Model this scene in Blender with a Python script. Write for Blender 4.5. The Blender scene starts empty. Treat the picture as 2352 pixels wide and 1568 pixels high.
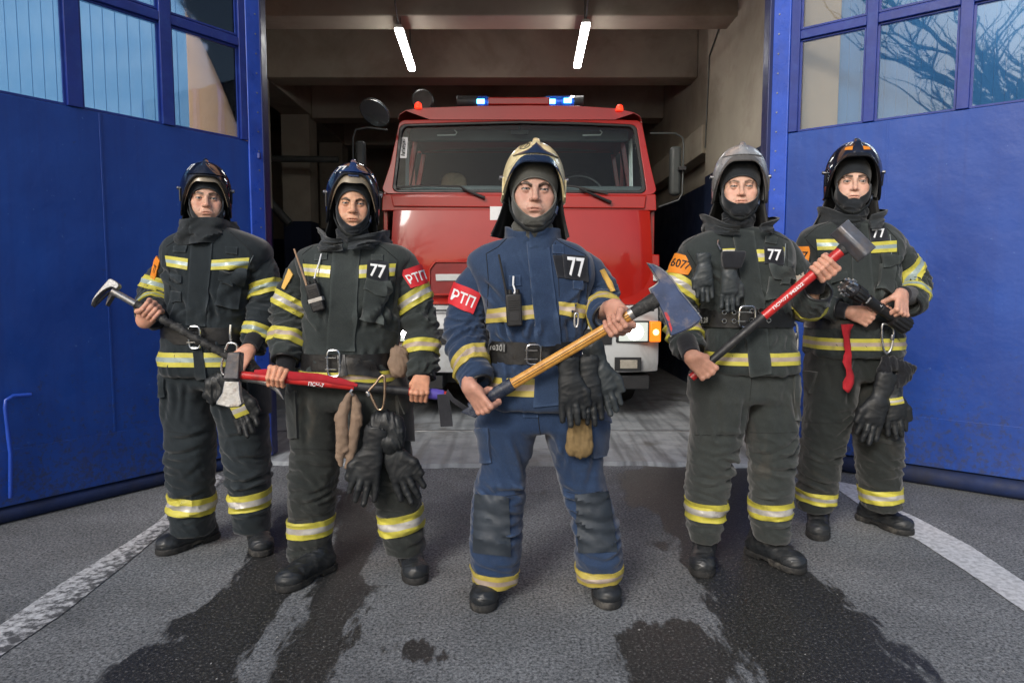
import bpy, bmesh, math, random
import numpy as np
from mathutils import Vector, Matrix
from mathutils.bvhtree import BVHTree
from mathutils.geometry import tessellate_polygon

random.seed(7)
SC = bpy.context.scene
COL = SC.collection
R = math.radians

# ------------------------------------------------------------------ camera, sky, sun, exposure
CAMZ = 1.25                      # eye height of the photographer
FPX, CX, CY = 1566.0, 1176.0, 784.0   # focal length and centre measured on a 2352 x 1568 view of the photograph
PITCH = 4.71
cam = bpy.data.cameras.new('camera')
cam.sensor_width = 36.0
cam.lens = 36.0 * FPX / 2352.0
cam.clip_start, cam.clip_end = 0.05, 2000
cam_ob = bpy.data.objects.new('camera', cam)
COL.objects.link(cam_ob)
cam_ob.location = (0, 0, CAMZ)
cam_ob.rotation_euler = (R(90 - PITCH), 0, 0)
SC.camera = cam_ob

SUN_ELEV, SUN_AZ = 31.0, 207.0   # degrees; azimuth measured clockwise from +Y (straight ahead): the light comes from behind the camera, left
w = bpy.data.worlds.new('World')
SC.world = w
w.use_nodes = True
nt = w.node_tree
nt.nodes.clear()
sky = nt.nodes.new('ShaderNodeTexSky')
sky.sky_type = 'NISHITA'
sky.sun_disc = False
sky.sun_elevation = R(SUN_ELEV)
sky.sun_rotation = R(SUN_AZ)
sky.air_density, sky.dust_density, sky.ozone_density = 1.0, 3.0, 1.0
bg = nt.nodes.new('ShaderNodeBackground')
bg.inputs[1].default_value = 0.115
wo = nt.nodes.new('ShaderNodeOutputWorld')
nt.links.new(sky.outputs[0], bg.inputs[0])
nt.links.new(bg.outputs[0], wo.inputs[0])
sun = bpy.data.lights.new('sun', 'SUN')
sun.energy = 1.5
sun.angle = R(18)
sun.color = (1.0, 0.99, 0.97)
sun_ob = bpy.data.objects.new('sun', sun)
COL.objects.link(sun_ob)
_az, _el = R(SUN_AZ), R(SUN_ELEV)
_to_sun = Vector((math.sin(_az) * math.cos(_el), math.cos(_az) * math.cos(_el), math.sin(_el)))
sun_ob.rotation_euler = (-_to_sun).to_track_quat('-Z', 'Y').to_euler()
sun_ob.location = _to_sun * 40
vs = SC.view_settings
vs.view_transform, vs.look, vs.exposure, vs.gamma, vs.use_curve_mapping = 'Standard', 'None', 0.29, 1.0, False
SC.cycles.use_denoising = True
SC.cycles.max_bounces = 8

# ------------------------------------------------------------------ photograph measurements -> points of the place
_th = R(PITCH)
_FW = np.array([0, math.cos(_th), -math.sin(_th)])
_UP = np.array([0, math.sin(_th), math.cos(_th)])
CAM = np.array([0, 0, CAMZ])


def ray(px, py):
    d = np.array([(px - CX) / FPX, 0, 0]) + _UP * (-(py - CY) / FPX) + _FW
    return d / d[1]


def P(px, py, Y):
    """the point seen at (px, py) of the 2352 x 1568 view, at distance Y from the camera plane"""
    return CAM + ray(px, py) * Y


def G(px, py, z=0.0):
    d = ray(px, py)
    return CAM + d * ((z - CAMZ) / d[2])


def PX(px, Y, py=784):
    return P(px, py, Y)[0]


def PZ(py, Y):
    return P(1176, py, Y)[2]


# ------------------------------------------------------------------ objects
def link(name, me, parent=None, mat=None, smooth=False):
    o = bpy.data.objects.new(name, me)
    COL.objects.link(o)
    if parent is not None:
        o.parent = parent
    if mat is not None:
        for m in (mat if isinstance(mat, (list, tuple)) else [mat]):
            me.materials.append(m)
    if smooth:
        me.polygons.foreach_set('use_smooth', np.ones(len(me.polygons), bool))
    return o


def tag(o, label, cat, group=None, kind=None):
    o['label'], o['category'] = label, cat
    if group:
        o['group'] = group
    if kind:
        o['kind'] = kind
    return o


def struct(o, kind='structure'):
    o['kind'] = kind
    return o


def thing(name, loc, label, cat, group=None):
    """an Empty at the base of a thing; its parts keep world coordinates"""
    o = bpy.data.objects.new(name, None)
    COL.objects.link(o)
    o.location = loc
    o.empty_display_size = 0.1
    tag(o, label, cat, group)
    bpy.context.view_layer.update()
    return o


def adopt(o, parent):
    """parent a part that was built in world coordinates"""
    o.parent = parent
    o.matrix_parent_inverse = world_of(parent).inverted()
    return o


def world_of(o):
    m = o.matrix_basis.copy()
    if o.parent is not None:
        m = world_of(o.parent) @ o.matrix_parent_inverse @ m
    return m


def mesh(name, V, F, parent=None, mat=None, smooth=False, fmat=None):
    """a mesh object in world coordinates from vertices and faces"""
    V = np.asarray(V, np.float32).reshape(-1, 3)
    me = bpy.data.meshes.new(name)
    if isinstance(F, np.ndarray):
        k = F.shape[1]
        me.vertices.add(len(V))
        me.vertices.foreach_set('co', V.ravel())
        me.loops.add(F.size)
        me.loops.foreach_set('vertex_index', F.astype(np.int32).ravel())
        me.polygons.add(len(F))
        me.polygons.foreach_set('loop_start', np.arange(0, F.size, k, dtype=np.int32))
        me.polygons.foreach_set('loop_total', np.full(len(F), k, np.int32))
        me.update(calc_edges=True)
    else:
        me.from_pydata(V.tolist(), [], [tuple(int(i) for i in f) for f in F])
        me.update()
    o = link(name, me, None, mat, smooth)
    if fmat is not None:
        me.polygons.foreach_set('material_index', np.asarray(fmat, np.int32))
    if parent is not None:
        adopt(o, parent)
    return o


class MB:
    """collects simple solids into ONE mesh"""

    def __init__(s):
        s.V, s.F, s.M = [], [], []

    def add(s, V, F, m=0):
        n = len(s.V)
        s.V += [tuple(float(c) for c in v) for v in V]
        s.F += [tuple(int(i) + n for i in f) for f in F]
        s.M += [m] * len(F)
        return s

    def box(s, lo, hi, m=0, M=None):
        x0, y0, z0 = lo
        x1, y1, z1 = hi
        V = [(x0, y0, z0), (x1, y0, z0), (x1, y1, z0), (x0, y1, z0), (x0, y0, z1), (x1, y0, z1), (x1, y1, z1), (x0, y1, z1)]
        if M is not None:
            V = [M @ Vector(v) for v in V]
        return s.add(V, [(3, 2, 1, 0), (4, 5, 6, 7), (0, 1, 5, 4), (1, 2, 6, 5), (2, 3, 7, 6), (3, 0, 4, 7)], m)

    def tube(s, pts, r, n=10, m=0, cap=True, closed=False, flat=1.0, upv=None):
        """a tube through pts; r is one radius or one per point; flat squashes it along its second axis"""
        pts = [np.asarray(p, float) for p in pts]
        k = len(pts)
        rs = r if hasattr(r, '__len__') else [r] * k
        V, F = [], []
        prev = None
        for i in range(k):
            a = pts[(i - 1) % k] if closed or i > 0 else pts[i]
            b = pts[(i + 1) % k] if closed or i < k - 1 else pts[i]
            t = b - a
            t /= (np.linalg.norm(t) + 1e-9)
            u = prev if prev is not None else (np.asarray(upv, float) if upv is not None else (np.array([0, 0, 1.0]) if abs(t[2]) < .9 else np.array([1.0, 0, 0])))
            u = u - t * u.dot(t)
            u /= (np.linalg.norm(u) + 1e-9)
            v = np.cross(t, u)
            prev = u
            for j in range(n):
                q = 2 * math.pi * j / n
                V.append(pts[i] + (u * math.cos(q) + v * math.sin(q) * flat) * rs[i])
        for i in range(k if closed else k - 1):
            for j in range(n):
                a, b = i * n + j, i * n + (j + 1) % n
                c, d = ((i + 1) % k) * n + (j + 1) % n, ((i + 1) % k) * n + j
                F.append((a, b, c, d))
        if cap and not closed:
            F.append(tuple(reversed(range(n))))
            F.append(tuple((k - 1) * n + j for j in range(n)))
        return s.add(V, F, m)

    def prism(s, poly, O, U, Vv, N, h0, h1, m=0, bev=0.0):
        """a polygon (2D) set in the frame O,U,V,N and extruded from h0 to h1 along N"""
        O, U, Vv, N = (np.asarray(q, float) for q in (O, U, Vv, N))
        n = len(poly)
        rings = [(h0, 0.0), (h1, 0.0)] if not bev else [(h0, bev), (h0 + bev * (1 if h1 > h0 else -1), 0.0), (h1 - bev * (1 if h1 > h0 else -1), 0.0), (h1, bev)]
        c = np.mean(np.asarray(poly, float), 0)
        V = []
        for h, ins in rings:
            for (a, b) in inset(poly, ins) if ins else poly:
                V.append(O + U * a + Vv * b + N * h)
        F = []
        for k in range(len(rings) - 1):
            for j in range(n):
                F.append((k * n + j, k * n + (j + 1) % n, (k + 1) * n + (j + 1) % n, (k + 1) * n + j))
        F.append(tuple(reversed(range(n))))
        F.append(tuple((len(rings) - 1) * n + j for j in range(n)))
        return s.add(V, F, m)

    def build(s, name, mat, parent=None, smooth=False, bevel=0.0, seg=2, angle=40):
        o = mesh(name, s.V, s.F, None, mat, False)
        me = o.data
        if len(set(s.M)) > 1:
            me.polygons.foreach_set('material_index', np.asarray(s.M, np.int32))
        bm = bmesh.new()
        bm.from_mesh(me)
        bmesh.ops.recalc_face_normals(bm, faces=bm.faces)
        bm.to_mesh(me)
        bm.free()
        if bevel:
            b = o.modifiers.new('bevel', 'BEVEL')
            b.width, b.segments, b.limit_method, b.angle_limit = bevel, seg, 'ANGLE', R(35)
            b.harden_normals = False
        if smooth or bevel:
            me.polygons.foreach_set('use_smooth', np.ones(len(me.polygons), bool))
            try:
                me.set_sharp_from_angle(angle=R(angle))
            except Exception:
                pass
        if parent is not None:
            adopt(o, parent)
        return o


def inset(poly, d):
    """a polygon moved inwards by d"""
    n = len(poly)
    A = sum(poly[i][0] * poly[(i + 1) % n][1] - poly[(i + 1) % n][0] * poly[i][1] for i in range(n))
    sgn = 1 if A > 0 else -1
    out = []
    for i in range(n):
        p, c, q = (np.asarray(poly[j], float) for j in ((i - 1) % n, i, (i + 1) % n))
        e1, e2 = c - p, q - c
        e1 /= np.linalg.norm(e1) + 1e-9
        e2 /= np.linalg.norm(e2) + 1e-9
        n1, n2 = np.array([-e1[1], e1[0]]) * sgn, np.array([-e2[1], e2[0]]) * sgn
        b = n1 + n2
        b /= max(np.linalg.norm(b) ** 2 / 2, .5)
        out.append(tuple(c + b * d))
    return out


# ------------------------------------------------------------------ materials
def new_mat(name):
    m = bpy.data.materials.new(name)
    m.use_nodes = True
    return m, m.node_tree, m.node_tree.nodes['Principled BSDF']


def nd(nt, t, **kw):
    n = nt.nodes.new(t)
    for k, v in kw.items():
        if k in n.inputs:
            n.inputs[k].default_value = v
        else:
            setattr(n, k, v)
    return n


def ramp(nt, src, stops):
    r = nt.nodes.new('ShaderNodeValToRGB')
    while len(r.color_ramp.elements) < len(stops):
        r.color_ramp.elements.new(0.5)
    for e, (p, c) in zip(r.color_ramp.elements, stops):
        e.position = p
        e.color = (c, c, c, 1) if not hasattr(c, '__len__') else (*c[:3], 1)
    nt.links.new(src, r.inputs[0])
    return r.outputs[0]


def mix(nt, f, a, b, mode='MIX'):
    m = nt.nodes.new('ShaderNodeMix')
    m.data_type = 'RGBA'
    m.blend_type = mode
    for i, x in ((0, f), (6, a), (7, b)):
        if hasattr(x, 'default_value') or isinstance(x, bpy.types.NodeSocket):
            nt.links.new(x, m.inputs[i])
        else:
            m.inputs[i].default_value = x if not hasattr(x, '__len__') else ((*x, 1) if len(x) == 3 else x)
    return m.outputs[2]


def noise(nt, co, scale, detail=4, rough=.55, dist=0.0):
    n = nt.nodes.new('ShaderNodeTexNoise')
    n.inputs['Scale'].default_value = scale
    n.inputs['Detail'].default_value = detail
    n.inputs['Roughness'].default_value = rough
    n.inputs['Distortion'].default_value = dist
    if co is not None:
        nt.links.new(co, n.inputs['Vector'])
    return n.outputs[0]


def coords(nt, scale=(1, 1, 1), kind='Object'):
    t = nt.nodes.new('ShaderNodeTexCoord')
    m = nt.nodes.new('ShaderNodeMapping')
    m.inputs['Scale'].default_value = scale
    nt.links.new(t.outputs[kind], m.inputs[0])
    return m.outputs[0]


def bump(nt, bsdf, h, strength=.3, dist=.01, prev=None):
    b = nt.nodes.new('ShaderNodeBump')
    b.inputs['Strength'].default_value = strength
    b.inputs['Distance'].default_value = dist
    nt.links.new(h, b.inputs['Height'])
    if prev is not None:
        nt.links.new(prev, b.inputs['Normal'])
    nt.links.new(b.outputs[0], bsdf.inputs['Normal'])
    return b.outputs[0]


def surf(name, col, rough=.5, metal=0.0, var=.25, scale=6.0, bumps=.15, bscale=60, bdist=.002, dirt=None, dirt_amt=.5, dscale=3.0, coat=0.0, spec=.5, kind='Object'):
    """general worn surface: base colour with tonal variation, patchy dirt, uneven gloss and fine relief"""
    m, nt, b = new_mat(name)
    co = coords(nt, kind=kind)
    n1 = noise(nt, co, scale, 6, .6)
    k = ramp(nt, n1, [(.25, 1 - var), (.75, 1 + var * .6)])
    c = mix(nt, 1.0, (*col, 1), k, 'MULTIPLY')
    if dirt is not None:
        n2 = noise(nt, co, dscale, 8, .65, .4)
        f = ramp(nt, n2, [(.50, 0), (.72, dirt_amt)])
        c = mix(nt, f, c, (*dirt, 1))
    nt.links.new(c, b.inputs['Base Color'])
    n3 = noise(nt, co, scale * 2.3, 5)
    rr = ramp(nt, n3, [(.3, max(rough - .12, .02)), (.7, min(rough + .12, 1))])
    nt.links.new(rr, b.inputs['Roughness'])
    b.inputs['Metallic'].default_value = metal
    b.inputs['Coat Weight'].default_value = coat
    b.inputs['Coat Roughness'].default_value = .08
    b.inputs['Specular IOR Level'].default_value = spec
    if bumps:
        bump(nt, b, noise(nt, co, bscale, 5, .6), bumps, bdist)
    return m


def emis(name, col, s):
    m, nt, b = new_mat(name)
    b.inputs['Base Color'].default_value = (*[min(c, .8) for c in col], 1)
    b.inputs['Emission Color'].default_value = (*col, 1)
    b.inputs['Emission Strength'].default_value = s
    return m


# ------------------------------------------------------------------ numpy noise
_rs = np.random.RandomState(11)
_perm = _rs.permutation(512)
_perm = np.concatenate([_perm, _perm, _perm])
_grad = _rs.normal(size=(512, 3))
_grad /= np.linalg.norm(_grad, axis=1)[:, None]


def gnoise(Q):
    Q = np.asarray(Q, float)
    i = np.floor(Q).astype(int)
    f = Q - i
    u = f * f * f * (f * (f * 6 - 15) + 10)
    i &= 255
    out = 0
    for dx in (0, 1):
        for dy in (0, 1):
            for dz in (0, 1):
                h = _perm[_perm[_perm[(i[:, 0] + dx) & 255] + ((i[:, 1] + dy) & 255)] + ((i[:, 2] + dz) & 255)]
                g = _grad[h]
                d = ((f - (dx, dy, dz)) * g).sum(1)
                wx = u[:, 0] if dx else 1 - u[:, 0]
                wy = u[:, 1] if dy else 1 - u[:, 1]
                wz = u[:, 2] if dz else 1 - u[:, 2]
                out = out + d * wx * wy * wz
    return out * 1.6


def sm(a, b, x):
    t = np.clip((x - a) / (b - a), 0, 1)
    return t * t * (3 - 2 * t)


# ------------------------------------------------------------------ rounded volumes, meshed with surface nets
class SDF:
    def __init__(s, lo, hi, h):
        s.lo, s.h = np.asarray(lo, float), float(h)
        s.n = np.ceil((np.asarray(hi, float) - s.lo) / h).astype(int) + 1
        s.d = np.full(s.n, .06, np.float32)
        s.ax = [(s.lo[i] + h * np.arange(s.n[i])).astype(np.float32) for i in range(3)]

    def win(s, lo, hi):
        a = np.clip(np.floor((np.asarray(lo) - s.lo) / s.h).astype(int), 0, s.n)
        b = np.clip(np.ceil((np.asarray(hi) - s.lo) / s.h).astype(int) + 1, 0, s.n)
        sl = tuple(slice(a[i], b[i]) for i in range(3))
        if (b <= a).any():
            return None, None
        return sl, (s.ax[0][sl[0]][:, None, None], s.ax[1][sl[1]][None, :, None], s.ax[2][sl[2]][None, None, :])

    def put(s, sl, d, k, op='add'):
        o = s.d[sl]
        if op == 'add':
            if k > 0:
                h = np.clip(.5 + .5 * (o - d) / k, 0, 1)
                s.d[sl] = o + (d - o) * h - k * h * (1 - h)
            else:
                s.d[sl] = np.minimum(o, d)
        else:
            d = -d
            if k > 0:
                h = np.clip(.5 - .5 * (o - d) / k, 0, 1)
                s.d[sl] = o + (d - o) * h + k * h * (1 - h)
            else:
                s.d[sl] = np.maximum(o, d)

    def cone(s, a, b, ra, rb, k=.01, op='add', flat=None):
        """a rounded cone from a to b; flat = (unit axis, factor): squashed to that factor along the axis"""
        a, b = np.asarray(a, float), np.asarray(b, float)
        m = max(ra, rb) + k + 2 * s.h + .004
        sl, X = s.win(np.minimum(a, b) - m, np.maximum(a, b) + m)
        if sl is None:
            return s
        q = [X[i] - a[i] for i in range(3)]
        ba = b - a
        if flat is not None:
            ax, f = np.asarray(flat[0], float), flat[1]
            pr = (q[0] * ax[0] + q[1] * ax[1] + q[2] * ax[2]) * (1 / f - 1)
            q = [q[i] + pr * ax[i] for i in range(3)]
            ba = ba + ax * ba.dot(ax) * (1 / f - 1)
        L = max(ba.dot(ba), 1e-9)
        t = np.clip((q[0] * ba[0] + q[1] * ba[1] + q[2] * ba[2]) / L, 0, 1)
        d = np.sqrt((q[0] - t * ba[0]) ** 2 + (q[1] - t * ba[1]) ** 2 + (q[2] - t * ba[2]) ** 2) - (ra + t * (rb - ra))
        s.put(sl, d.astype(np.float32), k, op)
        return s

    def chain(s, pts, rs, k=.01, flat=None):
        for i in range(len(pts) - 1):
            s.cone(pts[i], pts[i + 1], rs[i], rs[i + 1], k, flat=flat)
        return s

    def ball(s, c, r, k=.01, op='add', M=None):
        """an ellipsoid with radii r (rotation M: columns are its axes)"""
        c = np.asarray(c, float)
        r = np.asarray(r if hasattr(r, '__len__') else (r, r, r), float)
        m = r.max() + k + 2 * s.h + .004
        sl, X = s.win(c - m, c + m)
        if sl is None:
            return s
        q = [X[i] - c[i] for i in range(3)]
        if M is not None:
            q = [q[0] * M[0, i] + q[1] * M[1, i] + q[2] * M[2, i] for i in range(3)]
        k0 = np.sqrt((q[0] / r[0]) ** 2 + (q[1] / r[1]) ** 2 + (q[2] / r[2]) ** 2)
        k1 = np.sqrt((q[0] / r[0] ** 2) ** 2 + (q[1] / r[1] ** 2) ** 2 + (q[2] / r[2] ** 2) ** 2)
        d = k0 * (k0 - 1) / np.maximum(k1, 1e-6)
        s.put(sl, np.broadcast_to(d, s.d[sl].shape).astype(np.float32), k, op)
        return s

    def rows(s, z, cx, a, cy, b, n=2.4, k=.01, cap=.02):
        """a stack of rounded cross-sections: centre cx,cy and half sizes a,b at heights z (ascending)"""
        z = np.asarray(z, float)
        sl, X = s.win((min(np.asarray(cx) - a) - .05, min(np.asarray(cy) - b) - .05, z[0] - .05), (max(np.asarray(cx) + a) + .05, max(np.asarray(cy) + b) + .05, z[-1] + .05))
        Z = X[2][0, 0]

        def it(v):
            return smooth_interp(Z, z, np.asarray(v, float))[None, None, :]
        A, B, CXX, CYY = it(a), it(b), it(cx), it(cy)
        q = (np.abs((X[0] - CXX) / A) ** n + np.abs((X[1] - CYY) / B) ** n) ** (1 / n)
        d = (q - 1) * np.minimum(A, B)
        dz = np.maximum(z[0] + cap - X[2], X[2] - (z[-1] - cap))
        d = np.where(dz > 0, np.sqrt(np.maximum(d + cap, 0) ** 2 + dz ** 2) - cap, d)
        s.put(sl, np.broadcast_to(d, s.d[sl].shape).astype(np.float32), k)
        return s

    def mesh(s):
        D = s.d
        S = D < 0
        c = S[:-1, :-1, :-1].astype(np.int8)
        tot = np.zeros_like(c)
        for i in (0, 1):
            for j in (0, 1):
                for k in (0, 1):
                    tot += S[i:D.shape[0] - 1 + i, j:D.shape[1] - 1 + j, k:D.shape[2] - 1 + k]
        act = np.argwhere((tot > 0) & (tot < 8))
        ids = np.full(tot.shape, -1, np.int32)
        ids[act[:, 0], act[:, 1], act[:, 2]] = np.arange(len(act))
        cor = [(i, j, k) for i in (0, 1) for j in (0, 1) for k in (0, 1)]
        val = {c: D[act[:, 0] + c[0], act[:, 1] + c[1], act[:, 2] + c[2]] for c in cor}
        acc = np.zeros((len(act), 3))
        cnt = np.zeros(len(act))
        for a in cor:
            for ax in range(3):
                if a[ax] == 0:
                    b = list(a)
                    b[ax] = 1
                    va, vb = val[a], val[tuple(b)]
                    m = (va < 0) != (vb < 0)
                    t = np.where(m, va / np.where(m, va - vb, 1), 0)
                    p = np.tile(np.array(a, float), (len(act), 1))
                    p[:, ax] += t
                    acc[m] += p[m]
                    cnt[m] += 1
        V = (act + acc / np.maximum(cnt, 1)[:, None]) * s.h + s.lo
        quads = []
        for ax in range(3):
            u, v = (ax + 1) % 3, (ax + 2) % 3
            A = [slice(None)] * 3
            B = [slice(None)] * 3
            A[ax] = slice(0, -1)
            B[ax] = slice(1, None)
            s0, s1 = S[tuple(A)], S[tuple(B)]
            e = np.argwhere(s0 != s1)
            ok = (e[:, u] > 0) & (e[:, v] > 0) & (e[:, u] < D.shape[u] - 1) & (e[:, v] < D.shape[v] - 1)
            e = e[ok]
            ins = s0[e[:, 0], e[:, 1], e[:, 2]]
            q = []
            for du, dv in ((1, 1), (0, 1), (0, 0), (1, 0)):
                f = e.copy()
                f[:, u] -= du
                f[:, v] -= dv
                q.append(ids[f[:, 0], f[:, 1], f[:, 2]])
            q = np.stack(q, 1)
            q = np.where(ins[:, None], q, q[:, ::-1])
            quads.append(q)
        return V, np.concatenate(quads)


def smooth_interp(Z, z, v):
    """monotone-ish cubic through the rows"""
    z = np.asarray(z, float)
    m = np.gradient(v, z) if len(z) > 1 else np.zeros(1)
    i = np.clip(np.searchsorted(z, Z) - 1, 0, len(z) - 2)
    h = z[i + 1] - z[i]
    t = np.clip((Z - z[i]) / h, 0, 1)
    return (2 * t ** 3 - 3 * t ** 2 + 1) * v[i] + (t ** 3 - 2 * t ** 2 + t) * h * m[i] + (-2 * t ** 3 + 3 * t ** 2) * v[i + 1] + (t ** 3 - t ** 2) * h * m[i + 1]


def vnormals(V, F):
    e1, e2 = V[F[:, 2]] - V[F[:, 0]], V[F[:, 3]] - V[F[:, 1]]
    fn = np.cross(e1, e2)
    N = np.zeros_like(V)
    for j in range(4):
        np.add.at(N, F[:, j], fn)
    return N / (np.linalg.norm(N, axis=1)[:, None] + 1e-12)


def relax(V, F, it=1, lam=.5):
    for _ in range(it):
        A = np.zeros_like(V)
        c = np.zeros(len(V))
        for j in range(4):
            a, b = F[:, j], F[:, (j + 1) % 4]
            np.add.at(A, a, V[b])
            np.add.at(A, b, V[a])
            np.add.at(c, a, 1)
            np.add.at(c, b, 1)
        V = V + lam * (A / np.maximum(c, 1)[:, None] - V)
    return V


def bvh_of(V, F):
    return BVHTree.FromPolygons(V.tolist(), F.tolist())


# ------------------------------------------------------------------ pieces sewn or pressed onto a curved surface
def sheet(name, parent, grid, off, thick, mat, rows_mat=None, smooth=True, N=None):
    """a solid sheet from a grid of (point, normal): top at off, edges turned down by thick"""
    ny, nx = len(grid), len(grid[0])
    pt = np.array([[g[0] for g in r] for r in grid], float)
    nn = np.array([[g[1] for g in r] for r in grid], float)
    top = pt + nn * off
    bot = pt + nn * (off - thick)
    V = np.concatenate([top.reshape(-1, 3), bot.reshape(-1, 3)])
    F, M = [], []
    n = ny * nx
    for i in range(ny - 1):
        for j in range(nx - 1):
            a = i * nx + j
            F.append((a, a + nx, a + nx + 1, a + 1))
            M.append(rows_mat[i] if rows_mat else 0)
    ring = [j for j in range(nx)] + [i * nx + nx - 1 for i in range(1, ny)] + [(ny - 1) * nx + j for j in range(nx - 2, -1, -1)] + [i * nx for i in range(ny - 2, 0, -1)]
    for a, b in zip(ring, ring[1:] + ring[:1]):
        F.append((a, b, b + n, a + n))
        M.append(rows_mat[min(a // nx, ny - 2)] if rows_mat else 0)
    o = mesh(name, V, F, parent, mat, smooth)
    if rows_mat:
        o.data.polygons.foreach_set('material_index', np.asarray(M, np.int32))
    try:
        o.data.set_sharp_from_angle(angle=R(40))
    except Exception:
        pass
    o_top = top
    return o, o_top, nn


def cast_grid(bvhs, c4, nx, ny, Y, maxd=.35, fixed=False):
    """the surface points under a quad outlined in the photograph: c4 = tl, tr, br, bl. Rays go from the camera's place"""
    tl, tr, br, bl = (np.asarray(c, float) for c in c4)
    step = 6.5                                       # about 12 mm on the men
    nx = max(nx, int(max(np.linalg.norm(tr - tl), np.linalg.norm(br - bl)) / step) + 1)
    ny = max(ny, int(max(np.linalg.norm(bl - tl), np.linalg.norm(br - tr)) / step) + 1) if not fixed else ny
    g = []
    hits = []
    for i in range(ny):
        v = i / (ny - 1)
        row = []
        for j in range(nx):
            u = j / (nx - 1)
            q = (tl * (1 - u) + tr * u) * (1 - v) + (bl * (1 - u) + br * u) * v
            d = Vector(ray(*q)).normalized()
            best = None
            for b in bvhs:
                h = b.ray_cast(Vector(CAM), d)
                if h[0] is not None and (best is None or h[3] < best[3]):
                    best = h
            if best is not None and abs(best[0].y - Y) > maxd:
                best = None
            row.append((q, best))
            if best is not None:
                hits.append((i, j, np.array(best[0])))
        g.append(row)
    out = []
    for i, row in enumerate(g):
        r = []
        for j, (q, b) in enumerate(row):
            if b is not None:
                p, n = np.array(b[0]), np.array(b[1])
            else:
                yy = min(hits, key=lambda h: (h[0] - i) ** 2 + (h[1] - j) ** 2)[2][1] if hits else Y
                p0 = Vector(P(q[0], q[1], yy + .02))
                near = min((x.find_nearest(p0) for x in bvhs), key=lambda h: h[3] if h[0] is not None else 9)
                p, n = np.array(near[0]), np.array(near[1])
            r.append((p, n))
        out.append(r)
    # soften the normals and depth so that the piece does not copy every fold
    A = np.array([[c[0] for c in r] for r in out])
    B = np.array([[c[1] for c in r] for r in out])
    A0 = A.copy()
    for _ in range(2):
        for X in (A, B):
            Y0 = X.copy()
            X[1:-1] = .5 * Y0[1:-1] + .25 * (Y0[:-2] + Y0[2:])
            Y0 = X.copy()
            X[:, 1:-1] = .5 * Y0[:, 1:-1] + .25 * (Y0[:, :-2] + Y0[:, 2:])
    B /= np.linalg.norm(B, axis=2)[:, :, None] + 1e-9
    up_ = ((A0 - A) * B).sum(2)                     # never let it sink under the cloth it lies on
    A = A + B * np.clip(up_, 0, None)[:, :, None]
    return [[(A[i, j], B[i, j]) for j in range(nx)] for i in range(ny)]


def text_polys(s):
    """flat outline mesh of some lettering, scaled to a unit box: vertices (u right, v down) and faces"""
    c = bpy.data.curves.new('lettering', 'FONT')
    c.body = s
    c.resolution_u = 2
    c.offset = 0.018
    o = bpy.data.objects.new('lettering', c)
    COL.objects.link(o)
    dg = bpy.context.evaluated_depsgraph_get()
    m = bpy.data.meshes.new_from_object(o.evaluated_get(dg))
    V = np.array([v.co[:2] for v in m.vertices])
    F = [tuple(p.vertices) for p in m.polygons]
    bpy.data.objects.remove(o)
    bpy.data.curves.remove(c)
    bpy.data.meshes.remove(m)
    lo, hi = V.min(0), V.max(0)
    V = (V - lo) / (hi - lo)
    V[:, 1] = 1 - V[:, 1]
    bm = bmesh.new()
    vs_ = [bm.verts.new((v[0], v[1], 0)) for v in V]
    for f in F:
        try:
            bm.faces.new([vs_[i] for i in f])
        except ValueError:
            pass
    for _ in range(3):
        bmesh.ops.triangulate(bm, faces=bm.faces[:])
        e = [e for e in bm.edges if e.calc_length() > .14]
        if not e:
            break
        bmesh.ops.subdivide_edges(bm, edges=e, cuts=1)
    bmesh.ops.triangulate(bm, faces=bm.faces[:])
    bm.verts.index_update()
    V = np.array([v.co[:2] for v in bm.verts])
    F = [tuple(v.index for v in f.verts) for f in bm.faces]
    bm.free()
    return V, F


def text_on(name, parent, s, top, nn, box, mat, off=.0012):
    """lettering laid over a sheet's top grid inside box = (u0, v0, u1, v1)"""
    V, F = text_polys(s)
    ny, nx = top.shape[:2]
    out = []
    for u, v in V:
        u, v = box[0] + u * (box[2] - box[0]), box[1] + v * (box[3] - box[1])
        x, y = min(max(u, 0), 1) * (nx - 1), min(max(v, 0), 1) * (ny - 1)
        i, j = min(int(y), ny - 2), min(int(x), nx - 2)
        fy, fx = y - i, x - j
        g = lambda A: (A[i, j] * (1 - fx) + A[i, j + 1] * fx) * (1 - fy) + (A[i + 1, j] * (1 - fx) + A[i + 1, j + 1] * fx) * fy
        out.append(g(top) + g(nn) * off)
    return mesh(name, out, F, parent, mat)


def text_flat(name, parent, s, O, U, V, mat, w, h):
    """lettering on a plane: O top-left corner, U right, V down (unit vectors)"""
    T, F = text_polys(s)
    O, U, V = np.asarray(O, float), np.asarray(U, float), np.asarray(V, float)
    return mesh(name, [O + U * a * w + V * b * h for a, b in T], F, parent, mat)
# ================================================================== SETTING
YD = 4.83                                    # plane of the gateway
HL, HR = np.array([-1.735, YD]), np.array([1.795, YD])   # the two jambs


def sdist_poly(p, poly):
    """signed distance (positive inside) of points p (N,2) to a polygon"""
    poly = np.asarray(poly, float)
    d = np.full(len(p), 1e9)
    ins = np.zeros(len(p), bool)
    for a, b in zip(poly, np.roll(poly, -1, 0)):
        e = b - a
        t = np.clip(((p - a) @ e) / (e @ e), 0, 1)
        d = np.minimum(d, np.linalg.norm(p - a - t[:, None] * e, axis=1))
        c = ((a[1] > p[:, 1]) != (b[1] > p[:, 1])) & (p[:, 0] < (b[0] - a[0]) * (p[:, 1] - a[1]) / (b[1] - a[1] + 1e-12) + a[0])
        ins ^= c
    return np.where(ins, d, -d)


def c4(L):   # outlines measured on the road crop
    return [tuple(G(551.25 + x * .53125, 872.8 + y * .53125)[:2]) for x, y in L]


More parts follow.
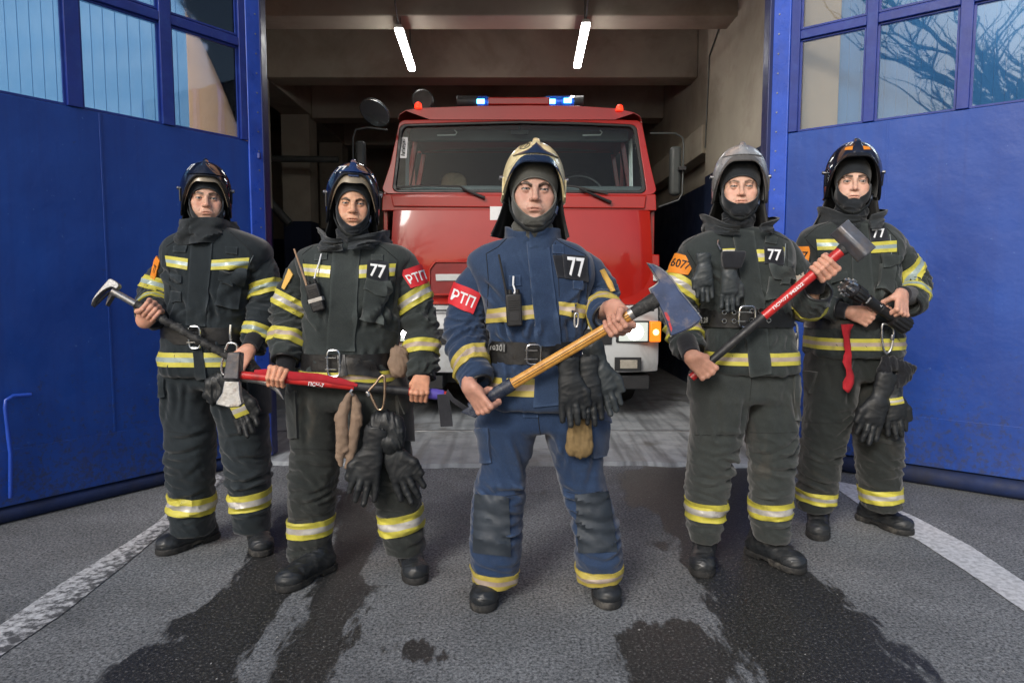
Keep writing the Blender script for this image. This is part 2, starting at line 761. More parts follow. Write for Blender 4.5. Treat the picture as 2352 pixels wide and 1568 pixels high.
def c5(L):
    return [tuple(G(1708.9 + x * .41441, 918.75 + y * .41441)[:2]) for x, y in L]


WET = [
    c4([(205, 560), (60, 690), (20, 760), (-30, 860), (-90, 940), (-190, 1000), (-330, 1040), (-345, 1090), (-240, 1110), (-340, 1150), (-470, 1170), (-600, 1260), (-620, 1400), (-560, 1400), (-20, 1400), (0, 1250), (110, 1110), (170, 1010), (250, 920), (330, 830), (300, 700)]),
    c4([(420, 470), (400, 640), (380, 830), (310, 920), (260, 1060), (170, 1180), (110, 1309), (60, 1420), (340, 1420), (390, 1309), (420, 1200), (470, 1110), (505, 1030), (530, 930), (600, 900), (548, 870), (550, 820), (600, 700), (592, 600), (560, 480)]),
    c4([(660, 1160), (720, 1135), (800, 1120), (855, 1140), (850, 1180), (870, 1200), (790, 1210), (760, 1190), (700, 1215), (720, 1170)]),
    c4([(1640, 400), (1640, 440), (1665, 540), (1790, 560), (1830, 640), (1900, 740), (1960, 830), (2030, 940), (2080, 1030), (2140, 1140), (2250, 1309), (2300, 1420)]) +
    c5([(1100, 1640), (1060, 1560), (950, 1460), (830, 1340), (720, 1220), (620, 1150), (500, 1040), (390, 960), (240, 780), (120, 560), (60, 200)]),
    c4([(1575, 1110), (1640, 1075), (1740, 1050), (1880, 1028), (1980, 1035), (2060, 1080), (2140, 1130), (2180, 1200), (2150, 1420), (1720, 1420), (1690, 1309), (1610, 1220)]),
    c4([(1770, 700), (1830, 695), (1860, 715), (1890, 730), (1830, 735), (1790, 725)]),
    c4([(1715, 795), (1750, 793), (1755, 806), (1720, 808)]),
    c4([(1755, 838), (1800, 840), (1810, 850), (1770, 852)]),
    c4([(870, 700), (910, 703), (905, 716), (878, 714)]),
    c4([(1280, 480), (1310, 478), (1305, 492), (1280, 494)]),
]

# --- asphalt: material
m_asph, nt, b = new_mat('asphalt')
att = nd(nt, 'ShaderNodeAttribute', attribute_name='wet')
co = coords(nt)
fine = noise(nt, co, 85, 7, .75)
mid = noise(nt, coords(nt, (1, .24, 1)), 12, 8, .66)
big = noise(nt, co, .9, 5, .6)
vor = nd(nt, 'ShaderNodeTexVoronoi', Scale=150.0)
nt.links.new(co, vor.inputs['Vector'])
edge = nd(nt, 'ShaderNodeMath', operation='MULTIPLY_ADD')
nt.links.new(mid, edge.inputs[0]); edge.inputs[1].default_value = .34; edge.inputs[2].default_value = -.17
e2 = nd(nt, 'ShaderNodeMath', operation='MULTIPLY_ADD')
nt.links.new(fine, e2.inputs[0]); e2.inputs[1].default_value = .10; nt.links.new(edge.outputs[0], e2.inputs[2])
e3 = nd(nt, 'ShaderNodeMath', operation='ADD')
nt.links.new(e2.outputs[0], e3.inputs[0]); nt.links.new(att.outputs['Fac'], e3.inputs[1])
wet = ramp(nt, e3.outputs[0], [(.045, 0), (.062, 1)])
dry = ramp(nt, fine, [(.38, (.055, .060, .066)), (.48, (.185, .195, .203)), (.60, (.33, .342, .35))])
stones = ramp(nt, vor.outputs['Color'], [(.3, .82), (.9, 1.15)])
dry = mix(nt, 1.0, dry, stones, 'MULTIPLY')
dry = mix(nt, 1.0, dry, ramp(nt, big, [(.3, .82), (.7, 1.15)]), 'MULTIPLY')
spots = ramp(nt, noise(nt, coords(nt, (1, 1, 1)), 60, 4, .6), [(.34, .3), (.42, 1)])
dry = mix(nt, .8, dry, spots, 'MULTIPLY')
wetc = ramp(nt, fine, [(.35, (.014, .015, .016)), (.56, (.042, .043, .043)), (.64, (.24, .235, .225))])
dark = ramp(nt, noise(nt, co, 2.2, 6, .65), [(.35, .62), (.6, 1)])
colr = mix(nt, wet, mix(nt, .7, dry, dark, 'MULTIPLY'), wetc)
nt.links.new(colr, b.inputs['Base Color'])
rgh = mix(nt, wet, (.86, .86, .86), (.34, .34, .34))
nt.links.new(rgh, b.inputs['Roughness'])
bump(nt, b, fine, .55, .006, bump(nt, b, noise(nt, co, 14, 4), .3, .01))
b.inputs['Specular IOR Level'].default_value = .35

xs = np.concatenate([[-220, -60, -20, -9], np.arange(-5, 5.001, .05), [9, 20, 60, 220]])
ys = np.concatenate([[-220, -60, -20, -6, -1], np.arange(.8, 4.71, .05), [4.75, 9, 20, 60, 220]])
gx, gy = np.meshgrid(xs, ys)
pts = np.stack([gx.ravel(), gy.ravel()], 1)
wv = np.full(len(pts), -.2)
for pol in WET:
    wv = np.maximum(wv, np.clip(sdist_poly(pts, pol), -.2, .2))
idx = np.arange(len(pts)).reshape(gx.shape)
F = np.stack([idx[:-1, :-1].ravel(), idx[:-1, 1:].ravel(), idx[1:, 1:].ravel(), idx[1:, :-1].ravel()], 1)
ground = mesh('ground', np.concatenate([pts, np.zeros((len(pts), 1))], 1), F, None, m_asph)
a = ground.data.attributes.new('wet', 'FLOAT', 'POINT')
a.data.foreach_set('value', wv.astype(np.float32))
struct(ground)

# --- painted lines, worn
m_line, nt, b = new_mat('road_paint')
co = coords(nt)
base = ramp(nt, noise(nt, co, 40, 5, .6), [(.3, (.36, .37, .38)), (.6, (.66, .67, .68))])
att = nd(nt, 'ShaderNodeAttribute', attribute_name='wear')
n1 = nd(nt, 'ShaderNodeMath', operation='ADD')
nt.links.new(noise(nt, coords(nt, (1, 1, 1)), 30, 7, .72), n1.inputs[0])
nt.links.new(att.outputs['Fac'], n1.inputs[1])
wm = ramp(nt, n1.outputs[0], [(.52, 0), (.66, 1)])
nt.links.new(mix(nt, wm, base, (.085, .088, .092)), b.inputs['Base Color'])
b.inputs['Roughness'].default_value = .8
bump(nt, b, noise(nt, co, 90, 4), .5, .003)


def ground_strip(name, L, Rr, z, mat, wear, n=24):
    """a sheet between two ground polylines, edges slightly ragged; wear = (left, right)"""
    def res(poly):
        poly = np.asarray(poly, float)
        d = np.concatenate([[0], np.cumsum(np.linalg.norm(np.diff(poly, axis=0), axis=1))])
        t = np.linspace(0, d[-1], n * 4)
        return np.stack([np.interp(t, d, poly[:, 0]), np.interp(t, d, poly[:, 1])], 1)
    A, B = res(L), res(Rr)
    V, W = [], []
    for i, (a, b_) in enumerate(zip(A, B)):
        ja, jb = random.uniform(-.008, .008), random.uniform(-.008, .008)
        for k in range(6):
            u = k / 5
            uu = u + (ja if k == 0 else jb if k == 5 else 0)
            p = a + (b_ - a) * uu
            V.append((p[0], p[1], z))
            W.append(wear[0] + (wear[1] - wear[0]) * u)
    F = [(i * 6 + k, i * 6 + k + 1, i * 6 + 7 + k, i * 6 + 6 + k) for i in range(len(A) - 1) for k in range(5)]
    o = mesh(name, V, F, None, mat)
    at = o.data.attributes.new('wear', 'FLOAT', 'POINT')
    at.data.foreach_set('value', np.asarray(W, np.float32))
    if o.data.polygons[0].normal.z < 0:
        o.data.flip_normals()
    return struct(o)


gp = lambda x, y: G(x, y)[:2]
ground_strip('road_marking', [gp(-60, 1505), gp(0, 1437), gp(142, 1340), gp(284, 1252), gp(355, 1205), gp(400, 1163), gp(500, 1090)],
             [gp(-60, 1575), gp(0, 1508), gp(142, 1412), gp(284, 1300), gp(397, 1205), gp(430, 1172), gp(520, 1100)][0:7], .004, m_line, (.02, .14))
ground_strip('road_marking', [gp(1912, 1104), gp(1985, 1118), gp(2060, 1170), gp(2103, 1188), gp(2230, 1255), gp(2352, 1337), gp(2460, 1405)],
             [gp(1916, 1118), gp(1985, 1168), gp(2060, 1222), gp(2103, 1238), gp(2230, 1320), gp(2352, 1404), gp(2460, 1475)], .004, m_line, (-.08, -.1))

# --- grit on the asphalt
m_grit = surf('pale_grit', (.30, .30, .29), .8)
rg = random.Random(21)
V, F = [], []
for i in range(80):
    p = gp(rg.uniform(20, 2330), rg.uniform(1090, 1560))
    r = rg.choice((.0015, .002, .0025, .003, .0045))
    k = len(V)
    for dx, dy, dz in ((1, 0, .1), (0, 1, .1), (-1, 0, .1), (0, -1, .1), (.2, .1, .9)):
        V.append((p[0] + r * (dx + rg.uniform(-.3, .3)), p[1] + r * (dy + rg.uniform(-.3, .3)), .001 + r * dz))
    F += [(k, k + 1, k + 4), (k + 1, k + 2, k + 4), (k + 2, k + 3, k + 4), (k + 3, k, k + 4)]
struct(mesh('gravel', V, F, None, m_grit), 'stuff')

# --- concrete threshold and garage floor
m_conc, nt, b = new_mat('concrete_floor')
co = coords(nt)
c0 = ramp(nt, noise(nt, co, 5, 8, .65), [(.3, (.23, .25, .265)), (.55, (.35, .375, .39)), (.8, (.44, .465, .48))])
st = noise(nt, coords(nt, (7, .35, 1)), 2.6, 3, .5)                      # tyre drag marks along the bay
stf = ramp(nt, st, [(.45, 0), (.68, .55)])
lane = nd(nt, 'ShaderNodeTexCoord')
sx = nd(nt, 'ShaderNodeSeparateXYZ')
nt.links.new(lane.outputs['Object'], sx.inputs[0])
ab = nd(nt, 'ShaderNodeMath', operation='ABSOLUTE')
off = nd(nt, 'ShaderNodeMath', operation='ADD'); off.inputs[1].default_value = -.1
nt.links.new(sx.outputs[0], off.inputs[0]); nt.links.new(off.outputs[0], ab.inputs[0])
lf = nd(nt, 'ShaderNodeMapRange')
nt.links.new(ab.outputs[0], lf.inputs[0])
lf.inputs[1].default_value, lf.inputs[2].default_value, lf.inputs[3].default_value, lf.inputs[4].default_value = .35, .75, .15, 1
mm = nd(nt, 'ShaderNodeMath', operation='MULTIPLY')
nt.links.new(stf, mm.inputs[0]); nt.links.new(lf.outputs[0], mm.inputs[1])
c1 = mix(nt, mm.outputs[0], c0, (.045, .047, .048))
blot = ramp(nt, noise(nt, co, 1.7, 6, .6, .5), [(.56, 0), (.66, .6)])
c1 = mix(nt, blot, c1, (.10, .09, .075))
nt.links.new(c1, b.inputs['Base Color'])
nt.links.new(ramp(nt, st, [(.4, .75), (.65, .4)]), b.inputs['Roughness'])
bump(nt, b, noise(nt, co, 50, 5), .25, .004)
mb = MB()
front = [(x, 4.665 + .03 * math.sin(x * 3.1) + random.uniform(-.018, .018)) for x in np.arange(-1.95, 2.06, .09)]
n = len(front)
V = [(x, y, .022) for x, y in front] + [(x, y - .035, .0) for x, y in front] + [(x, 5.62, .03) for x, y in front]
F = [(i, i + 1, n + i + 1, n + i)[::-1] for i in range(n - 1)] + [(2 * n + i, 2 * n + i + 1, i + 1, i)[::-1] for i in range(n - 1)]
mesh('threshold_pavement', V, F, None, m_conc)
struct(bpy.data.objects['threshold_pavement'])
struct(MB().box((-6.2, 5.68, -.2), (2.3, 14.2, .03)).build('garage_floor', m_conc))
m_steel = surf('worn_steel', (.30, .31, .32), .45, .7, .4, 8, dirt=(.06, .04, .03))
struct(MB().box((-1.9, 5.62, -.1), (1.95, 5.65, .04), 0).box((-1.9, 5.65, -.1), (1.95, 5.68, .012)).build('floor_rail', m_steel, bevel=.003))
# --- facade on both sides of the gateway: pilaster, ribbed cladding
m_peach = surf('peach_plaster', (.95, .52, .29), .85, 0, .15, 3, bumps=.2, bscale=40)
m_clad = surf('pale_blue_cladding', (.11, .32, .60), .5, 0, .10, 2, bumps=.05)
m_tan = surf('tan_wall_paint', (.37, .335, .275), .8, 0, .22, 1.6, dirt=(.12, .085, .055), dirt_amt=.5, dscale=1.3)
m_navy = surf('navy_wall_paint', (.012, .022, .055), .45, 0, .25, 2)
m_ceil = surf('garage_ceiling_paint', (.13, .110, .090), .85, 0, .3, 1.2, dirt=(.07, .045, .03), dscale=.8)


def facade(name, x0, x1, sx_, label):
    """sx_=+1: the pilaster is at the x1 side (left facade)"""
    t = thing(name, ((x0 + x1) / 2, YD + .2, 0), label, 'wall')
    MB().box((x0 if sx_ > 0 else x0 + .17, YD + .14, 0), (x1 - .17 if sx_ > 0 else x1, YD + .40, 6.5)).build('plaster_core', m_peach, t)
    pil = (x1 - .47, x1) if sx_ > 0 else (x0, x0 + .43)
    MB().box((pil[0], YD + .06, 0), (pil[1], YD + .138, 6.5)).build('pilaster', m_peach, t, bevel=.01)
    a, b_ = (x0, pil[0] - .004) if sx_ > 0 else (pil[1] + .004, x1)
    k = int((b_ - a) / .085)
    wdt = (b_ - a) / k
    me = None
    for i in range(k):
        u = a + i * wdt
        if me is None:
            q = MB()
            prof = [(0, .015), (.003, .018), (wdt - .004, .018), (wdt - .0006, .015)]
            n_ = len(prof)
            V = [(p, -d, 0) for p, d in prof] + [(p, -d, 6.5) for p, d in prof]
            q.add(V, [(j, j + 1, n_ + j + 1, n_ + j) for j in range(n_ - 1)])
            o = q.build('panel', m_clad)
            me = o.data
        else:
            o = bpy.data.objects.new('panel', me)
            COL.objects.link(o)
        o.location = (u, YD + .135, 0)
        adopt(o, t)
    return t


facade('facade', -7.5, HL[0] - .06, 1, 'pale blue ribbed facade with peach pilaster behind the open left gate leaf')
facade('facade', HR[0] + .06, 7.5, -1, 'pale blue ribbed facade with peach pilaster behind the open right gate leaf')
o = MB().box((HL[0] - .02, YD + .06, 3.75), (HR[0] + .02, YD + .40, 6.5)).build('gateway_lintel', m_peach)
struct(o)

m_post = surf('dark_blue_door_post', (.010, .018, .10), .4, 0, .25, 6, bumps=.3, bscale=20)
for x0, x1 in ((HL[0] - .058, HL[0] + .016), (HR[0] - .034, HR[0] + .058)):
    struct(MB().box((x0, YD - .012, .03), (x1, YD + .10, 3.75)).build('gateway_frame', m_post, bevel=.006))

# --- the bay inside
def two_tone(name, lo, hi, zs, parent=None):
    """a wall or column painted navy below zs and tan above"""
    o = MB().box((lo[0], lo[1], lo[2]), (hi[0], hi[1], zs), 1).box((lo[0], lo[1], zs), (hi[0], hi[1], hi[2]), 0).build(name, [m_tan, m_navy], parent)
    return o


struct(two_tone('garage_wall', (2.2, YD + .40, .03), (2.45, 14.2, 4.3), 2.4))
struct(two_tone('garage_wall', (2.06, YD + .40, .03), (2.199, 7.4, 4.3), 2.4))
struct(two_tone('garage_wall', (-6.2, 13.9, .03), (2.2, 14.15, 4.3), 2.18))
struct(two_tone('garage_wall', (-6.4, YD + .40, .03), (-6.2, 14.2, 4.3), 2.18))
struct(two_tone('garage_wall', (-3.3, 6.6, .03), (-2.92, 8.42, 3.7), 2.18))
struct(MB().box((-6.4, YD + .40, 4.3), (2.45, 14.2, 4.5)).build('garage_ceiling', m_ceil))
for y0, h in ((6.45, 3.70), (8.3, 3.70), (10.1, 3.66), (12.0, 3.66)):
    struct(MB().box((-2.9, y0, h), (2.198, y0 + .34, 4.298)).build('ceiling_beam', m_tan, bevel=.012))
struct(MB().box((-3.32, YD + .42, 3.70), (-2.905, 13.89, 4.298)).build('ceiling_beam', m_tan, bevel=.012))
for y0 in (10.05, 12.0):
    t = thing('garage_column', (-3.1, y0, .03), 'tan column with navy base at the left of the fire engine' if y0 < 11 else 'tan column deep in the dark bay behind the first column', 'column')
    two_tone('shaft', (-3.33, y0, .03), (-2.93, y0 + .4, 3.698), 2.18, t)
m_pipe = surf('grey_pipe', (.10, .11, .11), .5, .3)
o = MB().tube([(-3.9, 9.6, 3.0), (-3.1, 9.6, 2.1)], .06, 10).tube([(-4.4, 9.6, 3.0), (-2.4, 9.6, 2.98)], .045, 10).build('ventilation_pipe', m_pipe, smooth=True)
tag(o, 'dark diagonal duct between the column and the left gate leaf', 'pipe')
# recessed band and cable on the right wall
struct(MB().box((2.02, 7.41, 2.65), (2.198, 12.0, 2.95)).build('wall_trim', m_tan, bevel=.01))
tag(MB().tube([(2.05, 5.4, 4.2), (2.03, 6.2, 4.05), (2.04, 6.6, 3.95), (2.05, 7.3, 3.62), (2.05, 7.38, 2.7)], .008, 6).build('wall_cable', m_pipe), 'thin cable running down the garage wall right of the lamps', 'cable')

# --- two strip lamps
m_tube = emis('lamp_tube', (1.0, .98, .93), 26.0)
m_lampbody = surf('lamp_body', (.55, .56, .57), .4)
def strip_lamp(p0, p1, lab):
    A = np.array(G(*p0, 3.55)); B = np.array(G(*p1, 3.55))
    t = thing('strip_lamp', A * .5 + B * .5, lab, 'lamp', 'strip lamps hanging in the garage')
    d = (B - A) / np.linalg.norm(B - A)
    s_ = np.cross(d, (0, 0, 1.0))
    prof = [(-.036, .0), (-.034, -.024), (-.018, -.034), (.018, -.034), (.034, -.024), (.036, 0)]
    MB().prism(prof, A, s_, (0, 0, 1), d, 0, np.linalg.norm(B - A), 0).build('diffuser', m_tube, t, smooth=True, angle=60)
    MB().prism([(-.038, .002), (.038, .002), (.028, .03), (-.028, .03)], A - d * .02, s_, (0, 0, 1), d, 0, np.linalg.norm(B - A) + .04).build('housing', m_lampbody, t)
    for q in (A + d * .15, B - d * .15):
        MB().tube([q + (0, 0, .04), q + (0, 0, .75)], .006, 6).build('hanger', m_pipe, t)
    MB().tube([A + (0, 0, .03), A - d * .25 + (0, 0, .12), A - d * .5 + (0, 0, .7)], .008, 6).build('power_cord', m_pipe, t)
strip_lamp((916, 66), (946, 157), 'left of the two glowing strip lamps above the cab')
strip_lamp((1346, 54), (1326, 150), 'right of the two glowing strip lamps above the cab')

# ================================================================== GATE LEAVES
m_blue, nt, b = new_mat('blue_gate_paint')
co = coords(nt)
n1 = noise(nt, co, 1.6, 5, .6)
c = ramp(nt, n1, [(.3, (.007, .044, .26)), (.7, (.012, .070, .36))])
n2 = noise(nt, co, 38, 6, .7)
c = mix(nt, ramp(nt, n2, [(.66, 0), (.70, .6)]), c, (.10, .20, .50))
sx = nd(nt, 'ShaderNodeSeparateXYZ')
nt.links.new(co, sx.inputs[0])
low = nd(nt, 'ShaderNodeMapRange')
nt.links.new(sx.outputs[2], low.inputs[0])
low.inputs[1].default_value, low.inputs[2].default_value, low.inputs[3].default_value, low.inputs[4].default_value = .1, 1.0, .16, -.02
sp = nd(nt, 'ShaderNodeMath', operation='ADD')
nt.links.new(noise(nt, co, 30, 7, .75), sp.inputs[0]); nt.links.new(low.outputs[0], sp.inputs[1])
c = mix(nt, ramp(nt, sp.outputs[0], [(.60, 0), (.74, .75)]), c, (.035, .042, .075))
drip = noise(nt, coords(nt, (22, 22, .7)), 1, 4, .6)
c = mix(nt, ramp(nt, drip, [(.50, 0), (.75, .28)]), c, (.012, .026, .17))
nt.links.new(c, b.inputs['Base Color'])
nt.links.new(ramp(nt, noise(nt, co, 5, 5), [(.3, .36), (.7, .55)]), b.inputs['Roughness'])
bp = bump(nt, b, noise(nt, co, 2.6, 4, .5), .55, .02)
bump(nt, b, noise(nt, co, 55, 5, .6), .22, .003, bp)
m_blue2 = surf('blue_trim_paint', (.022, .085, .52), .34, 0, .25, 5, bumps=.4, bscale=9, bdist=.008, dirt=(.012, .03, .2), dirt_amt=.4)
m_blue3 = surf('blue_skirt_rubber', (.006, .020, .085), .75, 0, .35, 5, bumps=.3, bscale=8, bdist=.006, dirt=(.02, .02, .025), dirt_amt=.8)
m_frame = surf('blue_window_frame', (.012, .034, .25), .42, 0, .25, 6, bumps=.3, bscale=30, bdist=.003, dirt=(.03, .08, .32), dirt_amt=.5, dscale=14)
m_putty = surf('window_putty', (.03, .06, .14), .8)

m_glass, nt, b = new_mat('window_glass')
nt.nodes.remove(b)
out = nt.nodes['Material Output']
tr = nd(nt, 'ShaderNodeBsdfTransparent')
tr.inputs[0].default_value = (.80, .88, .92, 1)
gl = nd(nt, 'ShaderNodeBsdfGlossy')
gl.inputs[0].default_value = (.9, .95, 1, 1)
gl.inputs['Roughness'].default_value = .015
lw = nd(nt, 'ShaderNodeFresnel', IOR=1.72)
mx = nd(nt, 'ShaderNodeMixShader')
bpn = nd(nt, 'ShaderNodeBump', Strength=.05, Distance=.02)
nt.links.new(noise(nt, coords(nt), 2.5, 2), bpn.inputs['Height'])
nt.links.new(bpn.outputs[0], gl.inputs['Normal'])
nt.links.new(lw.outputs[0], mx.inputs[0])
nt.links.new(tr.outputs[0], mx.inputs[1])
nt.links.new(gl.outputs[0], mx.inputs[2])
nt.links.new(mx.outputs[0], out.inputs[0])


class Leaf:
    """plane of an open gate leaf: u runs from the hinge outwards, z up, n towards the yard"""

    def __init__(s, H, far):
        s.O = np.array([H[0], H[1], 0.0])
        d = np.array([far[0] - H[0], far[1] - H[1], 0.0])
        s.U = d / np.linalg.norm(d)
        s.N = np.cross(s.U, (0, 0, 1.0))
        if s.N[1] > 0:
            s.N = -s.N

    def uz(s, px, py):
        d = ray(px, py)
        t = ((s.O - CAM) @ s.N) / (d @ s.N)
        p = CAM + d * t - s.O
        return p @ s.U, p[2]

    def pt(s, u, z, n=0.0):
        return s.O + s.U * u + s.N * n + np.array([0, 0, z])

    def box(s, mb, u0, u1, z0, z1, n0, n1, m=0):
        V = [s.pt(u, z, n) for n in (n0, n1) for z in (z0, z1) for u in (u0, u1)]
        return mb.add(V, [(0, 1, 3, 2), (4, 6, 7, 5), (0, 4, 5, 1), (2, 3, 7, 6), (0, 2, 6, 4), (1, 5, 7, 3)], m)


def gate_leaf(L, lab, W, strip, sill, mull, transom, seam, bottom, weld):
    t = thing('gate_leaf', L.pt(W / 2, 0), lab, 'gate', 'folding leaves of the garage gate')
    th = .045
    # sheet metal panels of the lower half
    zs = [bottom, seam, sill]
    L.box(MB(), strip + .0006, W, seam - .004, sill, -th, 0).build('sheet_panel', m_blue, t, bevel=.004)
    L.box(MB(), strip + .004, W, bottom, seam + .02, .0015, .0045).build('kick_plate', m_blue, t, bevel=.002)
    L.box(MB(), strip + .0006, W, bottom, seam - .006, -th, 0).build('lower_panel', m_blue, t)
    L.box(MB(), weld - .006, weld + .006, seam + .025, sill - .002, .0005, .0032).build('weld_seam', m_blue, t, bevel=.0012)
    # hinge-side cover strip with screws
    sp = L.box(MB(), 0, strip, bottom - .02, 3.7, -.01, .014).build('cover_strip', m_blue2, t, bevel=.006)
    for z in np.arange(1.0, 3.6, .13):
        MB().tube([L.pt(strip * .35, z, .013), L.pt(strip * .35, z, .019)], .0055, 8).build('screw', m_steel, sp)
    # rubber skirt under the leaf
    MB().tube([L.pt(strip, bottom * .5 - .005, -.03), L.pt(W, bottom * .5 - .005, -.03)], bottom * .5 - .004, 14, flat=1.0).build('skirt', m_blue3, t, smooth=True)
    # glazed upper half
    zt = 3.70
    fr = MB()
    lo = strip + .0006
    L.box(fr, lo, lo + mull[0], sill + .003, zt, -th, .010)              # stile
    cur = lo + mull[0]
    cells = []
    for u0, u1 in mull[1:]:
        cells.append((cur, u0))
        L.box(fr, u0, u1, sill + .003, zt, -th, .010)
        cur = u1
    cells.append((cur, W - .06))
    L.box(fr, W - .06, W, sill + .003, zt, -th, .010)
    for u0, u1 in cells:
        L.box(fr, u0, u1, transom[0], transom[1], -th, .008)
        L.box(fr, u0, u1, transom[0] - .014, transom[0], -th, -.010)      # stepped glazing bead
        L.box(fr, u0, u1, transom[1], transom[1] + .012, -th, -.010)
    frame = fr.build('window_frame', m_frame, t, bevel=.004)
    for u0, u1 in cells:
        for z0, z1 in ((sill + .004, transom[0] - .015), (transom[1] + .013, zt)):
            p = L.box(MB(), u0 + .001, u1 - .001, z0, z1, -.028, -.022).build('pane', m_glass, t)
            b_ = MB()
            L.box(b_, u0, u0 + .013, z0, z1, -.021, -.008)
            L.box(b_, u1 - .013, u1, z0, z1, -.021, -.008)
            L.box(b_, u0 + .013, u1 - .013, z0, z0 + .012, -.021, -.008)
            b_.build('glazing_bead', m_frame, p)
    return t


LL = Leaf(HL, G(0, 1206))
LR = Leaf(HR, G(2352, 1150))
uz = LL.uz
_m = [(uz(383 + 14, 200)[0], uz(370, 200)[0]), (uz(186, 150)[0], uz(150, 150)[0])]
gl_ = gate_leaf(LL, 'open blue gate leaf behind the man holding a forked bar', 2.25, uz(567, 250)[0], uz(300, 272)[1],
                [uz(552, 250)[0] - uz(567, 250)[0]] + _m + [(_m[1][1] + .52, _m[1][1] + .60)],
                (uz(380, 53)[1], uz(372, 29)[1]), uz(200, 1010)[1], uz(200, 1120)[1], uz(240, 500)[0])
uz = LR.uz
_m = [(uz(1985, 200)[0], uz(2011, 200)[0]), (uz(2200, 150)[0], uz(2231, 150)[0])]
gr_ = gate_leaf(LR, 'open blue gate leaf behind the man holding a hose nozzle', 2.25, uz(1812, 250)[0], uz(2080, 270)[1],
                [uz(1833, 250)[0] - uz(1812, 250)[0]] + _m + [(_m[1][1] + .50, _m[1][1] + .58)],
                (uz(1985, 60)[1], uz(1985, 40)[1]), uz(2200, 973)[1], uz(2200, 1080)[1], uz(2030, 500)[0])
# bent rod of the left leaf, latch blocks near the hinge
uz = LL.uz
q = [(66, 905), (24, 908), (8, 918), (7, 935), (14, 1000), (19, 1040), (19, 1140)]
MB().tube([LL.pt(*uz(*p), .03) for p in q], .011, 10).build('latch_rod', m_blue2, gl_, smooth=True)
MB().box((HL[0] - .07, YD - .05, PZ(352, 4.7) - .02), (HL[0] + .0, YD - .016, PZ(352, 4.7) + .02)).build('hinge_block', m_frame, gl_, bevel=.004)

# --- bare trees and an ochre house across the yard, seen mirrored in the gate windows and the cab
m_bark = surf('bark', (.07, .055, .042), .9, 0, .3, 10, bumps=.5)
def bare_tree(x, y, h, lab, seed):
    rn = random.Random(seed)
    t = thing('bare_tree', (x, y, 0), lab, 'tree', 'bare trees across the yard')
    tk, cr = MB(), MB()
    def grow(p, d, L, r, lev):
        pts = [p]
        n = 4
        for i in range(n):
            d = (d + Vector((rn.uniform(-.16, .16), rn.uniform(-.16, .16), rn.uniform(-.05, .12)))).normalized()
            pts.append(pts[-1] + d * (L / n))
        (tk if lev == 0 else cr).tube([tuple(q) for q in pts], [r * (1 - .45 * i / n) for i in range(n + 1)], 7 if lev < 2 else 4)
        if lev < 4:
            for i in range(5 if lev == 0 else 4):
                k = rn.randint(2, n) if lev == 0 else rn.randint(1, n)
                a = rn.uniform(0, 6.28)
                e = (d * rn.uniform(.5, .9) + Vector((math.cos(a), math.sin(a), rn.uniform(.0, .5))) * rn.uniform(.5, .9)).normalized()
                grow(pts[k], e, L * rn.uniform(.5, .72), r * .5 * (1 - .3 * i / 5), lev + 1)
    grow(Vector((x, y, 0)), Vector((0, 0, 1)), h * .45, h * .024, 0)
    tk.build('trunk', m_bark, t, smooth=True)
    cr.build('crown', m_bark, t, smooth=True)
bare_tree(-9.5, -12.5, 13, 'thick bare tree mirrored in the middle pane of the right gate leaf', 3)
bare_tree(-14.0, -15.5, 14, 'tall bare tree mirrored in the outer pane of the right gate leaf', 5)
bare_tree(-6.5, -16.0, 13, 'slim bare tree mirrored beside the thick one', 8)
# ================================================================== PEOPLE: builders
def fabric(name, col, wear, rough=.85, sheen=.25, dust=None):
    m, nt, b = new_mat(name)
    co = coords(nt)
    n1 = noise(nt, co, 3.2, 7, .62, .3)
    c = mix(nt, ramp(nt, n1, [(.38, 0), (.72, .75)]), (*col, 1), (*wear, 1))
    n2 = noise(nt, co, 240, 3, .6)
    c = mix(nt, 1.0, c, ramp(nt, n2, [(.3, .80), (.7, 1.18)]), 'MULTIPLY')
    n3 = noise(nt, coords(nt, (1, 1, .6)), 19, 6, .7)
    c = mix(nt, ramp(nt, n3, [(.63, 0), (.82, .22)]), c, tuple(min(w * 1.9 + .015, 1) for w in wear))
    geo = nd(nt, 'ShaderNodeNewGeometry')                    # ridges paled: rubbed seams, plus fold highlights put into the colour
    ridge_tone = mix(nt, 1.0, ramp(nt, geo.outputs['Pointiness'], [(.53, 0), (.62, .55)]), ramp(nt, n3, [(.3, .35), (.6, 1)]), 'MULTIPLY')
    c = mix(nt, ridge_tone, c, tuple(min(w * 2.1 + .02, 1) for w in wear))
    if dust:
        n4 = noise(nt, coords(nt, (1, 1, .8)), 4.2, 6, .62, .6)
        c = mix(nt, ramp(nt, n4, [(.56, 0), (.74, .5)]), c, (*dust, 1))
    nt.links.new(c, b.inputs['Base Color'])
    b.inputs['Roughness'].default_value = rough
    b.inputs['Sheen Weight'].default_value = sheen
    b.inputs['Sheen Roughness'].default_value = .5
    b.inputs['Specular IOR Level'].default_value = .25
    p = bump(nt, b, noise(nt, co, 30, 6, .6, .5), .28, .006)
    bump(nt, b, noise(nt, co, 330, 2), .22, .0012, p)
    return m


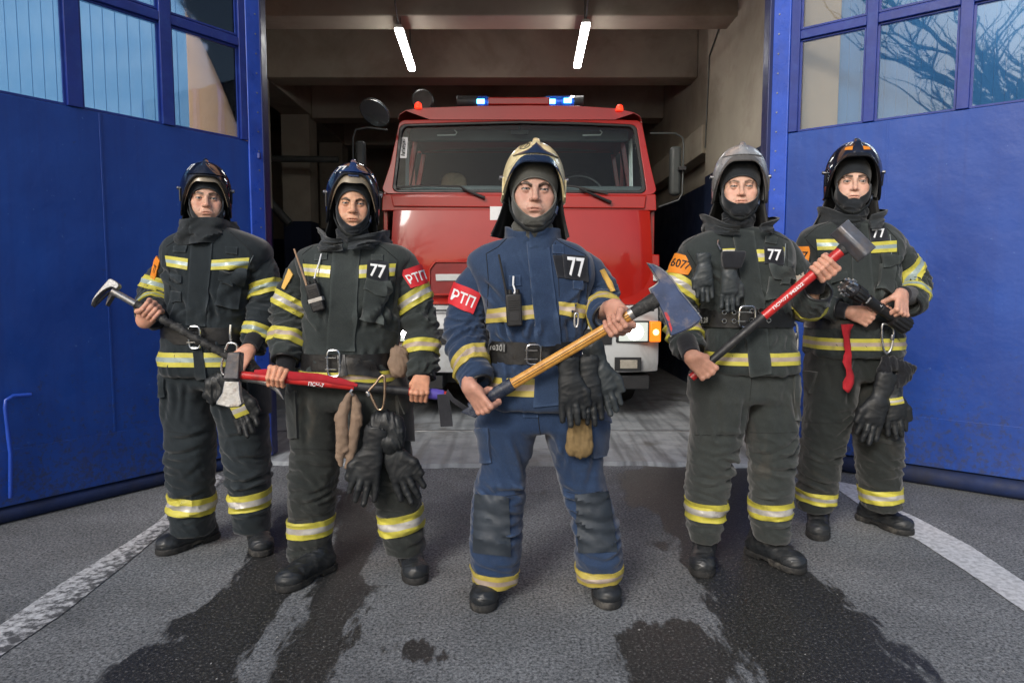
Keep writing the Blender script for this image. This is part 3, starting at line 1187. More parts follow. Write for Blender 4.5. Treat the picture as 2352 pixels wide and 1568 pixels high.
M_COAT = fabric('charcoal_turnout_cloth', (.021, .027, .027), (.048, .058, .056))
M_COAT2 = fabric('dark_navy_turnout_cloth', (.010, .016, .020), (.026, .034, .040))
M_TROU = fabric('charcoal_trouser_cloth', (.016, .020, .019), (.036, .038, .035), dust=(.085, .07, .052))
M_TROU2 = fabric('greenish_trouser_cloth', (.028, .034, .033), (.056, .062, .058), dust=(.12, .10, .078))
M_BLUECOAT = fabric('blue_turnout_cloth', (.016, .034, .078), (.034, .060, .115))
M_BLUETROU = fabric('blue_trouser_cloth', (.015, .034, .082), (.033, .060, .120), dust=(.05, .065, .095))
M_KNEE = surf('knee_leather', (.032, .042, .056), .62, 0, .35, 7, dirt=(.065, .075, .085), dirt_amt=.5, dscale=9, bumps=.4, bscale=24, bdist=.004)
M_KNIT = fabric('black_knit', (.008, .009, .012), (.014, .015, .02))
M_HOODG = fabric('grey_knit_hood', (.075, .075, .066), (.11, .11, .098))
M_HOODB = fabric('black_knit_hood', (.012, .015, .019), (.024, .028, .033))
M_COLLAR = fabric('collar_cloth', (.016, .020, .023), (.034, .040, .044))
M_CURT = fabric('neck_curtain_cloth', (.008, .009, .010), (.016, .017, .018), .6)
M_LIME = surf('lime_reflective_trim', (.60, .54, .075), .55, 0, .22, 12, dirt=(.25, .22, .07), dirt_amt=.55, dscale=16, bumps=.3, bscale=120)
M_GOLD = surf('yellowed_reflective_trim', (.50, .40, .08), .55, 0, .25, 12, dirt=(.20, .16, .06), dirt_amt=.6, dscale=16, bumps=.3, bscale=120)
M_SILV = surf('silver_reflective_trim', (.52, .50, .46), .38, .15, .2, 18, dirt=(.32, .26, .22), dirt_amt=.6, dscale=14, bumps=.25, bscale=150)
M_SILVG = surf('clean_silver_trim', (.34, .42, .40), .35, .15, .15, 18, bumps=.25, bscale=150)
M_SILVT = surf('tan_worn_silver_trim', (.46, .37, .30), .5, .05, .2, 18, dirt=(.25, .19, .15), dirt_amt=.5, dscale=14, bumps=.25, bscale=150)
M_SEAM = surf('dark_stitching', (.006, .007, .008), .9)
M_THREAD = surf('pale_piping', (.22, .25, .26), .8)
M_LEATH = surf('black_leather', (.013, .013, .014), .38, 0, .4, 16, dirt=(.035, .036, .037), dirt_amt=.5, dscale=12, bumps=.5, bscale=38, bdist=.003)
M_GLOVE = surf('black_glove_leather', (.015, .017, .019), .52, 0, .4, 14, dirt=(.045, .05, .052), dirt_amt=.6, dscale=10, bumps=.3, bscale=80, bdist=.002)
M_GLOVEG = surf('grey_glove_leather', (.040, .048, .052), .5, 0, .35, 14, dirt=(.08, .09, .092), dirt_amt=.6, dscale=10, bumps=.3, bscale=80, bdist=.002)
M_TANGL = surf('tan_suede', (.26, .18, .125), .85, 0, .3, 10, dirt=(.15, .095, .06), dirt_amt=.6, dscale=8, bumps=.4, bscale=50)
M_CANV = surf('ochre_canvas', (.23, .155, .065), .85, 0, .3, 10, dirt=(.12, .075, .03), dirt_amt=.6, dscale=8, bumps=.5, bscale=40, bdist=.004)
M_BOOT = surf('boot_rubber', (.020, .023, .027), .42, 0, .35, 12, dirt=(.075, .075, .072), dirt_amt=.75, dscale=10, bumps=.35, bscale=36, bdist=.003)
M_SOLE = surf('boot_sole', (.018, .018, .018), .75, 0, .4, 18, dirt=(.13, .12, .105), dirt_amt=.9, dscale=14, bumps=.6, bscale=30, bdist=.006)
M_CHROME = surf('bright_steel', (.62, .63, .64), .22, 1.0, .15, 20, bumps=.1)
M_GUNM = surf('dark_buckle_steel', (.30, .30, .31), .3, 1.0, .25, 20, bumps=.1)
M_WHITE = surf('white_print', (.78, .79, .80), .7, 0, .06, 30, bumps=.1)
M_BLACKP = surf('black_print', (.012, .012, .012), .7, 0, .1, 30)
M_PATCH = fabric('black_patch_cloth', (.008, .009, .013), (.016, .018, .024))
M_RED = surf('red_armband', (.60, .018, .028), .7, 0, .12, 20, bumps=.2, bscale=150)
M_ORANGE = surf('orange_patch', (.80, .25, .015), .7, 0, .12, 20, bumps=.2, bscale=150)
M_YPATCH = surf('yellow_patch', (.75, .45, .10), .7, 0, .12, 20, bumps=.2, bscale=150)
M_SCLERA, _nt, _b = new_mat('eye_white')
_b.inputs['Base Color'].default_value = (.36, .32, .30, 1)
_b.inputs['Roughness'].default_value = .15


def iris_mat(name, col):
    m, nt, b = new_mat(name)
    b.inputs['Base Color'].default_value = (*col, 1)
    b.inputs['Roughness'].default_value = .06
    b.inputs['Coat Weight'].default_value = .3
    return m


def skin_mat(name):
    m, nt, b = new_mat(name)
    a = nd(nt, 'ShaderNodeAttribute', attribute_name='tone')
    co = coords(nt)
    n = noise(nt, co, 42, 6, .65)
    c = mix(nt, 1.0, a.outputs['Color'], ramp(nt, n, [(.3, (.86, .82, .80)), (.7, (1.10, 1.08, 1.07))]), 'MULTIPLY')
    nt.links.new(c, b.inputs['Base Color'])
    b.inputs['Roughness'].default_value = .48
    b.inputs['Specular IOR Level'].default_value = .4
    b.inputs['Subsurface Weight'].default_value = .12
    b.inputs['Subsurface Radius'].default_value = (.012, .004, .002)
    b.inputs['Subsurface Scale'].default_value = .5
    bump(nt, b, noise(nt, co, 420, 3), .12, .0006, bump(nt, b, noise(nt, co, 90, 4), .10, .0015))
    return m


M_SKIN = skin_mat('skin')


# ---- open-loop joining, so that head, hands and body are one continuous surface
def cut(V, F, p, n):
    """keep the side of plane (p, n) that n points away from; returns V, F (list of arrays) and the open loop at the cut"""
    keep = (V - p) @ n < 0
    Fk = F[keep[F].all(1)]
    return V, Fk


def open_loop(V, F, near):
    E = {}
    for j in range(F.shape[1]):
        for a, b in zip(F[:, j], F[:, (j + 1) % F.shape[1]]):
            k = (a, b) if a < b else (b, a)
            E[k] = E.get(k, 0) + 1
    nxt = {}
    for (a, b), c in E.items():
        if c == 1:
            nxt.setdefault(a, []).append(b)
            nxt.setdefault(b, []).append(a)
    loops, seen = [], set()
    for s in nxt:
        if s in seen:
            continue
        lp, cur = [s], s
        seen.add(s)
        while True:
            q = [x for x in nxt[cur] if x not in seen]
            if not q:
                break
            cur = q[0]
            seen.add(cur)
            lp.append(cur)
        loops.append(lp)
    loops = [l for l in loops if len(l) > 7]
    if not loops:
        return []
    return min(loops, key=lambda l: np.linalg.norm(V[l].mean(0) - near) - .0001 * len(l))


def stitch(V, la, lb, ax):
    """triangles between two open loops around the same axis"""
    c = (V[la].mean(0) + V[lb].mean(0)) / 2
    u = np.cross(ax, (0.31, .22, .92))
    u /= np.linalg.norm(u)
    v = np.cross(ax, u)

    def order(l):
        q = V[l] - V[l].mean(0)
        a = np.arctan2(q @ v, q @ u)
        i = np.argsort(a)
        return [l[k] for k in i], a[i]
    A, aa = order(la)
    B, ab = order(lb)
    T = []
    i = j = 0
    na, nb = len(A), len(B)
    while i < na or j < nb:
        ta = aa[i + 1] if i + 1 < na else aa[0] + 2 * math.pi
        tb = ab[j + 1] if j + 1 < nb else ab[0] + 2 * math.pi
        if j >= nb or (i < na and ta <= tb):
            T.append((A[i % na], A[(i + 1) % na], B[j % nb]))
            i += 1
        else:
            T.append((A[i % na], B[(j + 1) % nb], B[j % nb]))
            j += 1
    return T


# ---- head: skin and hood fields in the head's own frame (origin between the eyes at the skull's axis, face towards -y)
def head_fields(f):
    wd, jw, nose, brow, lid = f.get('w', 1), f.get('jaw', 1), f.get('nose', 1), f.get('brow', 0), f.get('lid', 1)
    s = SDF((-.10, -.145, -.235), (.10, .13, .15), .0021)
    s.ball((0, .006, .030), (.076 * wd, .098, .093), 0)
    s.ball((0, -.034, -.045), (.061 * wd, .056, .076), .02)
    for x in (-1, 1):
        s.cone((x * .050 * jw, -.002, -.050), (x * .017 * jw, -.074, -.102), .017, .015, .022)
        s.ball((x * .047 * wd, -.060, -.026), (.020, .022, .019), .022)
        s.ball((x * .039, -.064, -.060), (.022, .020 + f.get('cheek', 0), .028), .020)
    s.ball((0, -.081, -.106), (.019 * jw, .013, .014), .018)
    s.cone((0, .022, -.07), (0, .032, -.21), .053, .056, .03)
    hood = s.d.copy()
    # features
    for x in (-1, 1):
        s.cone((x * .010, -.0905, .0165 - brow), (x * .041, -.0800, .0185 - brow * .3), .0085 + f.get('ridge', 0), .0062, .012)
        s.ball((x * .0315, -.0985, -.003), (.0170, .0175, .0120), .010, 'sub')
        s.ball((x * .052, -.074, -.048), (.015, .012, .020), .020 , 'sub') if f.get('gaunt') else None
    s.ball((0, -.088, -.066), (.030, .015, .021), .016)
    s.cone((0, -.089, .010), (0, -.1065, -.032), .0075, .0095 * nose, .010)
    s.ball((0, -.110, -.0365), (.0105 * nose, .0095, .0088), .006)
    for x in (-1, 1):
        s.ball((x * .0135 * nose, -.0985, -.0395), (.0068, .0088, .0066), .006)
        s.ball((x * .0062 * nose, -.1085, -.0465), (.0034, .005, .0032), .003, 'sub')
    mw, mz = f.get('mouth', 1) * .0262, f.get('mz', -.0695)
    q = [(-1, .0860, .0), (-.45, .0968, .0008), (0, .0988, -.0002), (.45, .0968, .0008), (1, .0860, .0)]
    for a, b in zip(q, q[1:]):
        s.cone((a[0] * mw, -a[1], mz + .0040 + a[2]), (b[0] * mw, -b[1], mz + .0040 + b[2]), .0030, .0030, .006)
        s.cone((a[0] * mw * .85, -a[1] + .0006, mz - .0054), (b[0] * mw * .85, -b[1] + .0006, mz - .0054), .0040, .0040, .006)
    fr = f.get('frown', 0)
    for a, b in zip(q, q[1:]):
        za, zb = mz - .0004 - fr * a[0] ** 2, mz - .0004 - fr * b[0] ** 2
        s.cone((a[0] * mw * .88, -a[1] - .0024, za), (b[0] * mw * .88, -b[1] - .0024, zb), .0014, .0014, .004, 'sub')
    s.ball((0, -.097, mz - .0155), (.014, .006, .0045), .007, 'sub')
    for x in (-1, 1):   # smile folds, frown lines
        s.cone((x * .0200, -.1005, -.042), (x * .030, -.0925, -.064), .0012, .0008, .008, 'sub')
        if brow > .001:
            s.cone((x * .0042, -.1005, .012), (x * .0052, -.0995, .026), .0010, .0006, .003, 'sub')
    # lids round the eyeballs
    op = .0041 * lid
    sl, X = s.win((-.055, -.12, -.03), (.055, -.055, .03))
    for x in (-1, 1):
        c = (x * .0315, -.0765, -.003)
        d = np.sqrt((X[0] - c[0]) ** 2 + (X[1] - c[1]) ** 2 + (X[2] - c[2]) ** 2) - .0146
        e = np.clip(1 - ((X[0] - c[0]) / .0142) ** 2, 0, 1)
        zu, zl = c[2] + op * e ** .5 + .0008, c[2] - op * .85 * e ** .7
        gap = np.minimum(zu - X[2], X[2] - zl) + 0 * X[1]
        o = s.d[sl]
        h = np.clip(.5 + .5 * (o - d) / .004, 0, 1)
        o = o + (d - o) * h - .004 * h * (1 - h)
        # cut the slit only where the lid lies in front of the eye
        infront = np.where((np.abs(X[0] - c[0]) < .0142) & (X[1] < c[1] + .002), gap, -1)
        s.d[sl] = np.where(infront > -.004, np.maximum(o, np.minimum(infront, .0146 + d)), o).astype(np.float32)
    return s, hood


def tone_of(H, f):
    """skin tints in head coordinates: lips, brows, flushed cheeks and nose, shaven jaw"""
    x, y, z = H[:, 0], H[:, 1], H[:, 2]
    base = np.array(f.get('skin', (.55, .33, .25)))
    T = np.tile(base, (len(H), 1))

    def blend(m, c):
        nonlocal T
        T = T * (1 - m[:, None]) + np.asarray(c) * m[:, None]
    g = gnoise(H * 60)
    ax = np.abs(x)
    blend(.5 * np.exp(-((ax - .043) / .022) ** 2 - ((z + .03) / .022) ** 2) * (y < -.03), base * (1.02, .74, .70))
    blend(.5 * np.exp(-(x / .014) ** 2 - ((z + .038) / .012) ** 2) * (y < -.085), base * (1.0, .72, .66))
    blend(.16 * np.exp(-((ax - .031) / .018) ** 2 - ((z + .014) / .010) ** 2) * (y < -.05), base * (.78, .66, .64))
    st = f.get('stubble', .25)
    jaw = sm(-.045, -.075, z) * (y < 0) * (1 - np.exp(-(x / .024) ** 2 - ((z + .0705) / .011) ** 2))
    blend(st * np.clip(jaw * (.8 + .4 * g), 0, 1), base * (.62, .60, .60))
    mz, mw = f.get('mz', -.0695), f.get('mouth', 1) * .0262
    lw_ = np.clip(1 - (x / (mw * 1.02)) ** 2, 0, 1) ** .5
    lip = (z < mz + .0068 * lw_) & (z > mz - .0090 * lw_) & (y < -.082) & (lw_ > .05)
    blend(np.where(lip, .60, 0), base * (.88, .60, .57))
    blend(np.where((np.abs(z - mz + f.get('frown', 0) * (x / mw) ** 2) < .0014) & (ax < mw * .90) & (y < -.075), .8, 0), base * (.30, .18, .17))
    b0, th = f.get('browz', .0185), f.get('browt', .0042)
    bz = b0 + .0035 * sm(.012, .034, ax) - .004 * sm(.036, .05, ax) - f.get('brow', 0) * (1 - sm(.01, .03, ax)) * 1.3
    bt = th * (1 - .55 * sm(.03, .052, ax))
    bm = sm(1.25, .75, np.abs(z - bz) / bt) * sm(.0085, .0125, ax) * sm(.054, .048, ax) * (y < -.05)
    bm = bm * np.clip(.98 + .35 * gnoise(H * (260, 260, 420)), 0, 1)
    blend(np.clip(bm * f.get('browd', .85), 0, 1), f.get('browc', (.045, .028, .018)))
    # lash line and lid crease
    for sx_ in (-1, 1):
        dx = x - sx_ * .0315
        op = .0041 * f.get('lid', 1)
        e = np.clip(1 - (dx / .0150) ** 2, 0, 1)
        zu = -.003 + op * e ** .6 + .0006
        blend(np.where((np.abs(z - zu - .0008) < .0020) & (np.abs(dx) < .0155) & (y < -.06), .9, 0), (.03, .018, .014))
        zl = -.003 - op * .85 * e ** .8
        blend(np.where((np.abs(z - zl + .0003) < .0009) & (np.abs(dx) < .014) & (y < -.06), .35, 0), (.16, .08, .06))
    return np.clip(T, 0, 1)


# ---- a hand closed round a shaft
def grip(Cn, a, w, wrist, r, s=1.0, curl=1.0, thumb=True):
    """Cn: point of the shaft in the fist; a: along the shaft towards the thumb; w: from the shaft to the palm; wrist: end of the forearm"""
    Cn, a, w, wrist = (np.asarray(q, float) for q in (Cn, a, w, wrist))
    a /= np.linalg.norm(a)
    w = w - a * w.dot(a)
    w /= np.linalg.norm(w)
    t = Cn - wrist
    t = t - a * t.dot(a) - w * t.dot(w)
    t0 = np.cross(a, w)
    t = t0 if t.dot(t0) > 0 else -t0
    f = SDF(Cn - .125, Cn + .125, .0023)
    Wp = Cn + w * (r + .021 * s) - t * .060 * s - a * .004
    offs = [.0325, .0108, -.0108, -.031]
    kn = [.000, .003, .000, -.006]
    fr = [.0098, .0102, .0097, .0086]
    for i in range(4):
        o = a * offs[i] * s
        K = Cn + o + w * (r * .55 + .0185 * s) + t * (r * .75 + .018 * s + kn[i] * s)
        def ring_(ang, rad):
            return Cn + o * (1 - .10 * curl) + t * math.cos(R(ang)) * (r + rad * s) - w * math.sin(R(ang)) * (r + rad * s)
        p1, p2, p3 = ring_(28 * curl, .0150), ring_(92 * curl, .0105), ring_(145 * curl, .0088)
        q = fr[i] * s
        f.cone(Wp + a * offs[i] * .55 * s, K, .0135 * s, q * 1.08, .012, flat=(w, .85))
        f.ball(K + w * .001, q * 1.16, .004)
        f.cone(K, p1, q * 1.04, q * .98, .003)
        f.ball(p1, q * 1.04, .002)
        f.cone(p1, p2, q * .97, q * .90, .003)
        f.cone(p2, p3, q * .90, q * .80, .003)
    f.ball(Cn + w * (r + .012 * s) - t * .018 * s, (.034 * s, .034 * s, .034 * s), .012) if False else None
    f.cone(Cn + w * (r + .014 * s) - t * .035 * s + a * .016 * s, Cn + w * (r + .014 * s) - t * .035 * s - a * .020 * s, .016 * s, .015 * s, .014)
    if thumb:
        if thumb == 'tuck':
            tk = .018 * s
        else:
            tk = 0.0
        m0 = Wp + t * .012 * s + a * .020 * s
        m1 = Cn + a * (.036 * s - tk) + w * (r * .5 + .012 * s) - t * (r * .8 + .010 * s)
        m2 = Cn + a * (.037 * s - tk) - w * (r * .35 + .004 * s) - t * (r * .85 + .010 * s)
        m3 = Cn + a * (.026 * s - tk) - w * (r + .016 * s) - t * (r * .15 - .004 * s)
        f.cone(m0, m1, .0165 * s, .0120 * s, .012)
        f.cone(m1, m2, .0118 * s, .0108 * s, .004)
        f.ball(m2, .0114 * s, .002)
        f.cone(m2, m3, .0108 * s, .0088 * s, .003)
    d = wrist - Wp
    d /= np.linalg.norm(d) + 1e-9
    f.cone(Wp, Wp + d * .11, .0265 * s, .029 * s, .014, flat=(w, .82))
    V, F = f.mesh()
    V, F = cut(V, F, Wp + d * .045, d)
    return V, F, Wp, d


def fold_noise(s, P_, rs, cr=.15, amp=1.0, seed=0.0, tilt=.0):
    """ridged creases that run across an axis coordinate s"""
    Q = np.stack([s / rs + tilt * P_[:, 0] / cr + seed, P_[:, 0] / cr + 3.1 + seed, P_[:, 1] / cr - seed], 1)
    wv = gnoise(Q * (.5, .8, .8) + 7.7)
    n1 = gnoise(Q + wv[:, None] * .8)
    n2 = gnoise(Q * 1.9 + 19.3 + wv[:, None])
    r1 = (1 - np.abs(n1) * 2.4)
    r1 = np.where(r1 > 0, r1 ** 1.4, r1 * .5)
    r2 = 1 - np.abs(n2) * 2.4
    return (r1 * .75 + r2 * .4) * 1.5 * amp


def creases(V, N, L, front=None):
    """pull stiff folds into the cloth: each (x0, z0, x1, z1, depth, width) is a valley with a ridge beside it, seen from the front"""
    D = np.zeros(len(V))
    for x0, z0, x1, z1, dep, w_ in L:
        ex, ez = x1 - x0, z1 - z0
        l2 = ex * ex + ez * ez + 1e-9
        l = math.sqrt(l2)
        t = ((V[:, 0] - x0) * ex + (V[:, 2] - z0) * ez) / l2
        bend = .012 * np.sin(t * 3.0 + x0 * 40)
        d = ((V[:, 0] - x0) * ez - (V[:, 2] - z0) * ex) / l + bend
        win = sm(-.12, .25, t) * sm(1.12, .6, t)
        D += win * dep * 1.6 * (-np.exp(-(d / w_) ** 2) + .9 * np.exp(-((d - 1.7 * w_) / (1.15 * w_)) ** 2) + .35 * np.exp(-((d + 2.0 * w_) / (1.3 * w_)) ** 2))
    if front is not None:
        D = D * front
    return V + N * D[:, None]


def limb_coord(V, pts):
    """arc length along a chain and the offset from it"""
    best = np.full(len(V), 1e9)
    S = np.zeros(len(V))
    O = np.zeros_like(V)
    acc = 0
    for a, b in zip(pts, pts[1:]):
        e = b - a
        L = np.linalg.norm(e)
        t = np.clip(((V - a) @ e) / (L * L), 0, 1)
        q = V - a - t[:, None] * e
        d = np.linalg.norm(q, axis=1)
        m = d < best
        best[m], S[m], O[m] = d[m], (acc + t * L)[m], q[m]
        acc += L
    return S, O, acc


TRIM = {'lime': [M_LIME, M_SILV, M_SEAM], 'green': [M_LIME, M_SILVG, M_SEAM], 'gold': [M_GOLD, M_SILVT, M_SEAM], 'tan': [M_LIME, M_SILVT, M_SEAM], 'white': [M_LIME, M_SILV, M_SEAM]}
BROWS = [0, 0, 0, 1, 1, 1, 0, 0, 0]


class Man:
    def __init__(s, name_label, Y, sc, feet_x, cat='firefighter'):
        s.Y, s.s = Y, sc
        s.root = thing('person', (PX(feet_x, Y), Y, 0), name_label, cat, 'firefighters lined up in front of the engine')
        s.bv = {}
        s.sleeves = []
        s.hands = []
        s.arms = []

    def X3(s, p, dY=0.0):
        return P(p[0], p[1], s.Y + dY)

    # ---------- coat
    def coat(s, rows, mat, depth, seed=1.0, lean=0.0, amp=1.0):
        rows = sorted(rows, key=lambda r: -r[0])
        z = np.array([P(CX, r[0], s.Y)[2] for r in rows])
        xl = np.array([P(r[1], r[0], s.Y)[0] for r in rows])
        xr = np.array([P(r[2], r[0], s.Y)[0] for r in rows])
        cx, a = (xl + xr) / 2, (xr - xl) / 2
        t = (z - z[0]) / (z[-1] - z[0])
        b = np.interp(t, [0, .12, .30, .55, .80, .92, 1], np.array(depth) * s.s)
        cy = s.Y + np.interp(t, [0, .3, .6, 1], [0, 0, .0, .02]) + lean * t
        f = SDF((xl.min() - .06, s.Y - .26, z[0] - .03), (xr.max() + .06, s.Y + .26, z[-1] + .03), .0062)
        f.rows(z, cx, a, cy, b, 2.9, 0, .02)
        V, F = f.mesh()
        V = relax(V, F, 1)
        N = vnormals(V, F)
        tt = (V[:, 2] - z[0]) / (z[-1] - z[0])
        m = .0034 + .0080 * np.exp(-((tt - .44) / .10) ** 2) + .003 * np.exp(-((tt - .1) / .1) ** 2)
        m = m * (.35 + .65 * sm(-.25, .35, gnoise(V * (3.2, 3.2, 3.2) + seed)))
        m *= sm(1.0, .8, tt)
        V = V + N * (m * amp * (fold_noise(V[:, 2], V[:, :2], .085, .15, 1, seed, .55) - .25))[:, None]
        V = V + N * (.004 * gnoise(V * (5, 5, 3.5) + seed * 2) * sm(1, .85, tt))[:, None]
        V = V + N * (.0042 * fold_noise(V[:, 0] + V[:, 2] * .35, V[:, 1:], .10, .26, 1, seed + 5) * sm(1, .8, tt))[:, None]
        rn = random.Random(int(seed * 100))
        L = []
        H = z[-1] - z[0]
        xa = lambda q, u: np.interp(q, z, cx) + u * np.interp(q, z, a)
        for k in range(12):                                    # gathered over the belt and hanging under it
            u = rn.uniform(-.85, .85)
            q0 = z[0] + H * rn.uniform(.36, .42)
            L.append((xa(q0, u), q0, xa(q0, u * 1.02) + rn.uniform(-.05, .05), q0 + rn.uniform(.05, .14), rn.uniform(.003, .0062), rn.uniform(.008, .013)))
        for k in range(5):
            u = rn.uniform(-.85, .85)
            q0 = z[0] + H * .27
            L.append((xa(q0, u), q0, xa(q0, u) + rn.uniform(-.04, .04), q0 - rn.uniform(.05, .10), rn.uniform(.003, .005), rn.uniform(.009, .013)))
        for sg in (-1, 1):                                     # drag lines from the armpits
            for k in range(4):
                q0 = z[0] + H * rn.uniform(.62, .74)
                L.append((xa(q0, sg * .93), q0, xa(q0, sg * rn.uniform(.35, .6)), q0 - rn.uniform(.03, .15), rn.uniform(.003, .0058), rn.uniform(.009, .014)))
        V = creases(V, vnormals(V, F), L, sm(1.0, .85, tt))
        s.jacket = mesh('jacket', V, F, s.root, mat, True)
        s.matc = mat
        s.bv['coat'] = bvh_of(V, F)
        s.tz, s.tcx, s.tcy = z, cx, cy
        return s

    def axis_at(s, z):
        return np.array([np.interp(z, s.tz, s.tcx), np.interp(z, s.tz, s.tcy), z])

    def sleeve(s, pts, mat=None, seed=2.0, amp=1.0, cuff='knit'):
        """pts: (px, py, dY, half width px)"""
        p = [P(q[0], q[1], s.Y + q[2]) for q in pts]
        r = [q[3] * .955 / FPX * (s.Y + q[2]) for q in pts]
        lo, hi = np.min(p, 0) - max(r) - .03, np.max(p, 0) + max(r) + .03
        # a smooth path through the joints
        tp = np.arange(len(p))
        tt = np.linspace(0, len(p) - 1, (len(p) - 1) * 4 + 1)
        pa = np.array(p)
        ps = np.stack([smooth_interp(tt, tp, pa[:, i]) for i in range(3)], 1)
        rs = smooth_interp(tt, tp, np.array(r))
        f = SDF(lo, hi, .0058)
        f.chain(list(ps), list(rs), .012)
        # square off the end
        d = ps[-1] - ps[-2]
        d /= np.linalg.norm(d)
        Xs = f.ax[0][:, None, None] * d[0] + f.ax[1][None, :, None] * d[1] + f.ax[2][None, None, :] * d[2]
        pl = (Xs - ps[-1].dot(d) - .004).astype(np.float32)
        h = np.clip(.5 - .5 * (pl - f.d) / .012, 0, 1)
        dist2 = np.where(np.abs(pl) < .4, pl, pl)
        f.d = (dist2 + (f.d - dist2) * h + .012 * h * (1 - h)).astype(np.float32)
        f.cone(ps[-1] - d * .035, ps[-1] + d * .08, rs[-1] - .013, rs[-1] - .010, .004, 'sub')
        V, F = f.mesh()
        V = relax(V, F, 1)
        N = vnormals(V, F)
        S, O, L = limb_coord(V, ps)
        el = L * .52
        m = (.0045 + .0085 * np.exp(-((S - el) / .09) ** 2) + .006 * sm(L - .16, L - .03, S)) * sm(0, .08, S) * sm(L + .002, L - .02, S)
        V = V + N * (m * amp * (fold_noise(S, O[:, [0, 2]] + O[:, [1, 1]] * .5, .055, .11, 1, seed, .5) - .3))[:, None]
        o = mesh('sleeve', V, F, s.jacket, mat or s.matc, True)
        k = 'sleeve%d' % len(s.sleeves)
        s.bv[k] = bvh_of(V, F)
        s.sleeves.append((ps, rs, o))
        s.arms.append((ps, rs, d))
        s.endcuff(ps, rs, d, o, cuff)
        return s

    def endcuff(s, ps, rs, d, o, kind):
        e, r = ps[-1], rs[-1]
        u = np.cross(d, (0, 0, 1.0))
        u /= np.linalg.norm(u)
        v = np.cross(d, u)
        ring = [e + d * .001 + (u * math.cos(q) + v * math.sin(q)) * (r - .004) * (1 + .04 * math.sin(3 * q)) for q in np.linspace(0, 2 * math.pi, 28, endpoint=False)]
        MB().tube(ring, .0055, 8, closed=True).build('cuff_hem', M_LEATH, s.jacket, smooth=True)
        s.cuffk = kind

    def hand(s, i, at, axis_to, w, r, dY, sc=1.0, curl=1.0, knit=True, thumb=True):
        """close hand i (of sleeve i) round a shaft: at = px of the shaft in the fist, axis_to = px on the thumb side"""
        Cn = P(at[0], at[1], s.Y + dY)
        A = P(axis_to[0], axis_to[1], s.Y + (axis_to[2] if len(axis_to) > 2 else dY)) - Cn
        ps, rs, d = s.arms[i]
        wr = ps[-5]
        V, F, Wp, dd = grip(Cn, A, w, wr, r, s.s * sc, curl, thumb)
        s.hands.append((i, V, F, Wp, dd, wr))
        if knit:
            k = .031 * s.s * sc
            e = ps[-1]
            q1 = Wp + dd * .014
            q0 = q1 + dd * max(.03, (e - q1) @ dd + .02)
            L = np.linalg.norm(q1 - q0)
            n = 8
            pts = [q0 + (q1 - q0) * j / n for j in range(n + 1)]
            rad = [k * 1.12 + (k * .20) * (1 - j / n) + .0012 * (j % 2) for j in range(n + 1)]
            pts.append(pts[-1] - (q1 - q0) / L * .004)
            rad.append(k * .9)
            MB().tube(pts, rad, 20).build('knit_cuff', M_KNIT, s.jacket, smooth=True)
        return Cn, A / np.linalg.norm(A)

    # ---------- trousers
    def trousers(s, legs, mat, crotch, hip, seed=4.0, depth=(.085, .115), cyo=(0, 0), amp=1.0):
        """legs: two lists of (y, xl, xr) down to the hem; hip: (y, xl, xr) rows above the crotch"""
        allx = [q for l in legs for r in l for q in (r[1], r[2])] + [q for r in hip for q in (r[1], r[2])]
        zlo = P(CX, max(r[0] for l in legs for r in l), s.Y)[2]
        zhi = P(CX, min(r[0] for r in hip), s.Y)[2]
        f = SDF((PX(min(allx), s.Y, 1000) - .06, s.Y - .26, zlo - .04), (PX(max(allx), s.Y, 1000) + .06, s.Y + .26, zhi + .04), .0065)
        s.legs = []
        for l, co in zip(legs, cyo):
            l = sorted(l, key=lambda r: -r[0])
            z = np.array([P(CX, r[0], s.Y - .085)[2] for r in l])
            xl = np.array([P(r[1], r[0], s.Y)[0] for r in l])
            xr = np.array([P(r[2], r[0], s.Y)[0] for r in l])
            t = (z - z[0]) / (z[-1] - z[0])
            cy = s.Y + co * (1 - t) + .0 * t
            b = np.clip((xr - xl) / 2 * 1.08, .07, .14)
            f.rows(z, (xl + xr) / 2, (xr - xl) / 2 * .93, cy, b * .96, 2.3, .006 if s.legs else 0, .012)
            s.legs.append((z, (xl + xr) / 2, cy))
        h = sorted(hip, key=lambda r: -r[0])
        z = np.array([P(CX, r[0], s.Y)[2] for r in h])
        xl = np.array([P(r[1], r[0], s.Y)[0] for r in h])
        xr = np.array([P(r[2], r[0], s.Y)[0] for r in h])
        f.rows(z, (xl + xr) / 2, (xr - xl) / 2, np.full(len(z), s.Y), np.full(len(z), .125 * s.s), 2.5, .03, .03)
        V, F = f.mesh()
        V = relax(V, F, 1)
        N = vnormals(V, F)
        zk = zlo + (zhi - zlo) * .42
        low = np.exp(-((V[:, 2] - zlo - .10) / .13) ** 2)
        kn = np.exp(-((V[:, 2] - zk) / .14) ** 2)
        m = .0018 + .0050 * low + .0040 * kn
        m = m * (.45 + .55 * sm(-.3, .35, gnoise(V * (5, 5, 4) + seed * 3)))
        V = V + N * (m * amp * (fold_noise(V[:, 2], V[:, :2], .060, .13, 1, seed, .7) - .3))[:, None]
        V = V + N * (.007 * gnoise(V * (6, 6, 2.5) + seed) + .0035 * fold_noise(V[:, 2] * .6 + V[:, 0], V[:, [1, 2]], .09, .25, 1, seed + 9))[:, None]
        rn = random.Random(int(seed * 100) + 3)
        L = []
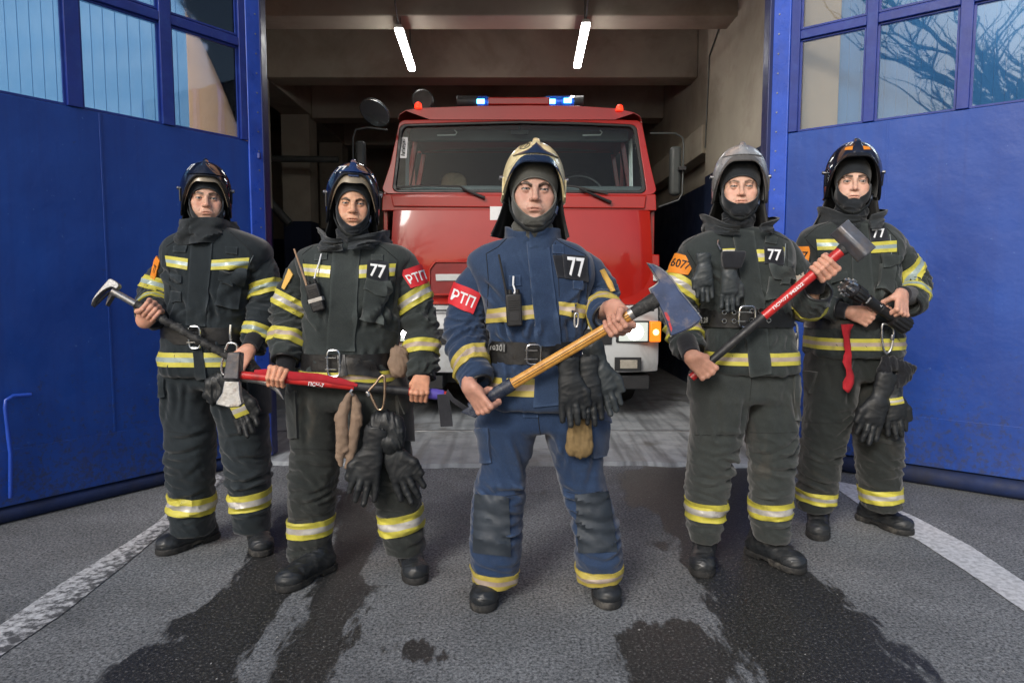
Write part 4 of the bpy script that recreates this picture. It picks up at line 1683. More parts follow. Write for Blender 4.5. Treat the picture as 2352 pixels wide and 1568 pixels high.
        for lz, lx, ly in s.legs:
            l0, l1 = lz.min(), lz.max()
            for k in range(9):                                 # breaks at the knee, slanting both ways
                q0 = l0 + (l1 - l0) * rn.uniform(.34, .66)
                c0 = np.interp(q0, lz, lx)
                sg = rn.choice((-1, 1))
                L.append((c0 + sg * .10, q0 + rn.uniform(-.02, .02), c0 - sg * rn.uniform(-.02, .06), q0 - rn.uniform(-.02, .07), rn.uniform(.0035, .007), rn.uniform(.009, .014)))
            for k in range(6):                                 # cloth stacked over the boot
                q0 = l0 + rn.uniform(.05, .26)
                c0 = np.interp(q0, lz, lx)
                sg = rn.choice((-1, 1))
                L.append((c0 + sg * .10, q0, c0 - sg * rn.uniform(0, .08), q0 - rn.uniform(-.015, .04), rn.uniform(.003, .006), rn.uniform(.008, .012)))
            for k in range(3):                                 # long drapes down the thigh
                q0 = l1 - rn.uniform(.0, .08)
                c0 = np.interp(q0, lz, lx) + rn.uniform(-.07, .07)
                L.append((c0, q0, c0 + rn.uniform(-.06, .06), q0 - rn.uniform(.14, .26), rn.uniform(.003, .005), rn.uniform(.011, .016)))
        V = creases(V, vnormals(V, F), L)
        s.trou = mesh('trousers', V, F, s.root, mat, True)
        s.bv['trousers'] = bvh_of(V, F)
        return s

    # ---------- trim
    def leg_band(s, i, y0, y1, kind, sag=.008, skew=0.0, rows=BROWS):
        z, cx, cy = s.legs[i]
        z0, z1 = P(CX, y0, s.Y - .095)[2], P(CX, y1, s.Y - .095)[2]
        n = 56
        g = []
        for k in range(len(rows) + 1):
            zz = z0 + (z1 - z0) * k / len(rows)
            row = []
            for j in range(n + 1):
                q = 2 * math.pi * j / n
                c = np.array([np.interp(zz, z, cx), np.interp(zz, z, cy), zz + sag * math.cos(q) + skew * math.sin(q)])
                d = Vector((math.sin(q), -math.cos(q), 0))
                h = s.bv['trousers'].ray_cast(Vector(c), d)
                p = np.array(h[0]) if h[0] is not None and h[3] < .17 else c + np.array(d) * .08
                row.append((p, np.array(d)))
            g.append(row)
        sheet('reflective_band', s.trou, g, .0050, .008, TRIM[kind], rows)

    def arm_band(s, i, t, wd, kind, tilt=(0, 0, 0), rows=BROWS):
        """a band round sleeve i at fraction t of its length; wd in metres"""
        ps, rs, o = s.sleeves[i]
        x = t * (len(ps) - 1)
        k = min(int(x), len(ps) - 2)
        c = ps[k] + (ps[k + 1] - ps[k]) * (x - k)
        ax = ps[min(k + 2, len(ps) - 1)] - ps[max(k - 1, 0)]
        ax = ax / np.linalg.norm(ax) + np.asarray(tilt, float)
        ax /= np.linalg.norm(ax)
        u = np.cross(ax, (0, 1.0, 0))
        u /= np.linalg.norm(u)
        v = np.cross(ax, u)
        n = 64
        g = []
        for kk in range(len(rows) + 1):
            cc = c + ax * wd * (kk / len(rows) - .5)
            row = []
            for j in range(n + 1):
                q = 2 * math.pi * j / n
                d = u * math.cos(q) + v * math.sin(q)
                h = s.bv['sleeve%d' % i].ray_cast(Vector(cc + d * .14), Vector(-d), .14)
                p = np.array(h[0]) if h[0] is not None else cc + d * .065
                row.append((p, d))
            g.append(row)
        # even out along the ring
        A = np.array([[q[0] for q in r] for r in g])
        A0 = A.copy()
        A[:, :-1] = .5 * A[:, :-1] + .25 * (np.roll(A[:, :-1], 1, 1) + np.roll(A[:, :-1], -1, 1))
        A[:, -1] = A[:, 0]
        DD = np.array([[q[1] for q in r] for r in g])
        A = A + DD * np.clip(((A0 - A) * DD).sum(2), 0, None)[:, :, None]
        g = [[(A[a, b], g[a][b][1]) for b in range(n + 1)] for a in range(len(g))]
        sheet('reflective_band', o.parent, g, .0055, .009, TRIM[kind], rows)

    def hoop(s, name, y0, y1, off, thick, mat, q0=-180, q1=180, rows=None, parent=None, sag=.0, n=64, dz=0.0):
        """a strap round the trunk; angles from straight ahead (towards the camera), positive to the picture's right"""
        z0, z1 = P(CX, y0, s.Y - .1)[2], P(CX, y1, s.Y - .1)[2]
        m = len(rows) if rows else 4
        A = []
        dirs = []
        for k in range(m + 1):
            row = []
            for j in range(n + 1):
                q = R(q0 + (q1 - q0) * j / n)
                zz = z0 + (z1 - z0) * k / m - sag * math.cos(q) + dz * math.sin(q)
                c = s.axis_at(zz)
                d = np.array([math.sin(q), -math.cos(q), 0])
                h = s.bv['coat'].ray_cast(Vector(c), Vector(d))
                row.append(np.array(h[0]) if h[0] is not None else c + d * .15)
                if k == 0:
                    dirs.append(d)
            A.append(row)
        A = np.array(A)
        for _ in range(3):
            B = A.copy()
            A[:, 1:-1] = .5 * B[:, 1:-1] + .25 * (B[:, :-2] + B[:, 2:])
        if not rows:
            A[:, :, :2] = A[:, :, :2].mean(0)[None]
        g = [[(A[k, j], dirs[j]) for j in range(n + 1)] for k in range(m + 1)]
        g = [list(r) for r in g]
        return sheet(name, parent or s.jacket, g, off, thick, mat, rows)

    def patch(s, name, c4, mat, on=('coat',), off=.003, thick=.006, nx=9, ny=7, rows=None, parent=None):
        g = cast_grid([s.bv[k] for k in on], c4, nx, (len(rows) + 1) if rows else ny, s.Y, fixed=bool(rows))
        return sheet(name, parent or s.jacket, g, off, thick, mat, rows)

    def band(s, c4, kind, on=('coat',), nx=9):
        return s.patch('reflective_band', c4, TRIM[kind], on, .0035, .006, nx, rows=BROWS)

    def badge(s, name, c4, mat, txt, tmat, box, on=('coat',), off=.006, thick=.008):
        o, top, nn = s.patch(name, c4, mat, on, off, thick, 9, 7)
        for t_, b_ in zip(txt if isinstance(txt, list) else [txt], box if isinstance(box, list) else [box]):
            q = text_on('lettering', s.jacket, t_, top, nn, b_, tmat)
        return o, top, nn

    def seam(s, pts, on=('coat',), r=.0016, mat=None, name='seam', parent=None):
        out = []
        for a, b in zip(pts, pts[1:]):
            for t in np.linspace(0, 1, 6)[:-1]:
                out.append((a[0] + (b[0] - a[0]) * t, a[1] + (b[1] - a[1]) * t))
        out.append(pts[-1])
        L = []
        for q in out:
            d = Vector(ray(*q)).normalized()
            hs = [h for h in (s.bv[k].ray_cast(Vector(CAM), d) for k in on) if h[0] is not None]
            if hs:
                h = min(hs, key=lambda h: h[3])
                L.append(np.array(h[0]) + np.array(h[1]) * r * .25)
        if len(L) > 2:
            return MB().tube(L, r, 6).build(name, mat or M_SEAM, parent or s.jacket, smooth=True)

    # ---------- boots
    def foot(s, toe_px, dx, leg, L=.30, wd=.112, h=.27):
        t = G(*toe_px)[:2] + np.array([0, .012])
        d = np.array([dx - t[0] / t[1], -1.0])
        d /= np.linalg.norm(d)
        z, cx, cy = s.legs[leg]
        top = np.array([np.interp(h, z, cx), np.interp(h, z, cy), h])
        return s.boot(t - d * L, t, wd, h, None, top)

    def boot(s, heel, toe, wd=.105, h=.26, mat=None, top=None):
        """heel, toe: ground points (x, y); the shaft goes up into the trouser leg"""
        A, B = np.array([*heel, 0.0]), np.array([*toe, 0.0])
        d = B - A
        L = np.linalg.norm(d)
        d /= L
        n = np.array([-d[1], d[0], 0])
        k = wd / .105
        f = SDF(np.minimum(A, B) - .08 - np.array([0, 0, .0]), np.maximum(A, B) + .08 + np.array([0, 0, h + .05]), .0045)
        at = lambda u, v, z: A + d * u * L + n * v + np.array([0, 0, z])
        f.cone(at(.16, 0, .055), at(.62, 0, .056), .040 * k, .046 * k, .02)
        f.ball(at(.80, 0, .052), np.array([.052 * k, .052 * k, .045 * k]), .02)
        f.ball(at(.86, 0, .050), np.array([.044 * k, .044 * k, .042 * k]), .015)
        f.cone(at(.34, 0, .10), at(.62, 0, .075), .045 * k, .036 * k, .025)
        T = at(.20, 0, h) if top is None else np.array(top)
        f.cone(at(.22, 0, .08), T, .048 * k, .052 * k, .025)
        Z = f.ax[2][None, None, :]
        f.d = np.maximum(f.d, (.022 - Z) + 0 * f.d).astype(np.float32)
        V, F = f.mesh()
        V = relax(V, F, 1)
        lowz = V[:, 2] < .13
        V[lowz, 2] = .022 + (V[lowz, 2] - .022) * .82
        V[~lowz, 2] -= .0194
        N = vnormals(V, F)
        V = V + N * (.0022 * fold_noise(V[:, 2] * 1.0 + V[:, 1] * .6, V[:, :2], .03, .09, 1, A[0] * 9))[:, None]
        o = mesh('boot', V, F, s.root, mat or M_BOOT, True)
        g = SDF(np.minimum(A, B) - .08 - np.array([0, 0, .0]), np.maximum(A, B) + .08 + np.array([0, 0, .05]), .0042)
        for u, r_ in ((.12, .042), (.25, .041), (.45, .041), (.65, .048), (.8, .051), (.87, .046)):
            pass
        us = [.13, .30, .48, .66, .80, .86]
        rs_ = [.043, .041, .042, .050, .053, .048]
        for (u0, r0), (u1, r1) in zip(list(zip(us, rs_))[:-1], list(zip(us, rs_))[1:]):
            g.cone(at(u0, 0, 0.014), at(u1, 0, 0.014), r0 * k, r1 * k, .006)
        Zg = g.ax[2][None, None, :]
        Xg, Yg = g.ax[0][:, None, None], g.ax[1][None, :, None]
        U = ((Xg - A[0]) * d[0] + (Yg - A[1]) * d[1]) / L
        g.d = np.maximum(np.maximum(g.d, np.abs(Zg - .0165) - .0145), np.where((U > .34) & (U < .52), .013 - Zg, -1)).astype(np.float32)
        V, F = g.mesh()
        mesh('sole', V, F, o, M_SOLE, True).data.set_sharp_from_angle(angle=R(50))
        return o

    # ---------- head, hood, helmet
    def head(s, eye, sc, yaw, pitch, roll, f):
        c = P(eye[0], eye[1], s.Y - .085 * sc)
        s.HM = Matrix.Translation(Vector(c)) @ Matrix.Rotation(R(yaw), 4, 'Z') @ Matrix.Rotation(R(roll), 4, 'Y') @ Matrix.Rotation(R(pitch), 4, 'X') @ Matrix.Scale(sc, 4) @ Matrix.Translation((0, .085, 0))
        s.hs = sc
        s.face = f
        sk, hood = head_fields(f)
        s.headV, s.headF = sk.mesh()
        # hood
        hz, w_, zt, zb = f['hole']
        d = hood - f.get('hoodt', .0075)
        X, Yy, Z = sk.ax[0][:, None, None], sk.ax[1][None, :, None], sk.ax[2][None, None, :]
        zc, hh = (zt + zb) / 2, (zt - zb) / 2
        e = np.where(Z > hz, np.abs((Z - hz) / (zt - hz)), np.abs((Z - hz) / (zb - hz))) + 0 * Z
        pw = np.where(Z > hz, 2.2, f.get('vpow', 2.0))
        taper = np.clip(1 - np.abs(e) ** pw, 0, 1)
        half = w_ * taper ** np.where(Z > hz, .5, f.get('vtap', .62))
        hole = np.where((Z < zt) & (Z > zb), np.abs(X) - half, .02)
        hole = np.maximum(hole, Yy + .018) + 0 * d
        d2 = np.maximum(d, -(hole * .8))
        q = SDF.__new__(SDF)
        q.lo, q.h, q.n, q.ax, q.d = sk.lo, sk.h, sk.n, sk.ax, d2.astype(np.float32)
        # bulky folds round the chin and neck
        bu = f.get('bulge', 1.0)
        q.cone((-.052, -.02, -.125), (0, -.060 - .006 * bu, -.147), .020, .014 + .008 * bu, .02)
        q.cone((.052, -.02, -.125), (0, -.060 - .006 * bu, -.147), .020, .014 + .008 * bu, .02)
        q.cone((0, .0, -.16), (0, .02, -.21), .058 + .008 * bu, .062 + .01 * bu, .02)
        V, F = q.mesh()
        N = vnormals(V, F)
        V = V + N * (.0035 * sm(-.09, -.13, V[:, 2]) * (fold_noise(V[:, 2], V[:, :2], .028, .09, 1, eye[0]) - .2))[:, None]
        s.hood = mesh('hood', s.to_world(V), F, s.root, f['hood'], True)
        # face-opening hem
        hem = []
        for k in range(56):
            a_ = 2 * math.pi * k / 56
            zz = hz + (zt - hz) * math.sin(a_) if math.sin(a_) > 0 else hz - (zb - hz) * math.sin(a_)
            ee = abs(math.sin(a_))
            hw = w_ * max(1 - ee ** (2.2 if math.sin(a_) > 0 else f.get('vpow', 2.0)), 0) ** (.5 if math.sin(a_) > 0 else f.get('vtap', .62))
            hem.append((hw * (1 if math.cos(a_) > 0 else -1), zz))
        hv = BVHTree.FromPolygons((V).tolist(), F.tolist())
        L = []
        for x, z in hem:
            h = hv.ray_cast(Vector((x * 1.035, -.3, zc + (z - zc) * 1.03)), Vector((0, 1, 0)))
            if h[0] is not None and h[0].y < .02:
                L.append(h[0])
        L = [np.array(s.HM @ q_) for q_ in L]
        if len(L) > 10:
            MB().tube(L, .0024, 6, closed=True).build('hem', f['hood'], s.hood, smooth=True)
        # eyes
        for x in (-1, 1):
            ec = Vector((x * .0315, -.0765, -.003))
            look = f.get('look', (0, 0))
            mb = MB()
            Ve, Fe, Me = [], [], []
            nr, ns = 14, 24
            dirv = Vector((look[0], -1, look[1])).normalized()
            u = dirv.cross(Vector((0, 0, 1))).normalized()
            v = u.cross(dirv)
            for i in range(nr + 1):
                th = math.pi * i / nr * .62
                th = (i / nr) ** 1.2 * math.pi * .62
                rad = .0130 + (.0007 if th < .46 else 0)
                for j in range(ns):
                    q_ = 2 * math.pi * j / ns
                    Ve.append(s.HM @ (ec + (dirv * math.cos(th) + (u * math.cos(q_) + v * math.sin(q_)) * math.sin(th)) * rad))
            for i in range(nr):
                th = ((i + .5) / nr) ** 1.2 * math.pi * .62
                for j in range(ns):
                    Fe.append((i * ns + j, i * ns + (j + 1) % ns, (i + 1) * ns + (j + 1) % ns, (i + 1) * ns + j))
                    Me.append(2 if th < .21 else 1 if th < .49 else 0)
            mesh('eye', Ve, Fe, s.root, [M_SCLERA, f['iris'], M_PUPIL], True, fmat=Me)
        return s

    def to_world(s, V):
        M = np.array(s.HM)
        return V @ M[:3, :3].T + M[:3, 3]

    def body(s):
        """one continuous skin: trunk and limbs under the clothes, neck, head and both hands"""
        z = s.tz
        zc = (z[0] + z[-1]) / 2
        f = SDF((s.tcx.mean() - .75, s.Y - .55, .03), (s.tcx.mean() + .75, s.Y + .25, s.to_world(np.array([[0, .03, -.17]]))[0][2] + .02), .013)
        top = s.axis_at(z[-1])
        nb = s.to_world(np.array([[0, .022, -.09], [0, .032, -.205]]))
        f.cone(top - (0, 0, .20), s.axis_at(z[0]), .085, .09, .03)
        f.cone(nb[0], nb[1], .054 * s.hs, .057 * s.hs, .02)
        f.cone(nb[1], top - (0, 0, .2), .057, .07, .03)
        for ps, rs, d in s.arms:
            f.cone(top - (0, 0, .14), ps[0], .05, .05, .03)
            f.chain(list(ps[:-4]), [.036] * (len(ps) - 4), .015)
        for i, V, F, Wp, dd, wr in s.hands:
            f.chain([s.arms[i][0][-5], Wp + dd * .045, Wp], [.034, .029 * s.s, .028 * s.s], .012)
        hipz = s.legs[0][0][-1] if s.legs[0][0][-1] > s.legs[0][0][0] else s.legs[0][0][0]
        for lz, lx, ly in s.legs:
            f.chain([s.axis_at(z[0])] + [np.array([np.interp(q, lz, lx), np.interp(q, lz, ly), q]) for q in (lz.min() + (lz.max() - lz.min()) * np.array([.88, .5, .15]))], [.06, .055, .05, .042], .02)
        V, F = f.mesh()
        nz = s.to_world(np.array([[0, .029, -.165]]))[0]
        nax = np.array(s.HM.to_3x3() @ Vector((0, .06, -1)).normalized())
        nax /= np.linalg.norm(nax)
        near_neck = np.linalg.norm(V - nz, axis=1) < .16
        kill = near_neck & ((V - nz) @ (-nax) > 0)
        for i, Vh, Fh, Wp, dd, wr in s.hands:
            kill |= (np.linalg.norm(V - Wp, axis=1) < .075) & ((V - (Wp + dd * .046)) @ (-dd) > 0)
        F = F[~kill[F].any(1)]
        hv = s.to_world(s.headV)
        hF = s.headF
        keep = (hv - nz) @ nax < -.004
        hF = hF[keep[hF].all(1)]
        allV, allF = [V, hv], [F, hF + len(V)]
        off = len(V) + len(hv)
        tri = []
        la, lb = open_loop(V, F, nz), open_loop(hv, hF, nz)
        joins = [(la, [q + len(V) for q in lb], nax)]
        for i, Vh, Fh, Wp, dd, wr in s.hands:
            la, lb = open_loop(V, F, Wp + dd * .046), open_loop(Vh, Fh, Wp + dd * .046)
            joins.append((la, [q + off for q in lb], dd))
            allV.append(Vh)
            allF.append(Fh + off)
            off += len(Vh)
        AV, AF = np.concatenate(allV), np.concatenate(allF)
        for la, lb, ax in joins:
            if len(la) > 5 and len(lb) > 5:
                tri += stitch(AV, la, lb, ax)
        used = np.zeros(len(AV), bool)
        used[AF.ravel()] = True
        re = np.cumsum(used) - 1
        faces = re[AF].tolist() + [tuple(int(re[i]) for i in t) for t in tri]
        hl = np.full((len(AV), 3), 9.0)
        hl[len(V):len(V) + len(hv)] = s.headV
        col = tone_of(hl, s.face)
        base = np.array(s.face.get('skin'))
        # hands: redder knuckles
        o_ = len(V) + len(hv)
        for i, Vh, Fh, Wp, dd, wr in s.hands:
            g = gnoise(Vh * 45)
            col[o_:o_ + len(Vh)] = base * (np.array(s.face.get('handtone', (.98, .84, .80)))) * (1 + .10 * g[:, None])
            o_ += len(Vh)
        o = mesh('body', AV[used], faces, s.root, M_SKIN, True)
        bm = bmesh.new()
        bm.from_mesh(o.data)
        bmesh.ops.recalc_face_normals(bm, faces=bm.faces)
        bm.to_mesh(o.data)
        bm.free()
        a = o.data.attributes.new('tone', 'FLOAT_COLOR', 'POINT')
        cc = np.ones((used.sum(), 4), np.float32)
        cc[:, :3] = col[used]
        a.data.foreach_set('color', cc.ravel())
        s.bodyo = o
        return s

    def collar(s, mat, zb, zt, rb, rt, gap=20, tilt=.02, cyo=.02, front=.0, flare=.012, wav=.004):
        """stand-up collar round the neck, open or overlapped at the front by gap degrees; heights relative to the eyes"""
        n, m = 80, 16
        g = []
        ex = s.to_world(np.array([[0, .03, 0]]))[0]
        for k in range(m):
            t = k / (m - 1)
            row = []
            for j in range(n + 1):
                q = R(-180 + gap / 2 + (360 - gap) * j / n)        # starts at the front
                fr = math.cos(q + math.pi)
                rr = rb + (rt - rb) * t + flare * max(0, t - .6) / .4 + wav * math.sin(q * 5 + t * 3) + .010 * (j / n)
                rr += wav * 1.1 * float(fold_noise(np.array([t * .10 + .02 * math.sin(q * 2)]), np.array([[math.sin(q) * .12, math.cos(q) * .12]]), .042, .10, 1, rb * 70)[0]) * (.3 + .7 * math.sin(math.pi * min(t * 1.1, 1)))
                back = (1 - fr) / 2
                zz = zb + (zt - zb - front * max(fr, 0) ** 1.5) * t + .006 * math.sin(q * 3)
                p = np.array([ex[0] + rr * math.sin(q), ex[1] + cyo + rr * 1.12 * math.cos(q), ex[2] + zz * s.hs])
                dn = np.array([math.sin(q), math.cos(q), .0])
                row.append((p, dn))
            g.append(row[::-1])
        o, t_, n_ = sheet('collar', s.jacket, g[::-1], .004, .012, mat)
        return o

    # helmet shell point at azimuth a (0 = front, + to the picture's right) and profile v (0 top .. 1 lower edge)
    def hp(s, a, th, out=0.0):
        H = s.H
        if th <= 90:
            z = H['zc'] + (H['rz'] + out) * math.cos(R(th))
            k = math.sin(R(th)) ** .92
        else:
            z = H['zc'] - (th - 90) / 90 * .15
            k = 1 - .10 * ((th - 90) / 90) ** 2 * 1.2
        rx, ry = H['rx'] + out, H['ry'] + out
        ax_ = math.sin(R(a))
        ay_ = -math.cos(R(a))
        return np.array([rx * k * ax_, H['cy'] + ry * k * ay_, z])

    def helmet(s, mats, zf=.105, zs=-.07, zk=-.055, hs=1.0, front='plate', num=None, numbox=None, curtain=True, peak=None, visor=None, strap=None, tilt=0.0):
        s.H = dict(rx=.1150 * hs, ry=.142 * hs, rz=.150 * hs, zc=.032, cy=.008)
        H = s.H
        up = s.to_world
        edge = lambda a: (zf + (zs - zf) * float(sm(16, 86, abs(a))) ** 1.25 if abs(a) < 84 else zs + (zk - zs) * float(sm(84, 130, abs(a))))

        def th_of(z):
            if z >= H['zc']:
                return math.degrees(math.acos(min(1, (z - H['zc']) / H['rz'])))
            return 90 + (H['zc'] - z) / .15 * 90
        root = None
        g = []
        na, nv = 72, 18
        for k in range(nv + 1):
            row = []
            for j in range(na + 1):
                a = -180 + 360 * j / na
                te = th_of(edge(a))
                th = 4 + (te - 4) * k / nv
                p = s.hp(a, th)
                e = 1e-2
                pa, pt_ = s.hp(a + .5, th), s.hp(a, min(th + .5, 175))
                n = np.cross(pa - p, pt_ - p)
                n /= np.linalg.norm(n) + 1e-12
                if n.dot(p - np.array([0, H['cy'], H['zc'] - .02])) < 0:
                    n = -n
                row.append((p, n))
            g.append(row)
        gw = [[(up(p[None])[0], np.array(s.HM.to_3x3().normalized() @ Vector(n))) for p, n in r] for r in g]
        shell, _, _ = sheet('helmet', s.root, gw, .0, .006, mats['shell'])
        tp = up(np.array([s.hp(0, 0, .001)]))[0]
        # crown cap closes the pole
        capV = [up(s.hp(a, 4.2, .0006)[None])[0] for a in np.arange(-180, 180, 15)] + [tp]
        mesh('crown_cap', capV, [(i, (i + 1) % 24, 24) for i in range(24)], shell, mats['shell'], True)
        # rim bead
        rim = [up((s.hp(a, th_of(edge(a)), .001))[None])[0] for a in np.linspace(-180, 180, 96)[:-1]]
        MB().tube(rim, .0048 * s.hs, 8, closed=True).build('rim', mats['rim'], shell, smooth=True)
        # inner liner keeps the inside dark
        gl_ = [[(up((s.hp(a, 6 + (th_of(edge(a) + .012) - 6) * k / 8, -.012))[None])[0], np.array([0, 0, 1.0])) for a in np.linspace(-180, 180, 40)] for k in range(9)]
        sheet('liner', shell, gl_, 0, .002, M_CURT)
        # comb along the crown
        cg = []
        for t in np.linspace(0, 1, 26):
            ang = -58 + 150 * t                       # front -> back over the top
            hgt = .0135 * float(sm(0, .22, t) * sm(1.0, .75, t)) * H.get('comb', 1) * hs
            wid = (.012 + .010 * (1 - float(sm(0, .35, t)))) * hs
            row = []
            for q, hh in ((-1, 0), (-.72, .85), (-.3, 1.06), (.3, 1.06), (.72, .85), (1, 0)):
                aa = 0 if ang < 0 else 180
                base = s.hp(aa, abs(ang), hgt * hh - .001)
                base[0] += q * wid
                row.append((up(base[None])[0], np.array(s.HM.to_3x3().normalized() @ Vector((q * .6, -.2, 1)).normalized())))
            cg.append(row)
        sheet('comb', shell, cg, 0, .004, mats['comb'])
        # front plate that fans out from the comb
        if front == 'plate':
            fg = []
            for k in range(11):
                t = k / 10
                th = 17 + (th_of(zf) - 19.5) * t
                hw = 6 + 6 * t + 60 * t ** 8
                row = []
                for j in range(13):
                    u_ = -1 + 2 * j / 12
                    a = u_ * hw / max(math.sin(R(th)), .35) * .62
                    lift = .0055 + .005 * (1 - abs(u_)) * (1 - t * .4)
                    row.append((up(s.hp(a, th, lift)[None])[0], np.array(s.HM.to_3x3().normalized() @ Vector((math.sin(R(a)), -math.cos(R(a)), .5)).normalized())))
                fg.append(row)
            sheet('front_plate', shell, fg, 0, .008, mats['plate'])
        # peak: a lip along the front edge
        if peak:
            pg = []
            for k in range(4):
                row = []
                for j in range(33):
                    a = -78 + 156 * j / 32
                    fall = math.cos(R(a * 90 / 78)) ** .6 if abs(a) < 78 else 0
                    fall = fall ** 1.4
                    t = k / 3
                    p = s.hp(a, th_of(edge(a)) + 1, .004)
                    p = p + np.array([math.sin(R(a)) * .35, -math.cos(R(a)), 0]) * peak[0] * t * fall + np.array([0, 0, -peak[1] * t * fall + .004 * (1 - t)])
                    row.append((up(p[None])[0], np.array(s.HM.to_3x3().normalized() @ Vector((0, -.5, 1)).normalized())))
                pg.append(row)
            sheet('peak', shell, pg, 0, .005, mats['peak'])
        if visor:                                       # visor pushed up under the shell edge
            vg = []
            for k in range(5):
                row = []
                for j in range(29):
                    a = -66 + 132 * j / 28
                    t = k / 4
                    zz = edge(a) + .006 - (visor[0] * (1 - (abs(a) / 70) ** 2)) * t
                    p = s.hp(a, th_of(max(zz, H['zc'] + .001)), -.010)
                    p[2] = zz
                    row.append((up(p[None])[0], np.array(s.HM.to_3x3().normalized() @ Vector((math.sin(R(a)), -math.cos(R(a)), 0)))))
                vg.append(row)
            sheet('visor', shell, vg, 0, .003, mats['visor'])
        # side bolts
        for sg in (-1, 1):
            p, p2 = s.hp(sg * 84, 84, -.002), s.hp(sg * 84, 84, .012)
            MB().tube([up(p[None])[0], up(p2[None])[0]], [.009 * s.hs, .008 * s.hs], 14).build('side_bolt', mats['bolt'], shell, bevel=.002)
            q = [up(s.hp(sg * 70, th, .004)[None])[0] for th in (86, 96, 108, 120)]
            MB().tube(q, .0042, 6).build('visor_arm', mats['rim'], shell, smooth=True)
        # neck curtain
        if curtain:
            ng = []
            for k in range(8):
                row = []
                t = k / 7
                for j in range(37):
                    a = 82 + (360 - 164) * j / 36
                    aa = a if a <= 180 else a - 360
                    p = s.hp(aa, th_of(edge(aa) + .01), -.006)
                    fl = .034 * t ** 1.5 * (1 + .25 * math.sin(R(a) * 3)) + .005 * t * math.sin(a * .25)
                    p = p + np.array([math.sin(R(aa)), -math.cos(R(aa)) * .6, 0]) * fl + np.array([0, .012 * t, -.120 * t - .012 * t * abs(math.sin(R(aa)))])
                    row.append((up(p[None])[0], np.array(s.HM.to_3x3().normalized() @ Vector((math.sin(R(aa)), -math.cos(R(aa)), .2)))))
                ng.append(row)
            sheet('neck_curtain', shell, ng, 0, .004, mats.get('curtain', M_CURT))
        # chin strap
        if strap is not None:
            for sg in (-1, 1):
                L = [(sg * .086, -.005, -.02), (sg * .081, -.035, -.065), (sg * .064, -.066, -.105), (sg * .030, -.094, -.137), (0, -.100, -.146)]
                L = [up(np.array([q]))[0] for q in L]
                MB().tube(L, .0085 * s.hs, 8, flat=.3, upv=(0, 0, 1)).build('chin_strap', strap, shell, smooth=True)
            L = [up(np.array([q]))[0] for q in ((.083, -.032, -.05), (.076, -.046, -.078))]
            MB().tube(L, .009 * s.hs, 8, flat=.5).build('strap_buckle', M_GUNM, shell, bevel=.001)
        # painted number
        if num:
            a0, t0, a1, t1 = numbox
            ng = []
            for k in range(5):
                row = []
                for j in range(7):
                    a, th = a0 + (a1 - a0) * j / 6, t0 + (t1 - t0) * k / 4
                    p = s.hp(a, th, .0008)
                    row.append((up(p[None])[0], up(s.hp(a, th, .01)[None])[0] - up(p[None])[0]))
                ng.append(row)
            tp_ = np.array([[q[0] for q in r] for r in ng])
            nn_ = np.array([[q[1] / np.linalg.norm(q[1]) for q in r] for r in ng])
            text_on('lettering', shell, num, tp_, nn_, (0, 0, 1, 1), mats['num'], .0005)
        s.shell = shell
        s.edge, s.th_of = edge, th_of
        return s

    def buckle(s, px, py, w, h, dY, mat=M_GUNM, name='belt_buckle', prongs=2, r=.0045):
        c = P(px, py, s.Y + dY)
        q = []
        for a in np.linspace(0, 2 * math.pi, 29)[:-1]:
            ca, sa = math.cos(a), math.sin(a)
            q.append(c + np.array([w / 2 * np.sign(ca) * abs(ca) ** .45, 0, h / 2 * np.sign(sa) * abs(sa) ** .45]))
        mb = MB().tube(q, r, 8, closed=True)
        for k in range(prongs):
            z = h * (.22 if k == 0 else -.22) if prongs == 2 else 0
            mb.tube([c + (-w / 2 - .008, -.004, z), c + (w / 2 * .5, -.004, z)], r * .8, 6)
        return mb.build(name, mat, s.root, smooth=True)


M_PUPIL = iris_mat('pupil', (.003, .003, .003))
# ================================================================== FIRE ENGINE
YC = 6.2
m_red, nt, b = new_mat('red_engine_paint')
co = coords(nt)
c = ramp(nt, noise(nt, co, 1.4, 5), [(.3, (.30, .007, .004)), (.7, (.39, .012, .006))])
c = mix(nt, ramp(nt, noise(nt, co, 45, 5, .7), [(.70, 0), (.78, .5)]), c, (.12, .03, .03))
nt.links.new(c, b.inputs['Base Color'])
b.inputs['Roughness'].default_value = .34
b.inputs['Coat Weight'].default_value = .8
b.inputs['Specular IOR Level'].default_value = .3
b.inputs['Coat Roughness'].default_value = .07
bump(nt, b, noise(nt, co, 2.0, 3), .10, .02)
m_bump = surf('white_bumper_paint', (.56, .58, .58), .4, 0, .12, 3, dirt=(.20, .19, .17), dirt_amt=.55, dscale=4, coat=.3)
m_rub = surf('black_rubber', (.012, .012, .013), .45, 0, .2, 12, bumps=.15)
m_plast = surf('black_plastic', (.016, .017, .019), .55, 0, .25, 12, bumps=.2)
m_dash = surf('dashboard_grey', (.09, .10, .105), .7)
m_cover = surf('seat_cover_fabric', (.78, .60, .42), .9, 0, .25, 6, dirt=(.12, .07, .04), dirt_amt=.5, dscale=7)
m_seat = surf('dark_seat', (.012, .012, .013), .8)
m_mirr, nt, b = new_mat('mirror_glass')
b.inputs['Base Color'].default_value = (.80, .85, .88, 1)
b.inputs['Metallic'].default_value = 1
b.inputs['Roughness'].default_value = .25
m_mirb = surf('mirror_housing', (.035, .042, .042), .55)
m_tyre = surf('tyre', (.012, .012, .012), .85, bumps=.4)
m_chrome2 = M_STEELBRIGHT = surf('polished_reflector', (.7, .7, .7), .15, 1.0, .1)
m_head = emis('headlamp_lit', (1.0, .97, .90), 14.0)
m_amb = emis('indicator_lit', (1.0, .20, .008), .75)
